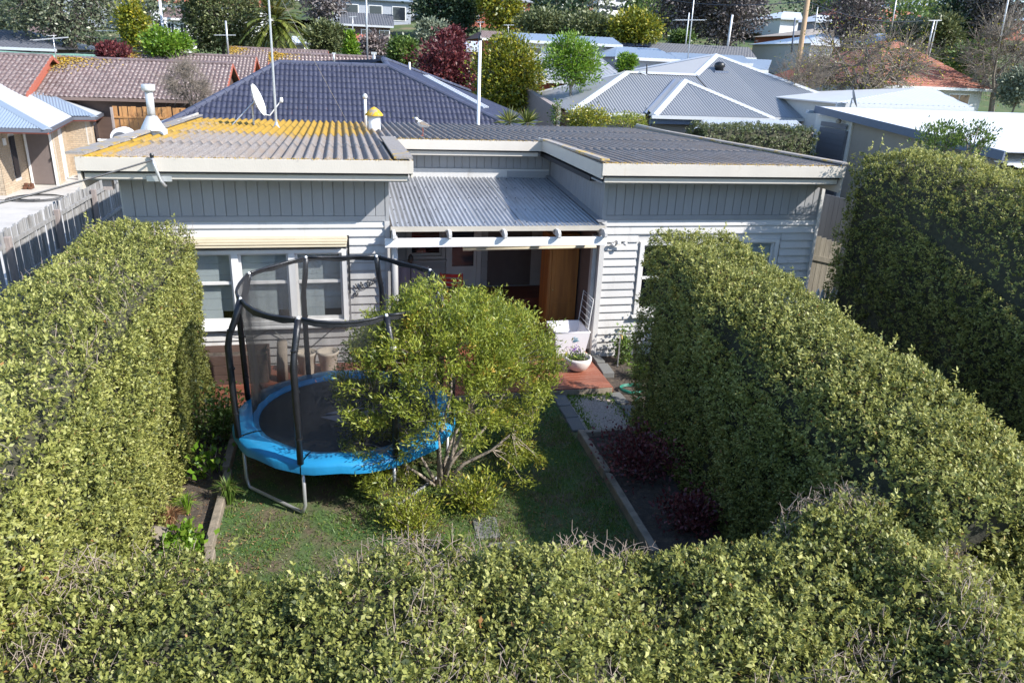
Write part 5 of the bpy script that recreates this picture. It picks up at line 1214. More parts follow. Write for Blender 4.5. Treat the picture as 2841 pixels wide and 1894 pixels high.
lb = d0-sz_*.34; ln_ = d0+nrm*.48-sz_*.16; MB().tube([lb, lb+nrm*.1-sz_*.05, ln_], .014, 6).build('feed_arm', M['dish'], ds); MB().lathe([(.03, -.05), (.04, .0), (.03, .06)], ln_, 10).build('feed_horn', M['dish'], ds, True)
bk = d0-nrm*.1; MB().tube([bk, bk-Vector((.06, 0, .1)), (bk.x-.06, bk.y, 3.30)], .022, 8).build('stand', M['zinc'], ds); MB().tube([bk, (bk.x-.5, bk.y-.2, 3.31)], .014, 6).build('brace', M['zinc'], ds)
p = roof_pt(1015, 347, 3.33); vp = thing('vent_pipe', 'thin white vent pipe beside the lichen capped roof vent', 'pipe', p); MB().tube([p-Vector((0, 0, .08)), p+Vector((0, 0, .62))], .035, 10).build('pipe', M['dish'], vp, True); MB().lathe([(.045, 0), (.06, .04), (.05, .09), (.02, .12)], p+Vector((0, 0, .60)), 12).build('cap', M['flue'], vp, True)
p = roof_pt(1039, 357, 3.34); rv = thing('roof_vent', 'white drum roof vent with a yellow lichen cap', 'roof vent', p); MB().lathe([(.15, -.08), (.135, .02), (.13, .30)], p, 22).build('drum', M['dish'], rv, True); MB().lathe([(.20, .285), (.205, .31), (.12, .40), (.05, .46), (.005, .475)], p, 22, cap=False).build('cap', M['lichen'], rv, True)
p = Vector((-3.36, 15.3, 3.44)); fl = thing('flue', 'galvanised flue with a flared base at the left roof edge', 'flue', p); MB().lathe([(.24, -.06), (.235, 0), (.16, .14), (.085, .27)], p, 22, cap=False).build('flashing_cone', M['flue'], fl, True); MB().lathe([(.068, .2), (.068, .72)], p, 16).build('pipe', M['flue'], fl, True); MB().lathe([(.11, .70), (.115, .72), (.115, .80), (.10, .815)], p, 18).build('cowl', M['flue'], fl, True)
p = Vector((-3.36, 15.3, 3.44)); MB().box(-3.32, -3.08, 14.95, 15.1, 3.47, 3.50).build('roof_patch', M['dish'], fl)
p = Vector(at(1327, 338, 20.75)); q = Vector(at(1332, 113, 20.75)); pp = thing('white_pole', 'plain white pole rising behind the roof edge', 'pole', (p.x, p.y, 0)); MB().tube([(p.x, p.y, 0), q], .042, 10).build('pole', M['dish'], pp, True); MB().lathe([(.05, 0), (.055, .05), (.02, .12)], q, 8).build('cap', M['blackmetal'], pp)
# service cable to the street pole on the left
c0 = Vector((-2.5, 11.08, 3.46)); c1 = Vector(at(0, 560, 9.6)); c2 = c0+(c1-c0)*2.4+Vector((0, 0, .15))
o = MB().tube([c0+(c2-c0)*t+Vector((0, 0, -.22*4*t*(1-t)*.35)) for t in np.linspace(0, 1, 14)], .012, 6).build('service_cable', M['blackmetal'], None, origin=tuple(c0)); tag(o, 'black service cable running from the roof bracket out over the fence', 'cable')
# the bird on the roof: a plover, head to the left
bp_ = roof_pt(1173, 377, 3.43)
def bird(p):
    t = thing('bird', 'brown and white plover standing on the corrugated roof', 'bird', p)
    bm = bmesh.new(); sk = [(.10, 0, .155, .012), (.06, 0, .165, .034), (.0, 0, .175, .052), (-.05, 0, .195, .05), (-.085, 0, .232, .030), (-.098, 0, .262, .028), (-.112, 0, .275, .026), (-.132, 0, .272, .012)]
    secs = []
    for i, (x, y, z, r) in enumerate(sk):
        ring = []
        for k in range(12):
            a = 6.283*k/12; tilt = (0.3 if i < 4 else .9 if i < 6 else .1); ring.append(bm.verts.new((x+math.sin(a)*r*.35*tilt, math.cos(a)*r*.85, z+math.sin(a)*r)))
        secs.append(ring)
    for a, b in zip(secs[:-1], secs[1:]):
        for k in range(12): bm.faces.new((a[k], a[(k+1) % 12], b[(k+1) % 12], b[k]))
    bm.faces.new(list(reversed(secs[0]))); bm.faces.new(secs[-1]); bmesh.ops.recalc_face_normals(bm, faces=bm.faces)
    me = bpy.data.meshes.new('body'); bm.to_mesh(me); bm.free(); me.polygons.foreach_set('use_smooth', [True]*len(me.polygons))
    me.materials.append(M['white']); mkobj('body', me, t)
    brn = pmat('brown_feather', (0.24, 0.19, 0.15), .8)
    for s in (-1, 1):
        MB().add([(-.06, s*.045, .205), (-.02, s*.05, .225), (.05, s*.04, .20), (.145, s*.012, .150), (.05, s*.049, .165), (-.03, s*.053, .178)], [(0, 1, 2, 3, 4, 5)]).build('wing', brn, t, local=True)
        MB().tube([(-.005+s*.008, s*.018, .135), (.005, s*.018, .07), (-.004, s*.018, .008)], .0055, 5).build('leg', M['redbrick'], t, local=True)
        MB().box(-.03, .012, s*.018-.007, s*.018+.007, 0, .008).build('foot', M['redbrick'], t, local=True)
    MB().add([(-.06, -.03, .232), (.02, -.03, .224), (.10, 0, .178), (.02, .03, .224), (-.06, .03, .232)], [(0, 1, 2, 3, 4)]).build('back', brn, t, local=True)
    MB().tube([(-.138, 0, .272), (-.165, 0, .268)], [.008, .003], 6).build('beak', pmat('yellow_beak', (.55, .38, .03), .5), t, local=True)
    MB().lathe([(.022, 0), (.026, .008), (.014, .016), (.003, .018)], (-.105, 0, .287), 10).build('crown_cap', M['blackmetal'], t, local=True)
    MB().lathe([(.0315, 0), (.033, .02)], (-.082, 0, .218), 10).build('collar', M['blackmetal'], t, local=True)
    t.rotation_euler = (0, 0, R_(-8)); t.scale = (1.25, 1.25, 1.25)
bird(bp_)
# ------------------------------------------------------------------ left neighbour
ZE = 2.0
V3 = lambda a: Vector([float(q) for q in a])
P1, P2, P3, P4 = (V3(atz(*q, ZE)) for q in ((132, 357), (199, 323), (263, 323), (331, 288)))
nb = thing('brick_house', 'cream brick house with pale corrugated metal roof beyond the left fence', 'house', (P1.x-3, P1.y+4, -.5))
T1 = P1+Vector((-6.2, 6.0, 2.15)); T2 = T1+Vector((-.9, 7.0, 0)); Vv = P2+Vector((-2.4, 2.2, .82)); Hh = P3+Vector((-2.75, 2.45, .88)); P0 = P1+Vector((-14, 0, 0)); P5 = V3(at(321, 266, P4.y+1.5))
corr_slope('roof_slope', [P0, P1, T1, T1+Vector((-8, 0, 0))], M['bluemetal'], nb, .11, .012, 6)  # slopes turned from the sun get blue grey, painting their shade
fl1 = flat_slope('roof_slope', [P1, P2, Vv, T2, T1], M['whitemetal'], nb)  # slopes facing the sun get near-white, painting their glare
corr_slope('roof_slope', [P2, P3, Hh, Vv], M['bluemetal'], nb, .11, .012, 6, lift=.02)
flat_slope('roof_slope', [P3, P4, P5, T2, Vv, Hh], M['whitemetal'], nb)
for a, b in ((P1, T1), (P3, Hh)): metal_cap(a, b, M['bluemetal'], nb, .36)
metal_cap(P5, T2, M['bluemetal'], nb, .3)
for a, b in ((P0, P1), (P1, P2), (P2, P3), (P3, P4)):
    MB().bar(a-Vector((0, 0, .08)), b-Vector((0, 0, .08)), .12, .13).build('gutter', M['roller'], nb)
    MB().bar(a-Vector((0, 0, .17)), b-Vector((0, 0, .17)), .03, .06).build('fascia', M['redbrick'], nb)
Z0 = -.5; wallpts = [(-20.0, 31.15), (-12.2, 31.15), (-12.2, 33.6), (-11.15, 33.62), (-11.5, 36.35), (-10.5, 36.4), (-11.75, 44.6)]
def wall_seg(parent, a, b, h, mat, openings=(), nbrick=0, z0=Z0):
    a = np.array([*a, z0]); b = np.array([*b, z0]); U = (b-a)/np.linalg.norm(b-a); L_ = float(np.linalg.norm(b-a)); Nn = np.cross(U, [0, 0, 1.])
    us = sorted({0, L_, *[q for o_ in openings for q in o_[:2]]}); mb = MB()
    for p, q in zip(us[:-1], us[1:]):
        zs = [(0, h)]
        for o_ in openings:
            if p < o_[1]-1e-6 and q > o_[0]+1e-6: zs = [(c, min(d, o_[2])) for c, d in zs if c < o_[2]]+[(max(c, o_[3]), d) for c, d in zs if d > o_[3]]
        for c, d in zs:
            v = [a+U*p+[0, 0, c], a+U*q+[0, 0, c], a+U*q+[0, 0, d], a+U*p+[0, 0, d]]; mb.add(v+[x-Nn*.2 for x in v], [(0, 1, 2, 3), (7, 6, 5, 4), (0, 4, 5, 1), (1, 5, 6, 2), (2, 6, 7, 3), (3, 7, 4, 0)])
    w_ = mb.build('wall', mat, parent)
    if nbrick: bricks(w_, a+Nn*.002, U, L_, h, openings, nbrick)
    return a, U, Nn, w_
H_W = 2.32
wall_seg(nb, (-14.0, 31.15), (-12.2, 31.15), H_W, M['mortar'], (), 60)
wall_seg(nb, (-12.2, 31.15), (-12.2, 33.6), H_W, M['mortar'], [(1.1, 1.7, .35, 2.1)], 60)
a, U, Nn, _ = wall_seg(nb, (-12.2, 33.6), (-11.15, 33.62), H_W, M['mortar'], [(.12, .98, .02, 2.12)], 40)
a, U, Nn, _ = wall_seg(nb, (-11.15, 33.62), (-11.5, 36.35), H_W, M['mortar'], [(1.15, 2.0, .0, 2.1)], 90)
wall_seg(nb, (-11.5, 36.35), (-10.5, 36.4), H_W, M['mortar'], (), 110)
wall_seg(nb, (-10.5, 36.4), (-11.75, 44.6), H_W, M['mortar'], [(.9, 3.1, .75, 2.1)], 120)
dr = empty('door', parent=nb); dr.location = Vector((-11.6, 33.6, Z0))-org(nb)
MB().box(-12.06, -11.24, 33.58, 33.62, Z0+.04, Z0+2.08).build('door_panel', M['taupe_dark'], dr)
MB().box(-12.13, -12.06, 33.52, 33.68, Z0, Z0+2.14).box(-11.24, -11.17, 33.52, 33.68, Z0, Z0+2.14).box(-12.06, -11.24, 33.52, 33.68, Z0+2.08, Z0+2.14).build('door_frame', M['white'], dr)
MB().box(-11.30, -11.27, 33.5, 33.56, Z0+.98, Z0+1.1).build('handle', M['blackmetal'], dr)
def panel_on(parent, name, a, b, z0, z1, mat, th=.04, out=.0):
    a = Vector((*a, 0)); b = Vector((*b, 0)); U = (b-a).normalized(); Nn = U.cross(Vector((0, 0, 1))); v = [a+Nn*out, b+Nn*out]; q = [Vector((p.x, p.y, z)) for z in (z0, z1) for p in (v if z == z0 else v[::-1])]
    return MB().add(q+[p-Nn*th for p in q], [(0, 1, 2, 3), (7, 6, 5, 4), (0, 4, 5, 1), (1, 5, 6, 2), (2, 6, 7, 3), (3, 7, 4, 0)]).build(name, mat, parent)
w1 = panel_on(nb, 'window', (-12.2, 32.25), (-12.2, 32.85), Z0+.35, Z0+2.1, M['white'], .08, -.02); panel_on(w1, 'pane', (-12.18, 32.32), (-12.18, 32.78), Z0+.45, Z0+2.0, M['darkglass'], .02, 0)
panel_on(nb, 'side_door', (-11.30, 34.76), (-11.41, 35.6), Z0+.02, Z0+2.1, M['white'], .08, -.02)
w1 = panel_on(nb, 'window', (-10.64, 37.3), (-10.97, 39.5), Z0+.75, Z0+2.1, M['white'], .1, -.01)
for t0, t1 in ((.06, .47), (.53, .94)):
    A_ = Vector((-10.62, 37.3, 0)).lerp(Vector((-10.95, 39.5, 0)), t0); B_ = Vector((-10.62, 37.3, 0)).lerp(Vector((-10.95, 39.5, 0)), t1); panel_on(w1, 'pane', (A_.x, A_.y), (B_.x, B_.y), Z0+.83, Z0+2.02, M['darkglass'], .02, .01)
MB().box(-12.19, -12.12, 31.7, 31.85, Z0+1.75, Z0+2.0).build('wall_lamp', M['white'], nb)
bt = V3(atz(68, 524, Z0)); bo = thing('boots', 'pair of brown boots left on the slab outside the neighbour door', 'boots', bt)
for s in (0, .14): MB().prism([(s-.0, 0), (s+.1, 0), (s+.1, .16), (s+.0, .16)], 'y', 0, .12).prism([(s, 0), (s+.1, 0), (s+.1, .07), (s, .08)], 'y', -.14, .0).build('boot', M['boot'], bo, local=True, bevel=.012)
bo.scale = (1.3, 1.3, 1.3)
hc = atz(102, 551, Z0+.02); o = MB().tube([(hc[0]+(1.0+.06*math.sin(t*2))*math.cos(t)*(1-.012*t), hc[1]+.75*math.sin(t)*(1-.01*t), Z0+.02+.003*t) for t in np.linspace(0, 24, 90)]+[(hc[0]-1.2, hc[1]-.4, Z0+.03), (hc[0]-2.4, hc[1]+.3, Z0+.03)], .012, 5).build('black_hose', M['blackmetal'], None, origin=(hc[0], hc[1], Z0)); tag(o, 'thin black hose looped on the neighbour concrete slab', 'hose')
ss = thing('slat_screen', 'white horizontal slat screen beside the neighbour window', 'screen', (V3(at(270, 420, 34)).x, 34, Z0)); xa, xb = at(272, 400, 34)[0], at(384, 400, 34)[0]; zt_ = at(320, 386, 34)[2]
for k in range(7): MB().box(xa, xb, 34, 34.03, zt_-.1-k*.155, zt_-k*.155-.01).build('slat', M['white'], ss)
for x in (xa+.04, (xa+xb)/2, xb-.08): MB().box(x, x+.06, 34.031, 34.09, Z0, zt_).build('post', M['white'], ss)
ov = V3(at(342, 372, 34.6)); og = thing('barbecue', 'domed silver and white barbecue behind the slat screen', 'barbecue', (ov.x, ov.y, Z0))
mb = MB().prism([(ov.x+.45*math.cos(a)-.0, ov.z-.15+.42*math.sin(a)) for a in np.linspace(0, math.pi, 12)], 'y', ov.y-.3, ov.y+.3); mb.build('hood', M['white'], og, bevel=.01)
MB().box(ov.x-.5, ov.x+.5, ov.y-.32, ov.y+.32, ov.z-.26, ov.z-.16).build('tray', M['blackmetal'], og); MB().box(ov.x-.4, ov.x+.4, ov.y-.25, ov.y+.25, Z0, ov.z-.27).build('cabinet', M['zinc'], og)
MB().prism([(ov.x+.30*math.cos(a)-.05, ov.z-.15+.26*math.sin(a)) for a in np.linspace(0, math.pi, 10)], 'y', ov.y-.315, ov.y-.301).build('end_plate', M['roller'], og)
paling_fence('timber_fence', 'orange brown lapped timber fence between the neighbour and the dark roofed house', (-9.6, 36.6, -.45), (-3.4, 36.6, -.45), 2.42, 2.8, M['newpaling'], M['newpaling'], .2, 2.4, -1, rails=(.45, 1.25, 2.1), seed=8)
# ------------------------------------------------------------------ dark tiled house behind
nv = thing('dark_tiled_house', 'house with a navy blue concrete tile roof right behind the cream house', 'house', (.5, 29, 0))
EL_, ER_, RR_, RL_ = (-5.2, 25, 2.69), (5.95, 25, 2.69), (1.72, 28.35, 4.56), (-1.97, 28.35, 4.54)
fr_ = empty('front_slope', parent=nv); fr_.location = Vector((0, 26, 3))-org(nv); tile_slope([EL_, ER_, RR_, RL_], M['navytile'], fr_, .31, .335, 300)
for a, b in ((EL_, RL_), (ER_, RR_), (RL_, RR_)): ridge_caps(a, b, M['navycap'], fr_, .42, .125)
AP = (1.62, 29.2, 4.80)
flat_slope('side_slope', [ER_, (7.6, 29.5, 2.75), (5.4, 33, 3.62), AP, RR_], M['navytile'], nv); ridge_caps(RR_, AP, M['navycap'], nv); ridge_caps(AP, (5.4, 33, 3.66), M['navycap'], nv)
flat_slope('side_slope', [(-5.2, 36, 2.69), EL_, RL_, (-1.97, 33, 4.54)], M['navytile'], nv); flat_slope('back_slope', [(7.2, 37, 2.6), (-5.2, 36, 2.69), (-1.97, 33, 4.54), AP], M['navytile'], nv)
MB().bar((-5.3, 24.93, 2.62), (5.95, 24.93, 2.62), .13, .12).build('gutter', M['navycap'], nv); MB().bar((-5.28, 24.95, 2.62), (-5.28, 34, 2.62), .13, .3).build('gutter', M['bluemetal'], nv)
MB().box(-4.8, 5.6, 25.5, 33, -.3, 2.5).build('wall', M['palewall'], nv)
for k in range(3): MB().bar((3.05+k*.1, 29.15+k*.16, 4.29), (5.0+k*.1, 27.2+k*.16, 3.33), .045, .045).build('solar_tube', M['dish'], nv)
def stick(name, label, cat, x0, y0, x1, y1, Y, r, mat, foot=None, bars=(), group=None, to_ground=False):
    """an upright pole or mast from pixel (x1,y1) up to (x0,y0), Y metres off"""
    b = V3(at(x1, y1, Y)); t = V3(at(x0, y0, Y))
    if to_ground: b = b+(b-t).normalized()*max(0, (b.z-float(hgt(b.x, Y)))/max(.2, (t-b).normalized().z))
    th = thing(name, label, cat, b, 0, group); MB().tube([b, b*.5+t*.5, t], [r, r*.93, r*.86], 7).build('pole', M[mat], th, True)
    for (p, q, w_) in bars: MB().bar(V3(at(*p, Y)), V3(at(*q, Y)), w_, w_).build('crossbar', M['zinc'], th)
    return th
stick('vent_pipe', 'stubby vent pipe with a cap on the navy roof ridge', 'pipe', 1037, 149, 1039, 182, 29.6, .06, 'zinc', bars=[((1030, 148), (1045, 149), .09)])
stick('vent_pipe', 'small vent pipe left of the tall mast behind the navy ridge', 'pipe', 926, 148, 927, 176, 29.4, .04, 'zinc', bars=[((921, 148), (932, 149), .05)])
stick('vent_pipe', 'white vent pipe beside the red leaved tree on the navy roof', 'pipe', 1136, 173, 1137, 205, 29.6, .045, 'dish')
stick('antenna_mast', 'tall thin mast rising behind the navy roof ridge', 'antenna', 1015, -40, 1020, 182, 30.2, .035, 'zinc')
# ------------------------------------------------------------------ brown tiled units
def gable_unit(name, label, x0, x1, yf, yr, ze, zr, mat='browntile', nobj=0, wall='redbrick', tw=.4, tg=.36, lichen=None, group=None, z0=None, cat='house'):
    th = thing(name, label, cat, ((x0+x1)/2, yf, float(hgt((x0+x1)/2, yf))), 0, group); z0 = float(hgt((x0+x1)/2, yf))-.2 if z0 is None else z0
    tile_slope([(x0, yf, ze), (x1, yf, ze), (x1, yr, zr), (x0, yr, zr)], M[mat], th, tw, tg, nobj, roll=.05)
    yb = 2*yr-yf; flat_slope('back_slope', [(x1, yb, ze), (x0, yb, ze), (x0, yr, zr-.01), (x1, yr, zr-.01)], M[mat], th)
    ridge_caps((x0, yr, zr+.03), (x1, yr, zr+.03), M[mat] if not lichen else M[mat], th, .45, .12)
    MB().prism([(yf+.45, z0), (yb-.45, z0), (yb-.45, ze+.1), (yr, zr-.12), (yf+.45, ze+.1)], 'x', x0+.25, x1-.25).build('wall', M[wall], th)
    MB().bar((x0, yf-.04, ze-.07), (x1, yf-.04, ze-.07), .1, .13).build('gutter', M['greyframe'], th)
    for x in (x0, x1): MB().bar((x, yf, ze-.02), (x, yr, zr-.02), .06, .14).bar((x, yr, zr-.02), (x, yb, ze-.02), .06, .14).build('barge_board', M['redbrick'], th)
    if lichen:
        g = rng(int(x0*7)+300); n = 1500; u = g.exponential(lichen, n); v = g.random(n)**.5; k = u < (x1-x0)*.6; u, v = u[k], v[k]
        s = 1-(1-v)*np.clip(1.1, 0, 1)*.55*g.random(len(v)); P = np.stack([x0+u, yf+(yr-yf)*s, ze+(zr-ze)*s+.075], 1); n = len(P)
        leaf_obj('lichen', M['lichen'], th, P, g.normal(0, 1, (n, 3))*[1, 1, .3], np.array([0, -.35, .93])+g.normal(0, .2, (n, 3)), .09, .08, g.random(n), g)
    return th
gable_unit('tiled_unit', 'long brown tiled unit with yellow lichen at its left ridge end', -13.1, -5.15, 38, 42, 2.66, 4.19, nobj=300, lichen=.5, wall='boxwood_and_shade')  # dark wall material puts the shade under the eave into colour
gable_unit('tiled_unit', 'brown tiled unit with a red brick gable at the left picture edge', -26, -12.85, 36.6, 40.5, 2.75, 4.25, nobj=0)
gable_unit('tiled_unit', 'second row brown tiled unit behind the long one', -11.9, -4.75, 46, 50, 2.95, 4.5, nobj=120, lichen=.35)
gable_unit('tiled_unit', 'third row brown tiled unit below the palm tree', -6.9, -.6, 52.5, 56, 3.7, 5.0, nobj=0, lichen=.3)
gable_unit('tiled_unit', 'short brown tiled unit just behind the navy roof ridge', -3.6, 2.9, 42.5, 45.5, 3.5, 4.78, nobj=0, lichen=.3)
gable_unit('tiled_unit', 'green tiled unit behind the brown roofs at the left', -24, -12.4, 47, 50, 3.1, 4.2, 'greentile', 0)
# ------------------------------------------------------------------ light metal roofed house on the right
rh = thing('metal_roofed_house', 'house with light grey corrugated hipped roofs on the right', 'house', (15, 34, .4))
k = .385; E = 3.12
A0, A1 = (9.0, 30, E), (23.9, 30, E); HL = (12.75, 34, E+4*k); RM = (16.1, 34, E+4*k); PK = (18.3, 36.5, E+6.5*k)
corr_slope('roof_slope', [A0, (16.1, 30, E), RM, HL], M['greymetal'], rh, .13, .026, 6)
corr_slope('roof_slope', [(16.1, 30, E), A1, PK, RM], M['greymetal'], rh, .13, .026, 6)
flat_slope('roof_slope', [(8.9, 36.2, 3.5), A0, HL], M['greymetal'], rh); flat_slope('roof_slope', [RM, PK, (13.4, 41.5, 4.2), HL], M['greymetal'], rh); flat_slope('roof_slope', [A1, (25, 40, E), PK], M['greymetal'], rh)
flat_slope('roof_slope', [(25, 40, E), (13.4, 41.5, 4.2), PK], M['greymetal'], rh)
for a, b in ((A0, HL), (HL, RM), (RM, PK), (PK, A1), (PK, (13.4, 41.5, 4.2)), (HL, (8.9, 36.2, 3.5))): metal_cap(a, b, M['ridge_metal'], rh, .42, lift=.03)
W0, W1, WA = (12.3, 29.3, E-.02), (17.7, 29.3, E-.02), (15.0, 32.6, 4.42)
corr_slope('roof_slope', [W0, W1, WA], M['greymetal'], rh, .13, .026, 6, lift=.02)
flat_slope('roof_slope', [(12.3, 29.35, E), WA, (15.0, 33.6, 4.52), (12.45, 30.6, 3.35)], M['greymetal'], rh); flat_slope('roof_slope', [(17.7, 29.35, E), WA, (15.0, 33.6, 4.52), (17.6, 30.6, 3.35)], M['greymetal'], rh)
metal_cap(W0, WA, M['ridge_metal'], rh, .4, lift=.05); metal_cap(W1, WA, M['ridge_metal'], rh, .4, lift=.05); metal_cap((12.15, 29.9, E+.02), (14.75, 33.2, 4.42), M['bluetrim'], rh, .16, 'valley_gutter')
for a, b in ((A0, (12.2, 30, E)), ((12.2, 29.3, E), (17.8, 29.3, E)), ((17.8, 30, E), A1)):
    MB().bar(Vector(a)+Vector((0, -.05, -.07)), Vector(b)+Vector((0, -.05, -.07)), .12, .13).build('gutter', M['ridge_metal'], rh); MB().bar(Vector(a)+Vector((0, .12, -.25)), Vector(b)+Vector((0, .12, -.25)), .05, .2).build('fascia', M['bluetrim'], rh)
MB().box(9.3, 23.5, 30.5, 39, 0, 3.0).box(12.6, 17.4, 29.8, 30.5, 0, 2.95).build('wall', M['beigewall'], rh)
MB().tube([(12.4, 29.75, 0), (12.4, 29.75, 3.0)], .05, 8).build('downpipe', M['bluetrim'], rh)
MB().tube([(22.3, 29.9, 0), (22.3, 29.9, 3.0)], .04, 8).build('downpipe', M['ridge_metal'], rh)
wv = MB().prism([(30.2, .0), (36.3, .0), (36.3, 3.84), (30.2, 3.24)], 'x', 8.45, 8.68).build('boundary_wall', M['paleblock'], rh)
hv = thing('roof_ventilator', 'dark roof ventilator on the light grey roof', 'ventilator', (17.6, 34.8, 4.9)); MB().lathe([(.2, 0), (.2, .16), (.26, .2), (.24, .34), (.1, .42)], (17.6, 34.6, 4.86), 14).build('cowl', M['blackmetal'], hv, True); MB().box(17.25, 17.95, 34.3, 34.9, 4.78, 4.88).build('flashing', M['bluetrim'], hv)
stick('antenna_mast', 'thin dark mast on the lower grey ridge', 'antenna', 1795, 178, 1794, 208, 33.8, .035, 'blackmetal', bars=[((1775, 200), (1796, 209), .06)])
sd = thing('lean_to_roof', 'low pale lean-to roof at the foot of the light grey house', 'shed', (17.6, 26.5, 0))
p0, p1, p2, p3 = V3(at(1925, 358, 25.5)), V3(at(2235, 358, 25.5)), V3(at(2210, 334, 28)), V3(at(1948, 334, 28)); corr_slope('roof_slope', [p0, p1, p2, p3], M['whitemetal'], sd, .15, .012); MB().box(p3.x+.1, p2.x-.1, 26.2, 28, 0, p0.z-.1).build('wall', M['beigewall'], sd)
# garage with big white roof
gg = thing('garage', 'long garage with a broad white metal roof and dark roller door', 'garage', (22, 20, 0))
GX = 17.0
def gp(px, py): d = ray(px, py); return V3(CC+d*(GX/d[0]))
G1, G2 = gp(2267, 297), gp(2763, 418)
sl_ = (G2.z-G1.z)/(G2.y-G1.y); GB = Vector((GX, G2.y-.3, G1.z+sl_*(G2.y-.3-G1.y)))
corr_slope('roof_slope', [(GX+24, G1.y, G1.z), (GX, G1.y, G1.z), (GX, GB.y, GB.z), (GX+24, GB.y, GB.z)][::-1], M['whitemetal'], gg, .19, .014, 8, trapez=True) if False else None
def rib_roof(name, x0, x1, ya, za, yb, zb, mat, parent, pitch=.2, amp=.016):
    """ribs run along x: the sheet profile steps along the slope"""
    n = int((ya-yb)/pitch)*6; t = np.linspace(0, 1, n); y = yb+(ya-yb)*t; z = zb+(za-zb)*t+amp*np.clip(np.cos(t*n/6*2*np.pi)*3-1.6, -1, 1); vs = [(x0, a, b) for a, b in zip(y, z)]+[(x1, a, b) for a, b in zip(y, z)]
    return MB().add(vs, [(i, i+1, n+i+1, n+i) for i in range(n-1)]).build(name, mat, parent)
rib_roof('roof_slope', GX, GX+26, G1.y, G1.z, GB.y, GB.z, M['whitemetal'], gg, .32)
MB().bar(G1+Vector((0, .1, -.08)), GB+Vector((0, 0, -.08)), .06, .24).build('barge_board', M['bluetrim'], gg)
wz = G1.z-.12
MB().prism([(G1.y-.5, 0), (GB.y+.4, 0), (GB.y+.4, GB.z-.2), (G1.y-.5, G1.z-.2)], 'x', GX+.35, GX+.5).build('wall', M['beigewall'], gg)
d0_, d1_ = gp(2262, 349), gp(2334, 366); MB().prism([(d0_.y+.45, 0), (d1_.y-.12, 0), (d1_.y-.12, d1_.z+.42), (d0_.y+.45, d0_.z+.38)], 'x', GX+.28, GX+.348).build('white_wall_panel', M['palewall'], gg)
rd = MB().box(GX+.20, GX+.279, d1_.y, d0_.y, 0, d1_.z+.02).build('roller_door', M['roller'], gg)
for q in range(16): MB().box(GX+.188, GX+.199, d1_.y+.03, d0_.y-.03, .3+q*.19, .3+q*.19+.16).build('door_slat', M['roller'], rd)
MB().bar(G1+Vector((-.25, .2, -.18)), G1+Vector((.3, .2, -.18)), .16, .1).build('gutter', M['bluemetal'], gg)
MB().lathe([(.07, 0), (.1, .08), (.04, .16)], (GX+.1, d1_.y+.4, d1_.z+.25), 10).build('flood_lamp', M['beigewall'], gg)
q0 = atz(2629, 417, 3.0); rib_roof('lower_roof', q0[0], q0[0]+22, q0[1], 3.0, q0[1]-5, 2.72, M['whitemetal'], gg, .32)
MB().box(q0[0]+.2, q0[0]+20, q0[1]-4.8, q0[1]-.05, 0, 2.65).build('wall', M['beigewall'], gg)
# dark clipped hedge by the garage
hb = at(1740*1.208, 322*1.208, 24.5); hx0, hx1 = at(1938, 350, 24.0)[0], at(2250, 350, 24.0)[0]; hz = at(2090, 349, 24.0)[2]
hedge('hedge', 'dark clipped hedge block between the grey roofed house and the garage', 'x', hx0, hx1, c_(23.4), c_(24.9), c_(hz), 26000, 26, leaf=(.075, .04), weights=(1, 1, .1, .6, .6), shoots=0, mat='olive')
# ------------------------------------------------------------------ houses further up
def px_block(name, label, bl, br, tr_, tl, Yb, Yt, roof='bluemetal', wall='palewall', kind='flat', cat='house', group=None, windows=0, pitch=.25, door=False):
    """front roof slope spanned by eave and ridge, mirrored behind; walls to the ground with windows cut as real frames"""
    a, b, c, d = V3(at(*bl, Yb)), V3(at(*br, Yb)), V3(at(*tr_, Yt)), V3(at(*tl, Yt))
    ze = (a.z+b.z)/2; zr_ = (c.z+d.z)/2
    for q in (a, b): q.z = ze
    for q in (c, d): q.z = max(zr_, ze+.25)
    gz = float(hgt((a.x+b.x)/2, Yb))-.4; th = thing(name, label, cat, ((a.x+b.x)/2, Yb, gz), 0, group)
    if kind == 'tile': tile_slope([a, b, c, d], M[roof], th, .45, .42, 0)
    elif kind == 'corr': corr_slope('roof_slope', [a, b, c, d], M[roof], th, .25, .02, 4)
    else: flat_slope('roof_slope', [a, b, c, d], M[roof], th, .06)
    dy = 2*(Yt-Yb); e, f = Vector((a.x, Yb+dy, ze)), Vector((b.x, Yb+dy, ze)); flat_slope('back_slope', [f, e, d, c], M[roof], th, .06)
    for s in ((a, d, e), (b, c, f)): flat_slope('end_slope', list(s), M[roof], th, .05)
    w_ = MB().box(min(a.x, d.x)*.0+a.x+.3, b.x-.3, Yb+.35, Yb+dy-.35, gz, ze-.02).build('wall', M[wall], th)
    MB().bar(a+Vector((0, -.05, -.08)), b+Vector((0, -.05, -.08)), .12, .16).build('gutter', M['ridge_metal'] if roof not in ('browntile', 'orangetile') else M['white'], th)
    L_ = b.x-a.x
    for i in range(windows):
        x = a.x+L_*(i+.5)/windows; hw = min(.8, L_/windows*.3); wn_ = MB().box(x-hw, x+hw, Yb+.30, Yb+.36, ze-1.5, ze-.35).build('window', M['white'], th); MB().box(x-hw+.07, x-.03, Yb+.285, Yb+.299, ze-1.43, ze-.42).box(x+.03, x+hw-.07, Yb+.285, Yb+.299, ze-1.43, ze-.42).build('pane', M['darkglass'], wn_)
    return th
px_block('metal_roofed_house', 'long low house with a pale blue metal roof and white wall', (1452, 116), (1727, 120), (1700, 101), (1424, 95), 46, 51, 'bluemetal', 'palewall', 'corr', windows=4)
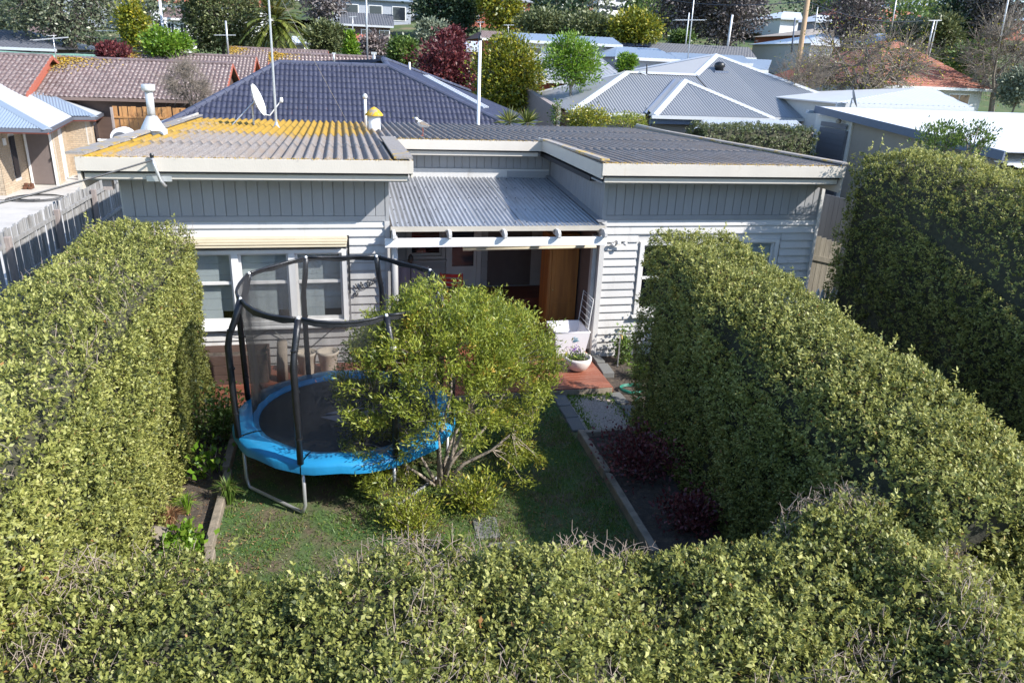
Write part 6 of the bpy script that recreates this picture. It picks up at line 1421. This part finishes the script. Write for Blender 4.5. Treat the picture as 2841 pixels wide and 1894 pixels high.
px_block('metal_roofed_house', 'grey walled house with a pale metal roof right of the bright green tree', (1706, 159), (1886, 163), (1824, 133), (1711, 131), 41, 46, 'bluemetal', 'greywall', 'corr')
px_block('metal_roofed_house', 'pale metal roofed house behind the highest grey roof peak', (1870, 168), (2088, 175), (2062, 153), (1860, 148), 43, 48, 'bluemetal', 'greywall', 'corr')
px_block('tiled_house', 'long charcoal tiled house with solar panels below the brown gum trees', (1722, 148), (2098, 156), (2078, 129), (1712, 119), 52, 58, 'darktile', 'greywall', 'tile')
spn = thing('solar_panels', 'row of dark solar panels on the charcoal tiled roof', 'solar panels', V3(at(1760, 128, 55)))
for i in range(4): q = [V3(at(x, y, Y_))+Vector((0, -.1, .12)) for x, y, Y_ in ((1716+i*23, 130+i*.7, 54.2), (1737+i*23, 130.6+i*.7, 54.2), (1737+i*23, 123+i*.7, 56.2), (1716+i*23, 122.5+i*.7, 56.2))]; flat_slope('panel', q, M['solar'], spn, .05)
px_block('metal_roofed_house', 'grey metal roofed house with red brick wall behind the bright green tree', (1478, 222), (1748, 226), (1662, 153), (1474, 150), 36, 42, 'greymetal', 'redbrick', 'corr')
px_block('small_shed', 'small pale skillion shed roof beyond the right ridge', (2040, 190), (2130, 196), (2140, 172), (2060, 158), 46, 50, 'bluemetal', 'greywall', 'corr', 'shed')
px_block('slate_roofed_house', 'grey slate roofed house with dark verandah in the top centre', (940, 68), (1092, 71), (1089, 40), (945, 37), 72, 77, 'darktile', 'boxwood_and_shade', 'tile', windows=3)
px_block('red_verandah', 'small red metal verandah roof below the slate house', (965, 113), (1048, 119), (1040, 98), (985, 95), 66, 68, 'redbrick', 'boxwood_and_shade', 'flat', 'verandah')
px_block('white_building', 'low white building above the slate roofed house', (1055, 40), (1160, 42), (1155, 34), (1062, 33), 88, 92, 'whitemetal', 'white', 'flat', 'building')
px_block('white_house', 'white gabled house half hidden beside the palm', (806, 118), (854, 122), (846, 103), (812, 100), 62, 66, 'whitemetal', 'white', 'corr')
px_block('white_house', 'small white roof beside the red leaved tree', (1288, 136), (1332, 138), (1326, 116), (1294, 114), 52, 56, 'whitemetal', 'palewall', 'corr')
px_block('tiled_house', 'small brown tiled roof under the light green tree', (1334, 106), (1398, 108), (1394, 88), (1336, 86), 62, 67, 'browntile', 'redbrick', 'tile')
px_block('tiled_house', 'black roofed house at the left edge below the gum tree', (-60, 134), (156, 130), (84, 86), (-60, 84), 54, 60, 'darktile', 'boxwood_and_shade', 'tile')
px_block('tiled_house', 'grey brown hipped roof under the gum tree limbs', (82, 97), (174, 97), (145, 70), (72, 71), 67, 72, 'browntile', 'boxwood_and_shade', 'tile')
px_block('brick_house', 'red brick house with brown roof at the top left edge', (-60, 56), (38, 53), (30, 37), (-60, 33), 84, 89, 'browntile', 'redbrick', 'tile')
px_block('white_house', 'pale rendered house between the light pole and olive tree', (452, 52), (522, 50), (516, 22), (462, 24), 72, 77, 'browntile', 'white', 'tile', windows=2)
px_block('tiled_house', 'orange terracotta tiled house behind the bare tree', (2450, 239), (2752, 245), (2498, 117), (2440, 114), 42, 49, 'orangetile', 'palewall', 'tile', windows=2)
px_block('metal_roofed_house', 'blue grey hipped roof above the orange tiled house', (2428, 126), (2552, 128), (2482, 97), (2434, 91), 64, 69, 'bluemetal', 'palewall', 'flat')
px_block('white_shed', 'white flat shed roofs left of the bare tree', (2248, 122), (2330, 122), (2328, 96), (2276, 95), 58, 63, 'whitemetal', 'palewall', 'corr', 'shed')
px_block('metal_roofed_house', 'beige roof behind the white flat sheds', (2232, 101), (2318, 98), (2314, 81), (2252, 84), 68, 73, 'beigewall', 'redbrick', 'flat')
px_block('white_building', 'tall white walled building beside the timber power pole', (2165, 52), (2228, 52), (2222, 34), (2172, 34), 84, 89, 'whitemetal', 'white', 'flat', 'building')
px_block('dark_house', 'small dark walled house with white roof right of the power pole', (2262, 62), (2312, 60), (2304, 42), (2268, 44), 88, 92, 'whitemetal', 'greywall', 'flat')
px_block('white_shed', 'low white roof with solar panels at the upper right', (2405, 61), (2476, 62), (2470, 50), (2410, 49), 98, 103, 'bluemetal', 'palewall', 'flat', 'shed')
px_block('tarpaulin_shed', 'roof under a bright blue tarpaulin near the top right', (2430, 24), (2500, 24), (2494, 13), (2436, 13), 122, 127, 'bluecloth', 'palewall', 'flat', 'shed')
px_block('white_house', 'pale roofed house at the very top right', (2536, 18), (2584, 18), (2576, 3), (2545, 2), 132, 137, 'whitemetal', 'palewall', 'flat')
px_block('small_hip_roof', 'white metal hip roof with blue edges behind the garage', (2318, 293), (2700, 290), (2584, 243), (2562, 243), 27.5, 31, 'whitemetal', 'palewall', 'corr')
# hillside club building and tank
cb = px_block('club_building', 'white flat roofed building with red trim at the top right of centre', (1612, 24), (1780, 30), (1776, 20), (1616, 14), 112, 120, 'palewall', 'white', 'flat', 'building', windows=5)
a_ = V3(at(1660, 22, 111)); b_ = V3(at(1740, 22, 111)); MB().box(a_.x+1, b_.x+3, 114, 120, a_.z-2, a_.z+5).build('upper_storey', M['palewall'], cb); MB().bar(V3(at(1612, 23, 110.8)), V3(at(1782, 29, 110.8)), .3, .5).build('red_trim', M['redbrick'], cb)
for i in range(3): MB().box(a_.x+1.6+i*2.1, a_.x+2.9+i*2.1, 113.9, 113.99, a_.z+1.2, a_.z+3.0).build('window', M['darkglass'], cb)
t0 = V3(at(1600, 50, 108)); tk = thing('water_tank', 'tall lime green water tank beside the white building', 'tank', (t0.x, 108, float(hgt(t0.x, 108)))); MB().lathe([(1.15, 0), (1.15, .3), (1.18, .35), (1.15, .4), (1.15, 4.3), (1.0, 4.7), (.2, 4.9)], (t0.x, 108, float(hgt(t0.x, 108))), 20).build('shell', M['tank'], tk, True)
def car(lab, px, py, Y, mat, rz_=0.0):
    p = at(px, py, Y); z = float(hgt(p[0], Y))+.35; c = thing('parked_car', lab, 'car', (p[0], Y, max(z, p[2]-.2)), rz_)
    MB().prism([(-2.2, .35), (2.2, .35), (2.25, .75), (1.5, .92), (-2.1, .98), (-2.25, .7)], 'y', -.85, .85).build('body', M[mat], c, local=True, bevel=.06)
    MB().prism([(-1.6, .95), (1.1, .92), (.55, 1.42), (-1.1, 1.45)], 'y', -.72, .72).build('cabin', M['darkglass'], c, local=True, bevel=.04); MB().prism([(-1.1, 1.44), (.5, 1.42), (.45, 1.48), (-1.0, 1.5)], 'y', -.7, .7).build('roof', M[mat], c, local=True)
    for x in (-1.35, 1.4):
        for y in (-.82, .82): MB().tube([(x, y-.1, .33), (x, y+.1, .33)], .33, 12).build('wheel', M['tyre'], c, local=True)
car('dark car parked on the road left of the slate house', 917, 54, 90, 'carpaint'); car('blue car parked under the brown gum trees', 1862, 95, 92, 'carblue'); car('white car parked near the water tank', 1690, 47, 100, 'carwhite', .3); car('blue car in front of the white club building', 1725, 50, 102, 'carblue', -.2)
# ------------------------------------------------------------------ trees and shrubs beyond
tree_px('gum_tree', 'large grey green gum tree with thick dark limbs at the top left', 'tree', 15, -90, 335, 118, 58, mat='gum', bark='barkdark', tips=150, per=60, trunk_r=.5, seed=101, limbs=9)
tree_px('ivy_tree', 'tall yellow green leafy column right of the gum tree', 'tree', 340, 5, 412, 135, 53, mat='yellowleaf', tips=80, per=60, seed=102, shell=.3)
tree_px('round_tree', 'bright green spreading bush below the light pole', 'tree', 395, 88, 522, 152, 50, mat='brightleaf', tips=80, per=60, seed=103, flat=.5)
tree_px('round_tree', 'large rounded olive tree left of the palm', 'tree', 508, -50, 716, 135, 61, mat='olive', tips=200, per=70, seed=104, shell=.7, ry=.8)
tree_px('shrub', 'upright red brown shrub between the tiled units', 'shrub', 272, 126, 356, 172, 46, mat='redleaf', tips=60, per=40, seed=105, up=1.2)
tree_px('gum_tree', 'open pale trunked gum tree right of the palm', 'tree', 828, -60, 962, 62, 76, mat='gumbrown', bark='barkpale', tips=70, per=34, seed=107, trunk_r=.2, stems=3)
tree_px('round_tree', 'rounded olive brown bush below the pale trunked gum', 'tree', 846, 72, 962, 142, 60, mat='olive', tips=90, per=60, seed=108, shell=.7)
tree_px('conifer', 'small bright green conical conifer behind the navy ridge', 'tree', 952, 100, 996, 158, 51, mat='brightleaf', tips=60, per=50, seed=109, cone=True)
tree_px('shrub', 'pink grey leafless shrub right of the small conifer', 'shrub', 992, 98, 1082, 158, 55, mat='pinkgrey', tips=60, per=36, seed=110)
tree_px('round_tree', 'dark green tree left of the red leaved tree', 'tree', 1076, 106, 1154, 185, 45, mat='midleaf', tips=80, per=60, seed=111)
tree_px('red_tree', 'dark red leaved plum tree behind the navy roof', 'tree', 1146, 112, 1326, 292, 40, mat='redleaf', bark='barkdark', tips=190, per=62, seed=112, shell=.35)
tree_px('red_tree', 'red leaved top growth above the plum tree', 'tree', 1210, 78, 1290, 150, 40.6, mat='redleaf', bark='barkdark', tips=60, per=50, seed=113)
tree_px('yellow_tree', 'yellow and green dense tree behind the white pole', 'tree', 1314, 106, 1498, 318, 36, mat='yellowleaf', tips=210, per=66, seed=114, shell=.5)
tree_px('conifer', 'broad dark conifer at the top centre', 'tree', 1160, -110, 1262, 98, 76, mat='dark_leaf', tips=120, per=60, seed=115, shell=.4)
tree_px('conifer', 'narrower dark conifer beside the light green tree', 'tree', 1252, -70, 1322, 108, 74, mat='dark_leaf', tips=90, per=60, seed=116, shell=.4)
tree_px('round_tree', 'light yellow green tree right of the dark conifers', 'tree', 1326, -60, 1450, 96, 70, mat='yellowleaf', tips=110, per=55, seed=117)
tree_px('shrub', 'grey green shrub above the red leaved tree', 'shrub', 1150, 58, 1244, 128, 58, mat='silver', tips=60, per=44, seed=118)
tree_px('round_tree', 'olive green bush left of the rounded clipped bush', 'tree', 1436, 36, 1576, 98, 63, mat='olive', tips=90, per=55, seed=119)
tree_px('round_tree', 'rounded dark olive clipped bush above the pale blue roof', 'tree', 1570, 50, 1700, 104, 60, mat='olive', tips=120, per=70, seed=120, shell=.75)
tree_px('round_tree', 'bright yellow green rounded tree beside the clipped bush', 'tree', 1694, 40, 1832, 124, 57, mat='yellowleaf', tips=120, per=66, seed=121, shell=.6)
tree_px('gum_tree', 'mauve brown gum tree left of the two', 'tree', 1832, -110, 1968, 108, 68, mat='gumbrown', bark='barkdark', tips=110, per=60, seed=122, trunk_r=.4, limbs=8)
tree_px('gum_tree', 'broad mauve brown gum tree left of the timber power pole', 'tree', 1938, -110, 2130, 118, 66, mat='gumbrown', bark='barkdark', tips=150, per=62, seed=123, trunk_r=.5, limbs=9)
tree_px('shrub', 'low green shrub under the mauve gum trees', 'shrub', 1862, 88, 1922, 128, 60, mat='midleaf', tips=40, per=50, seed=124)
tree_px('feathery_tree', 'bright feathery green tree in front of the grey metal roof', 'tree', 1508, 100, 1668, 236, 33, mat='brightleaf', bark='barkpale', tips=120, per=60, leaf=(.15, .05), seed=125, shell=.3)
tree_px('shrub', 'small bright green shrub above the left grey roof ridge', 'shrub', 1710, 150, 1768, 200, 34.5, mat='brightleaf', tips=36, per=44, leaf=(.14, .06), seed=126)
tree_px('bare_tree', 'nearly leafless tree with a curved dark trunk before the orange roof', 'tree', 2230, 96, 2580, 275, 35, mat='yellowleaf', bark='bark', tips=80, per=11, seed=127, bare=True, wisp=1.6, trunk_r=.22, clump=1.0, leaf=(.11, .06), limbs=8)
tree_px('bare_tree', 'thicket of bare upright twigs beside the timber power pole', 'tree', 2140, 150, 2290, 285, 34, mat='yellowleaf', bark='bark', tips=55, per=9, seed=128, bare=True, wisp=.2, trunk_r=.1, clump=.8, up=1.2, leaf=(.1, .05), stems=3)
tree_px('gum_tree', 'grey gum tree right of the timber power pole', 'tree', 2288, -70, 2436, 134, 62, mat='gumbrown', bark='barkdark', tips=100, per=52, seed=129, trunk_r=.3)
tree_px('shrub', 'silvery pale green shrub above the orange roof', 'shrub', 2470, 60, 2570, 116, 64, mat='silver', tips=70, per=55, seed=130)
tree_px('round_tree', 'grey green tree right of the silvery shrub', 'tree', 2556, 44, 2660, 185, 60, mat='olive', tips=100, per=55, seed=131)
tree_px('gum_tree', 'dark gum tree with a tall trunk at the upper right', 'tree', 2620, -90, 2730, 170, 63, mat='dark_leaf', bark='barkdark', tips=110, per=60, seed=132, trunk_r=.35)
tree_px('gum_tree', 'dark grey gum crown in the top right corner', 'tree', 2690, -110, 2880, 90, 60, mat='gumbrown', bark='barkdark', tips=120, per=60, seed=133, trunk_r=.35)
tree_px('bare_tree', 'large leafless grey tree at the right picture edge', 'tree', 2668, 56, 2890, 280, 42, mat='yellowleaf', bark='bark', tips=90, per=12, seed=134, bare=True, wisp=.25, trunk_r=.2, clump=1.0, leaf=(.14, .07))
tree_px('shrub', 'blue green shrub below the leafless tree at the right edge', 'shrub', 2778, 190, 2880, 292, 36, mat='silver', tips=70, per=50, seed=135)
tree_px('round_tree', 'dark green bush beside the dark gum trunk', 'tree', 2640, 120, 2760, 215, 56, mat='midleaf', tips=80, per=55, seed=136)
tree_px('bare_tree', 'leafless twiggy shrub in front of the long brown tiled unit', 'tree', 458, 176, 584, 290, 34.5, mat='pinkgrey', bark='bark', tips=70, per=14, seed=137, bare=True, wisp=0, trunk_r=.09, clump=.6, stems=3)
tree_px('shrub', 'sprawling yellow green shrub below the light grey roof', 'shrub', 1560, 306, 1692, 352, 22.6, mat='yellowleaf', tips=60, per=60, leaf=(.07, .035), seed=138)
tree_px('shrub', 'thin yellow green sprays right of the sprawling shrub', 'shrub', 1690, 318, 1800, 352, 22.8, mat='shrubleaf', tips=36, per=36, leaf=(.07, .03), seed=139, up=1.2)
tree_px('shrub', 'slender leafy shoot against the pale boundary wall', 'shrub', 1536, 278, 1552, 345, 23.4, mat='midleaf', tips=14, per=30, leaf=(.07, .035), seed=140, clump=.12)
tree_px('round_tree', 'dense dark bush behind the yellow and green tree', 'tree', 1395, 180, 1520, 320, 38, mat='midleaf', tips=90, per=60, seed=141)
tree_px('shrub', 'loose shrub growing before the garage barge board', 'shrub', 2540, 342, 2672, 420, 14.2, mat='midleaf', tips=46, per=34, leaf=(.06, .03), seed=142, up=1.3, clump=.16)
tree_px('shrub', 'thin shoots rising past the white garage roof', 'shrub', 2660, 335, 2760, 430, 13.6, mat='midleaf', tips=34, per=26, leaf=(.06, .03), seed=143, up=1.4, clump=.14)
g = random.Random(77)
# palm
def palm(px, py, Y, span_px, lab):
    c = V3(at(px, py, Y)); th = thing('palm_tree', lab, 'palm', (c.x, Y, float(hgt(c.x, Y)))); r = span_px/2/FPX*Y*1.05; gr = rng(151)
    MB().tube([(c.x, Y, float(hgt(c.x, Y))-.1), (c.x, Y, c.z-r*.2)], [.42, .36], 10).build('trunk', M['barkdark'], th)
    for k in range(64):
        a = k*2.399; el = math.sin((k/64)*2.5-1.05)*1.15; d = Vector((math.cos(a)*math.cos(el), math.sin(a)*math.cos(el), math.sin(el))); L_ = r*gr.uniform(.95, 1.15); pts = []
        for t in np.linspace(0, 1, 7): pts.append(np.array(c+d*L_*t+Vector((0, 0, .25*L_*t-.62*L_*t*t*(1.1-.5*el)))))
        pts = np.array(pts); P, D = [], []
        for q in np.linspace(.12, 1, 26):
            i = min(5, int(q*6)); f = q*6-i; p = pts[i]*(1-f)+pts[i+1]*f; tan = unit(pts[i+1]-pts[i]); sd = unit(np.cross(tan, [0, 0, 1.]))
            for s in (-1, 1): P.append(p); D.append(sd*s*.75+tan*.7+np.array([0, 0, -.25]))
        n = len(P); fr_ = leaf_obj('frond', M['palm'], th, np.array(P), np.array(D), np.tile([0, 0, 1.], (n, 1))+gr.normal(0, .2, (n, 3)), r*.26*gr.uniform(.8, 1.1, n), .10, gr.uniform(.1, .9)+gr.normal(0, .08, n), gr, .05, stuff=False)
palm(762, 62, 58, 140, 'date palm with drooping fronds behind the brown tiled units')
def yucca(px, py, Y, s, lab, seed):
    c = V3(at(px, py, Y)); gr = rng(seed); n = 90; th = thing('yucca', lab, 'yucca', (c.x, Y, float(hgt(c.x, Y))))
    MB().tube([(c.x, Y, float(hgt(c.x, Y))), c], [.06, .05], 7).build('trunk', M['bark'], th)
    v = unit(gr.normal(0, 1, (n, 3))+[0, 0, .7]); leaf_obj('leaves', M['palm'], th, np.tile(np.array(c), (n, 1)), v, gr.normal(0, 1, (n, 3)), s*gr.uniform(.7, 1.1, n), .045, gr.random(n), gr, .05)
yucca(1412, 338, 23.2, .52, 'spiky yucca at the left end of the pair by the roof edge', 161); yucca(1462, 340, 23.0, .5, 'spiky yucca nearer the pale boundary wall', 162)
# ------------------------------------------------------------------ poles and aerials
def aerial(lab, x0, y0, x1, y1, Y, bx0, bx1, by, r=.03, n=6, tilt=0):
    t = stick('tv_aerial', lab, 'aerial', x0, y0, x1, y1, Y, r, 'zinc'); a, b = V3(at(bx0, by, Y)), V3(at(bx1, by+tilt, Y)); MB().bar(a, b, .05, .05).build('boom', M['zinc'], t)
    for i in range(n): q = a.lerp(b, (i+.3)/n); MB().bar(q-Vector((0, .55, 0)), q+Vector((0, .55, 0)), .025, .025).build('element', M['zinc'], t)
aerial('wide aerial on the left tiled unit with red gable', 147, 104, 157, 170, 41, 92, 190, 112, tilt=-8); aerial('long aerial in front of the yellow green column', 331, 84, 336, 140, 54, 268, 364, 86); aerial('aerial cross on the third row tiled unit', 626, 58, 634, 156, 54, 594, 654, 98, .07)
aerial('long aerial on the tall mast beyond the grey roof', 1928, -30, 1908, 168, 44, 1874, 1955, 56, .035, 8); aerial('short aerial left of the light green tree', 1332, 62, 1333, 92, 60, 1322, 1344, 62, .03, 4); aerial('small aerial above the pale blue roof left end', 1410, 70, 1411, 98, 58, 1398, 1426, 70, .03, 4); aerial('low aerial above the charcoal tiled roof', 1808, 84, 1806, 122, 56, 1786, 1828, 84, .03, 4)
stick('power_pole', 'leaning timber power pole rising behind the light grey roof', 'power pole', 2247, -40, 2206, 236, 38, .15, 'timberpole', to_ground=True)
stick('light_pole', 'white light pole between the ivy column and olive tree', 'light pole', 443, 2, 453, 92, 62, .11, 'dish', to_ground=True)
stick('power_pole', 'grey power pole with twin conduits on the orange roof', 'power pole', 2592, 56, 2568, 164, 46, .06, 'zinc', bars=[((2575, 58), (2612, 57), .06), ((2600, 58), (2577, 160), .05)])
stick('antenna_mast', 'tall slanting mast at the far right', 'antenna', 2806, -40, 2774, 116, 42, .045, 'dish', to_ground=False)
stick('antenna_mast', 'thin guyed mast above the orange roof', 'antenna', 2490, -20, 2468, 112, 56, .05, 'zinc')
stick('light_pole', 'thick grey pole among the mauve gum trees', 'light pole', 2032, 42, 2019, 128, 56, .09, 'dish'); stick('light_pole', 'thin pole left of the tall aerial mast', 'light pole', 1912, 36, 1902, 124, 58, .05, 'dish'); stick('light_pole', 'slim pole right of the timber power pole', 'light pole', 2269, 20, 2258, 90, 70, .06, 'zinc')
stick('light_pole', 'dark thin pole left of the timber power pole', 'light pole', 2206, 50, 2196, 146, 60, .07, 'bluetrim'); stick('light_pole', 'pair of thin poles beside the water tank', 'light pole', 1612, -10, 1609, 54, 104, .12, 'zinc'); stick('light_pole', 'thin pole beside the olive bushes', 'light pole', 1560, -10, 1563, 80, 80, .08, 'zinc')
stick('antenna_mast', 'thin mast in front of the slate roofed house', 'antenna', 978, 46, 979, 102, 66, .05, 'zinc', bars=[((968, 48), (990, 46), .06)])
dd = V3(at(2366, 272, 27)); ds2 = thing('satellite_dish', 'grey satellite dish at the end of the light grey roof', 'satellite dish', (dd.x, dd.y, dd.z-.5)); nrm = Vector((.8, -.5, .35)).normalized(); sx = nrm.cross(Vector((0, 0, 1))).normalized(); sz_ = sx.cross(nrm); vs = [dd+sx*math.cos(a)*.34*q+sz_*math.sin(a)*.4*q+nrm*(.08*q*q) for q in (.02, .35, .7, 1) for a in np.linspace(0, 6.283, 21)[:-1]]
MB().add(vs, [(i*20+k, i*20+(k+1) % 20, (i+1)*20+(k+1) % 20, (i+1)*20+k) for i in range(3) for k in range(20)]).build('reflector', M['greymetal'], ds2, True); MB().tube([dd-nrm*.02, dd-Vector((.05, 0, .6))], .03, 6).build('stand', M['zinc'], ds2)
def wire(lab, a, b, sag=.5, r=.02):
    a, b = V3(a), V3(b); o = MB().tube([a.lerp(b, t)-Vector((0, 0, sag*4*t*(1-t))) for t in np.linspace(0, 1, 14)], r, 4).build('power_line', M['blackmetal'], None, origin=tuple(a)); tag(o, lab, 'cable')
wire('power line crossing the left tiled roofs', at(-30, 136, 44), at(415, 128, 52), .3, .018); wire('power line from the timber pole to the right', at(2243, 6, 38), at(2560, 58, 46), .4); wire('power line from the timber pole to the left', at(2243, 4, 38), at(1800, -12, 60), .4)
# ------------------------------------------------------------------ the hillside: distant trees and roofs that fill the top of the view
mats = ['olive', 'midleaf', 'gum', 'dark_leaf', 'gumbrown', 'yellowleaf', 'pinkgrey', 'silver']
gr = rng(500); cnt = 0
for i in range(64):
    Y = float(gr.uniform(72, 150)); px = float(gr.uniform(-40, 2880)); p = at(px, 40, Y); gz = float(hgt(p[0], Y)); h = float(gr.uniform(3.0, 8.5)); w_ = h*float(gr.uniform(.35, .6)); m = mats[int(gr.choice(8, p=[.24, .2, .16, .12, .1, .06, .06, .06]))]
    tree('distant_tree', 'distant leafy tree scattered on the hillside along the top of the picture', 'tree', (p[0], Y, gz-.1), (p[0], Y, gz+h*.58), (w_, w_, h*.42), mat=m, tips=46, per=34, leaf=(.42, .24), clump=w_*.5, trunk_r=.14, seed=600+i, group='distant trees on the hillside', limbs=4)
walls = ['palewall', 'redbrick', 'beigewall', 'white', 'greywall']; roofs = ['browntile', 'darktile', 'whitemetal', 'bluemetal', 'greymetal', 'orangetile']
for i in range(18):
    Y = float(gr.uniform(84, 150)); px = float(i*165+gr.uniform(-60, 60)); p = at(px, 40, Y); gz = float(hgt(p[0], Y)); L_ = float(gr.uniform(9, 15)); ze = gz+2.9
    if 2020 < px < 2380 or 1560 < px < 1800: continue
    th = thing('distant_house', 'small distant house among trees along the top of the picture', 'house', (p[0], Y, gz), 0, 'distant houses on the hillside'); x0, x1 = p[0]-L_/2, p[0]+L_/2; rm = roofs[int(gr.integers(0, 6))]; rz_ = ze+1.7
    flat_slope('roof_slope', [(x0-.4, Y-.4, ze), (x1+.4, Y-.4, ze), (x1-2.6, Y+4, rz_), (x0+2.6, Y+4, rz_)], M[rm], th, .1); flat_slope('roof_slope', [(x1+.4, Y+8.4, ze), (x0-.4, Y+8.4, ze), (x0+2.6, Y+4, rz_), (x1-2.6, Y+4, rz_)], M[rm], th, .1)
    flat_slope('roof_slope', [(x1+.4, Y-.4, ze), (x1+.4, Y+8.4, ze), (x1-2.6, Y+4, rz_)], M[rm], th, .1); flat_slope('roof_slope', [(x0-.4, Y+8.4, ze), (x0-.4, Y-.4, ze), (x0+2.6, Y+4, rz_)], M[rm], th, .1)
    MB().box(x0, x1, Y, Y+8, gz-1, ze-.06).build('wall', M[walls[int(gr.integers(0, 5))]], th)
    for j in range(4):
        x = x0+L_*(j+.5)/4; wn_ = MB().box(x-.7, x+.7, Y-.05, Y-.001, gz+1.0, gz+2.4).build('window', M['white'], th); MB().box(x-.62, x+.62, Y-.07, Y-.051, gz+1.08, gz+2.32).build('pane', M['darkglass'], wn_)
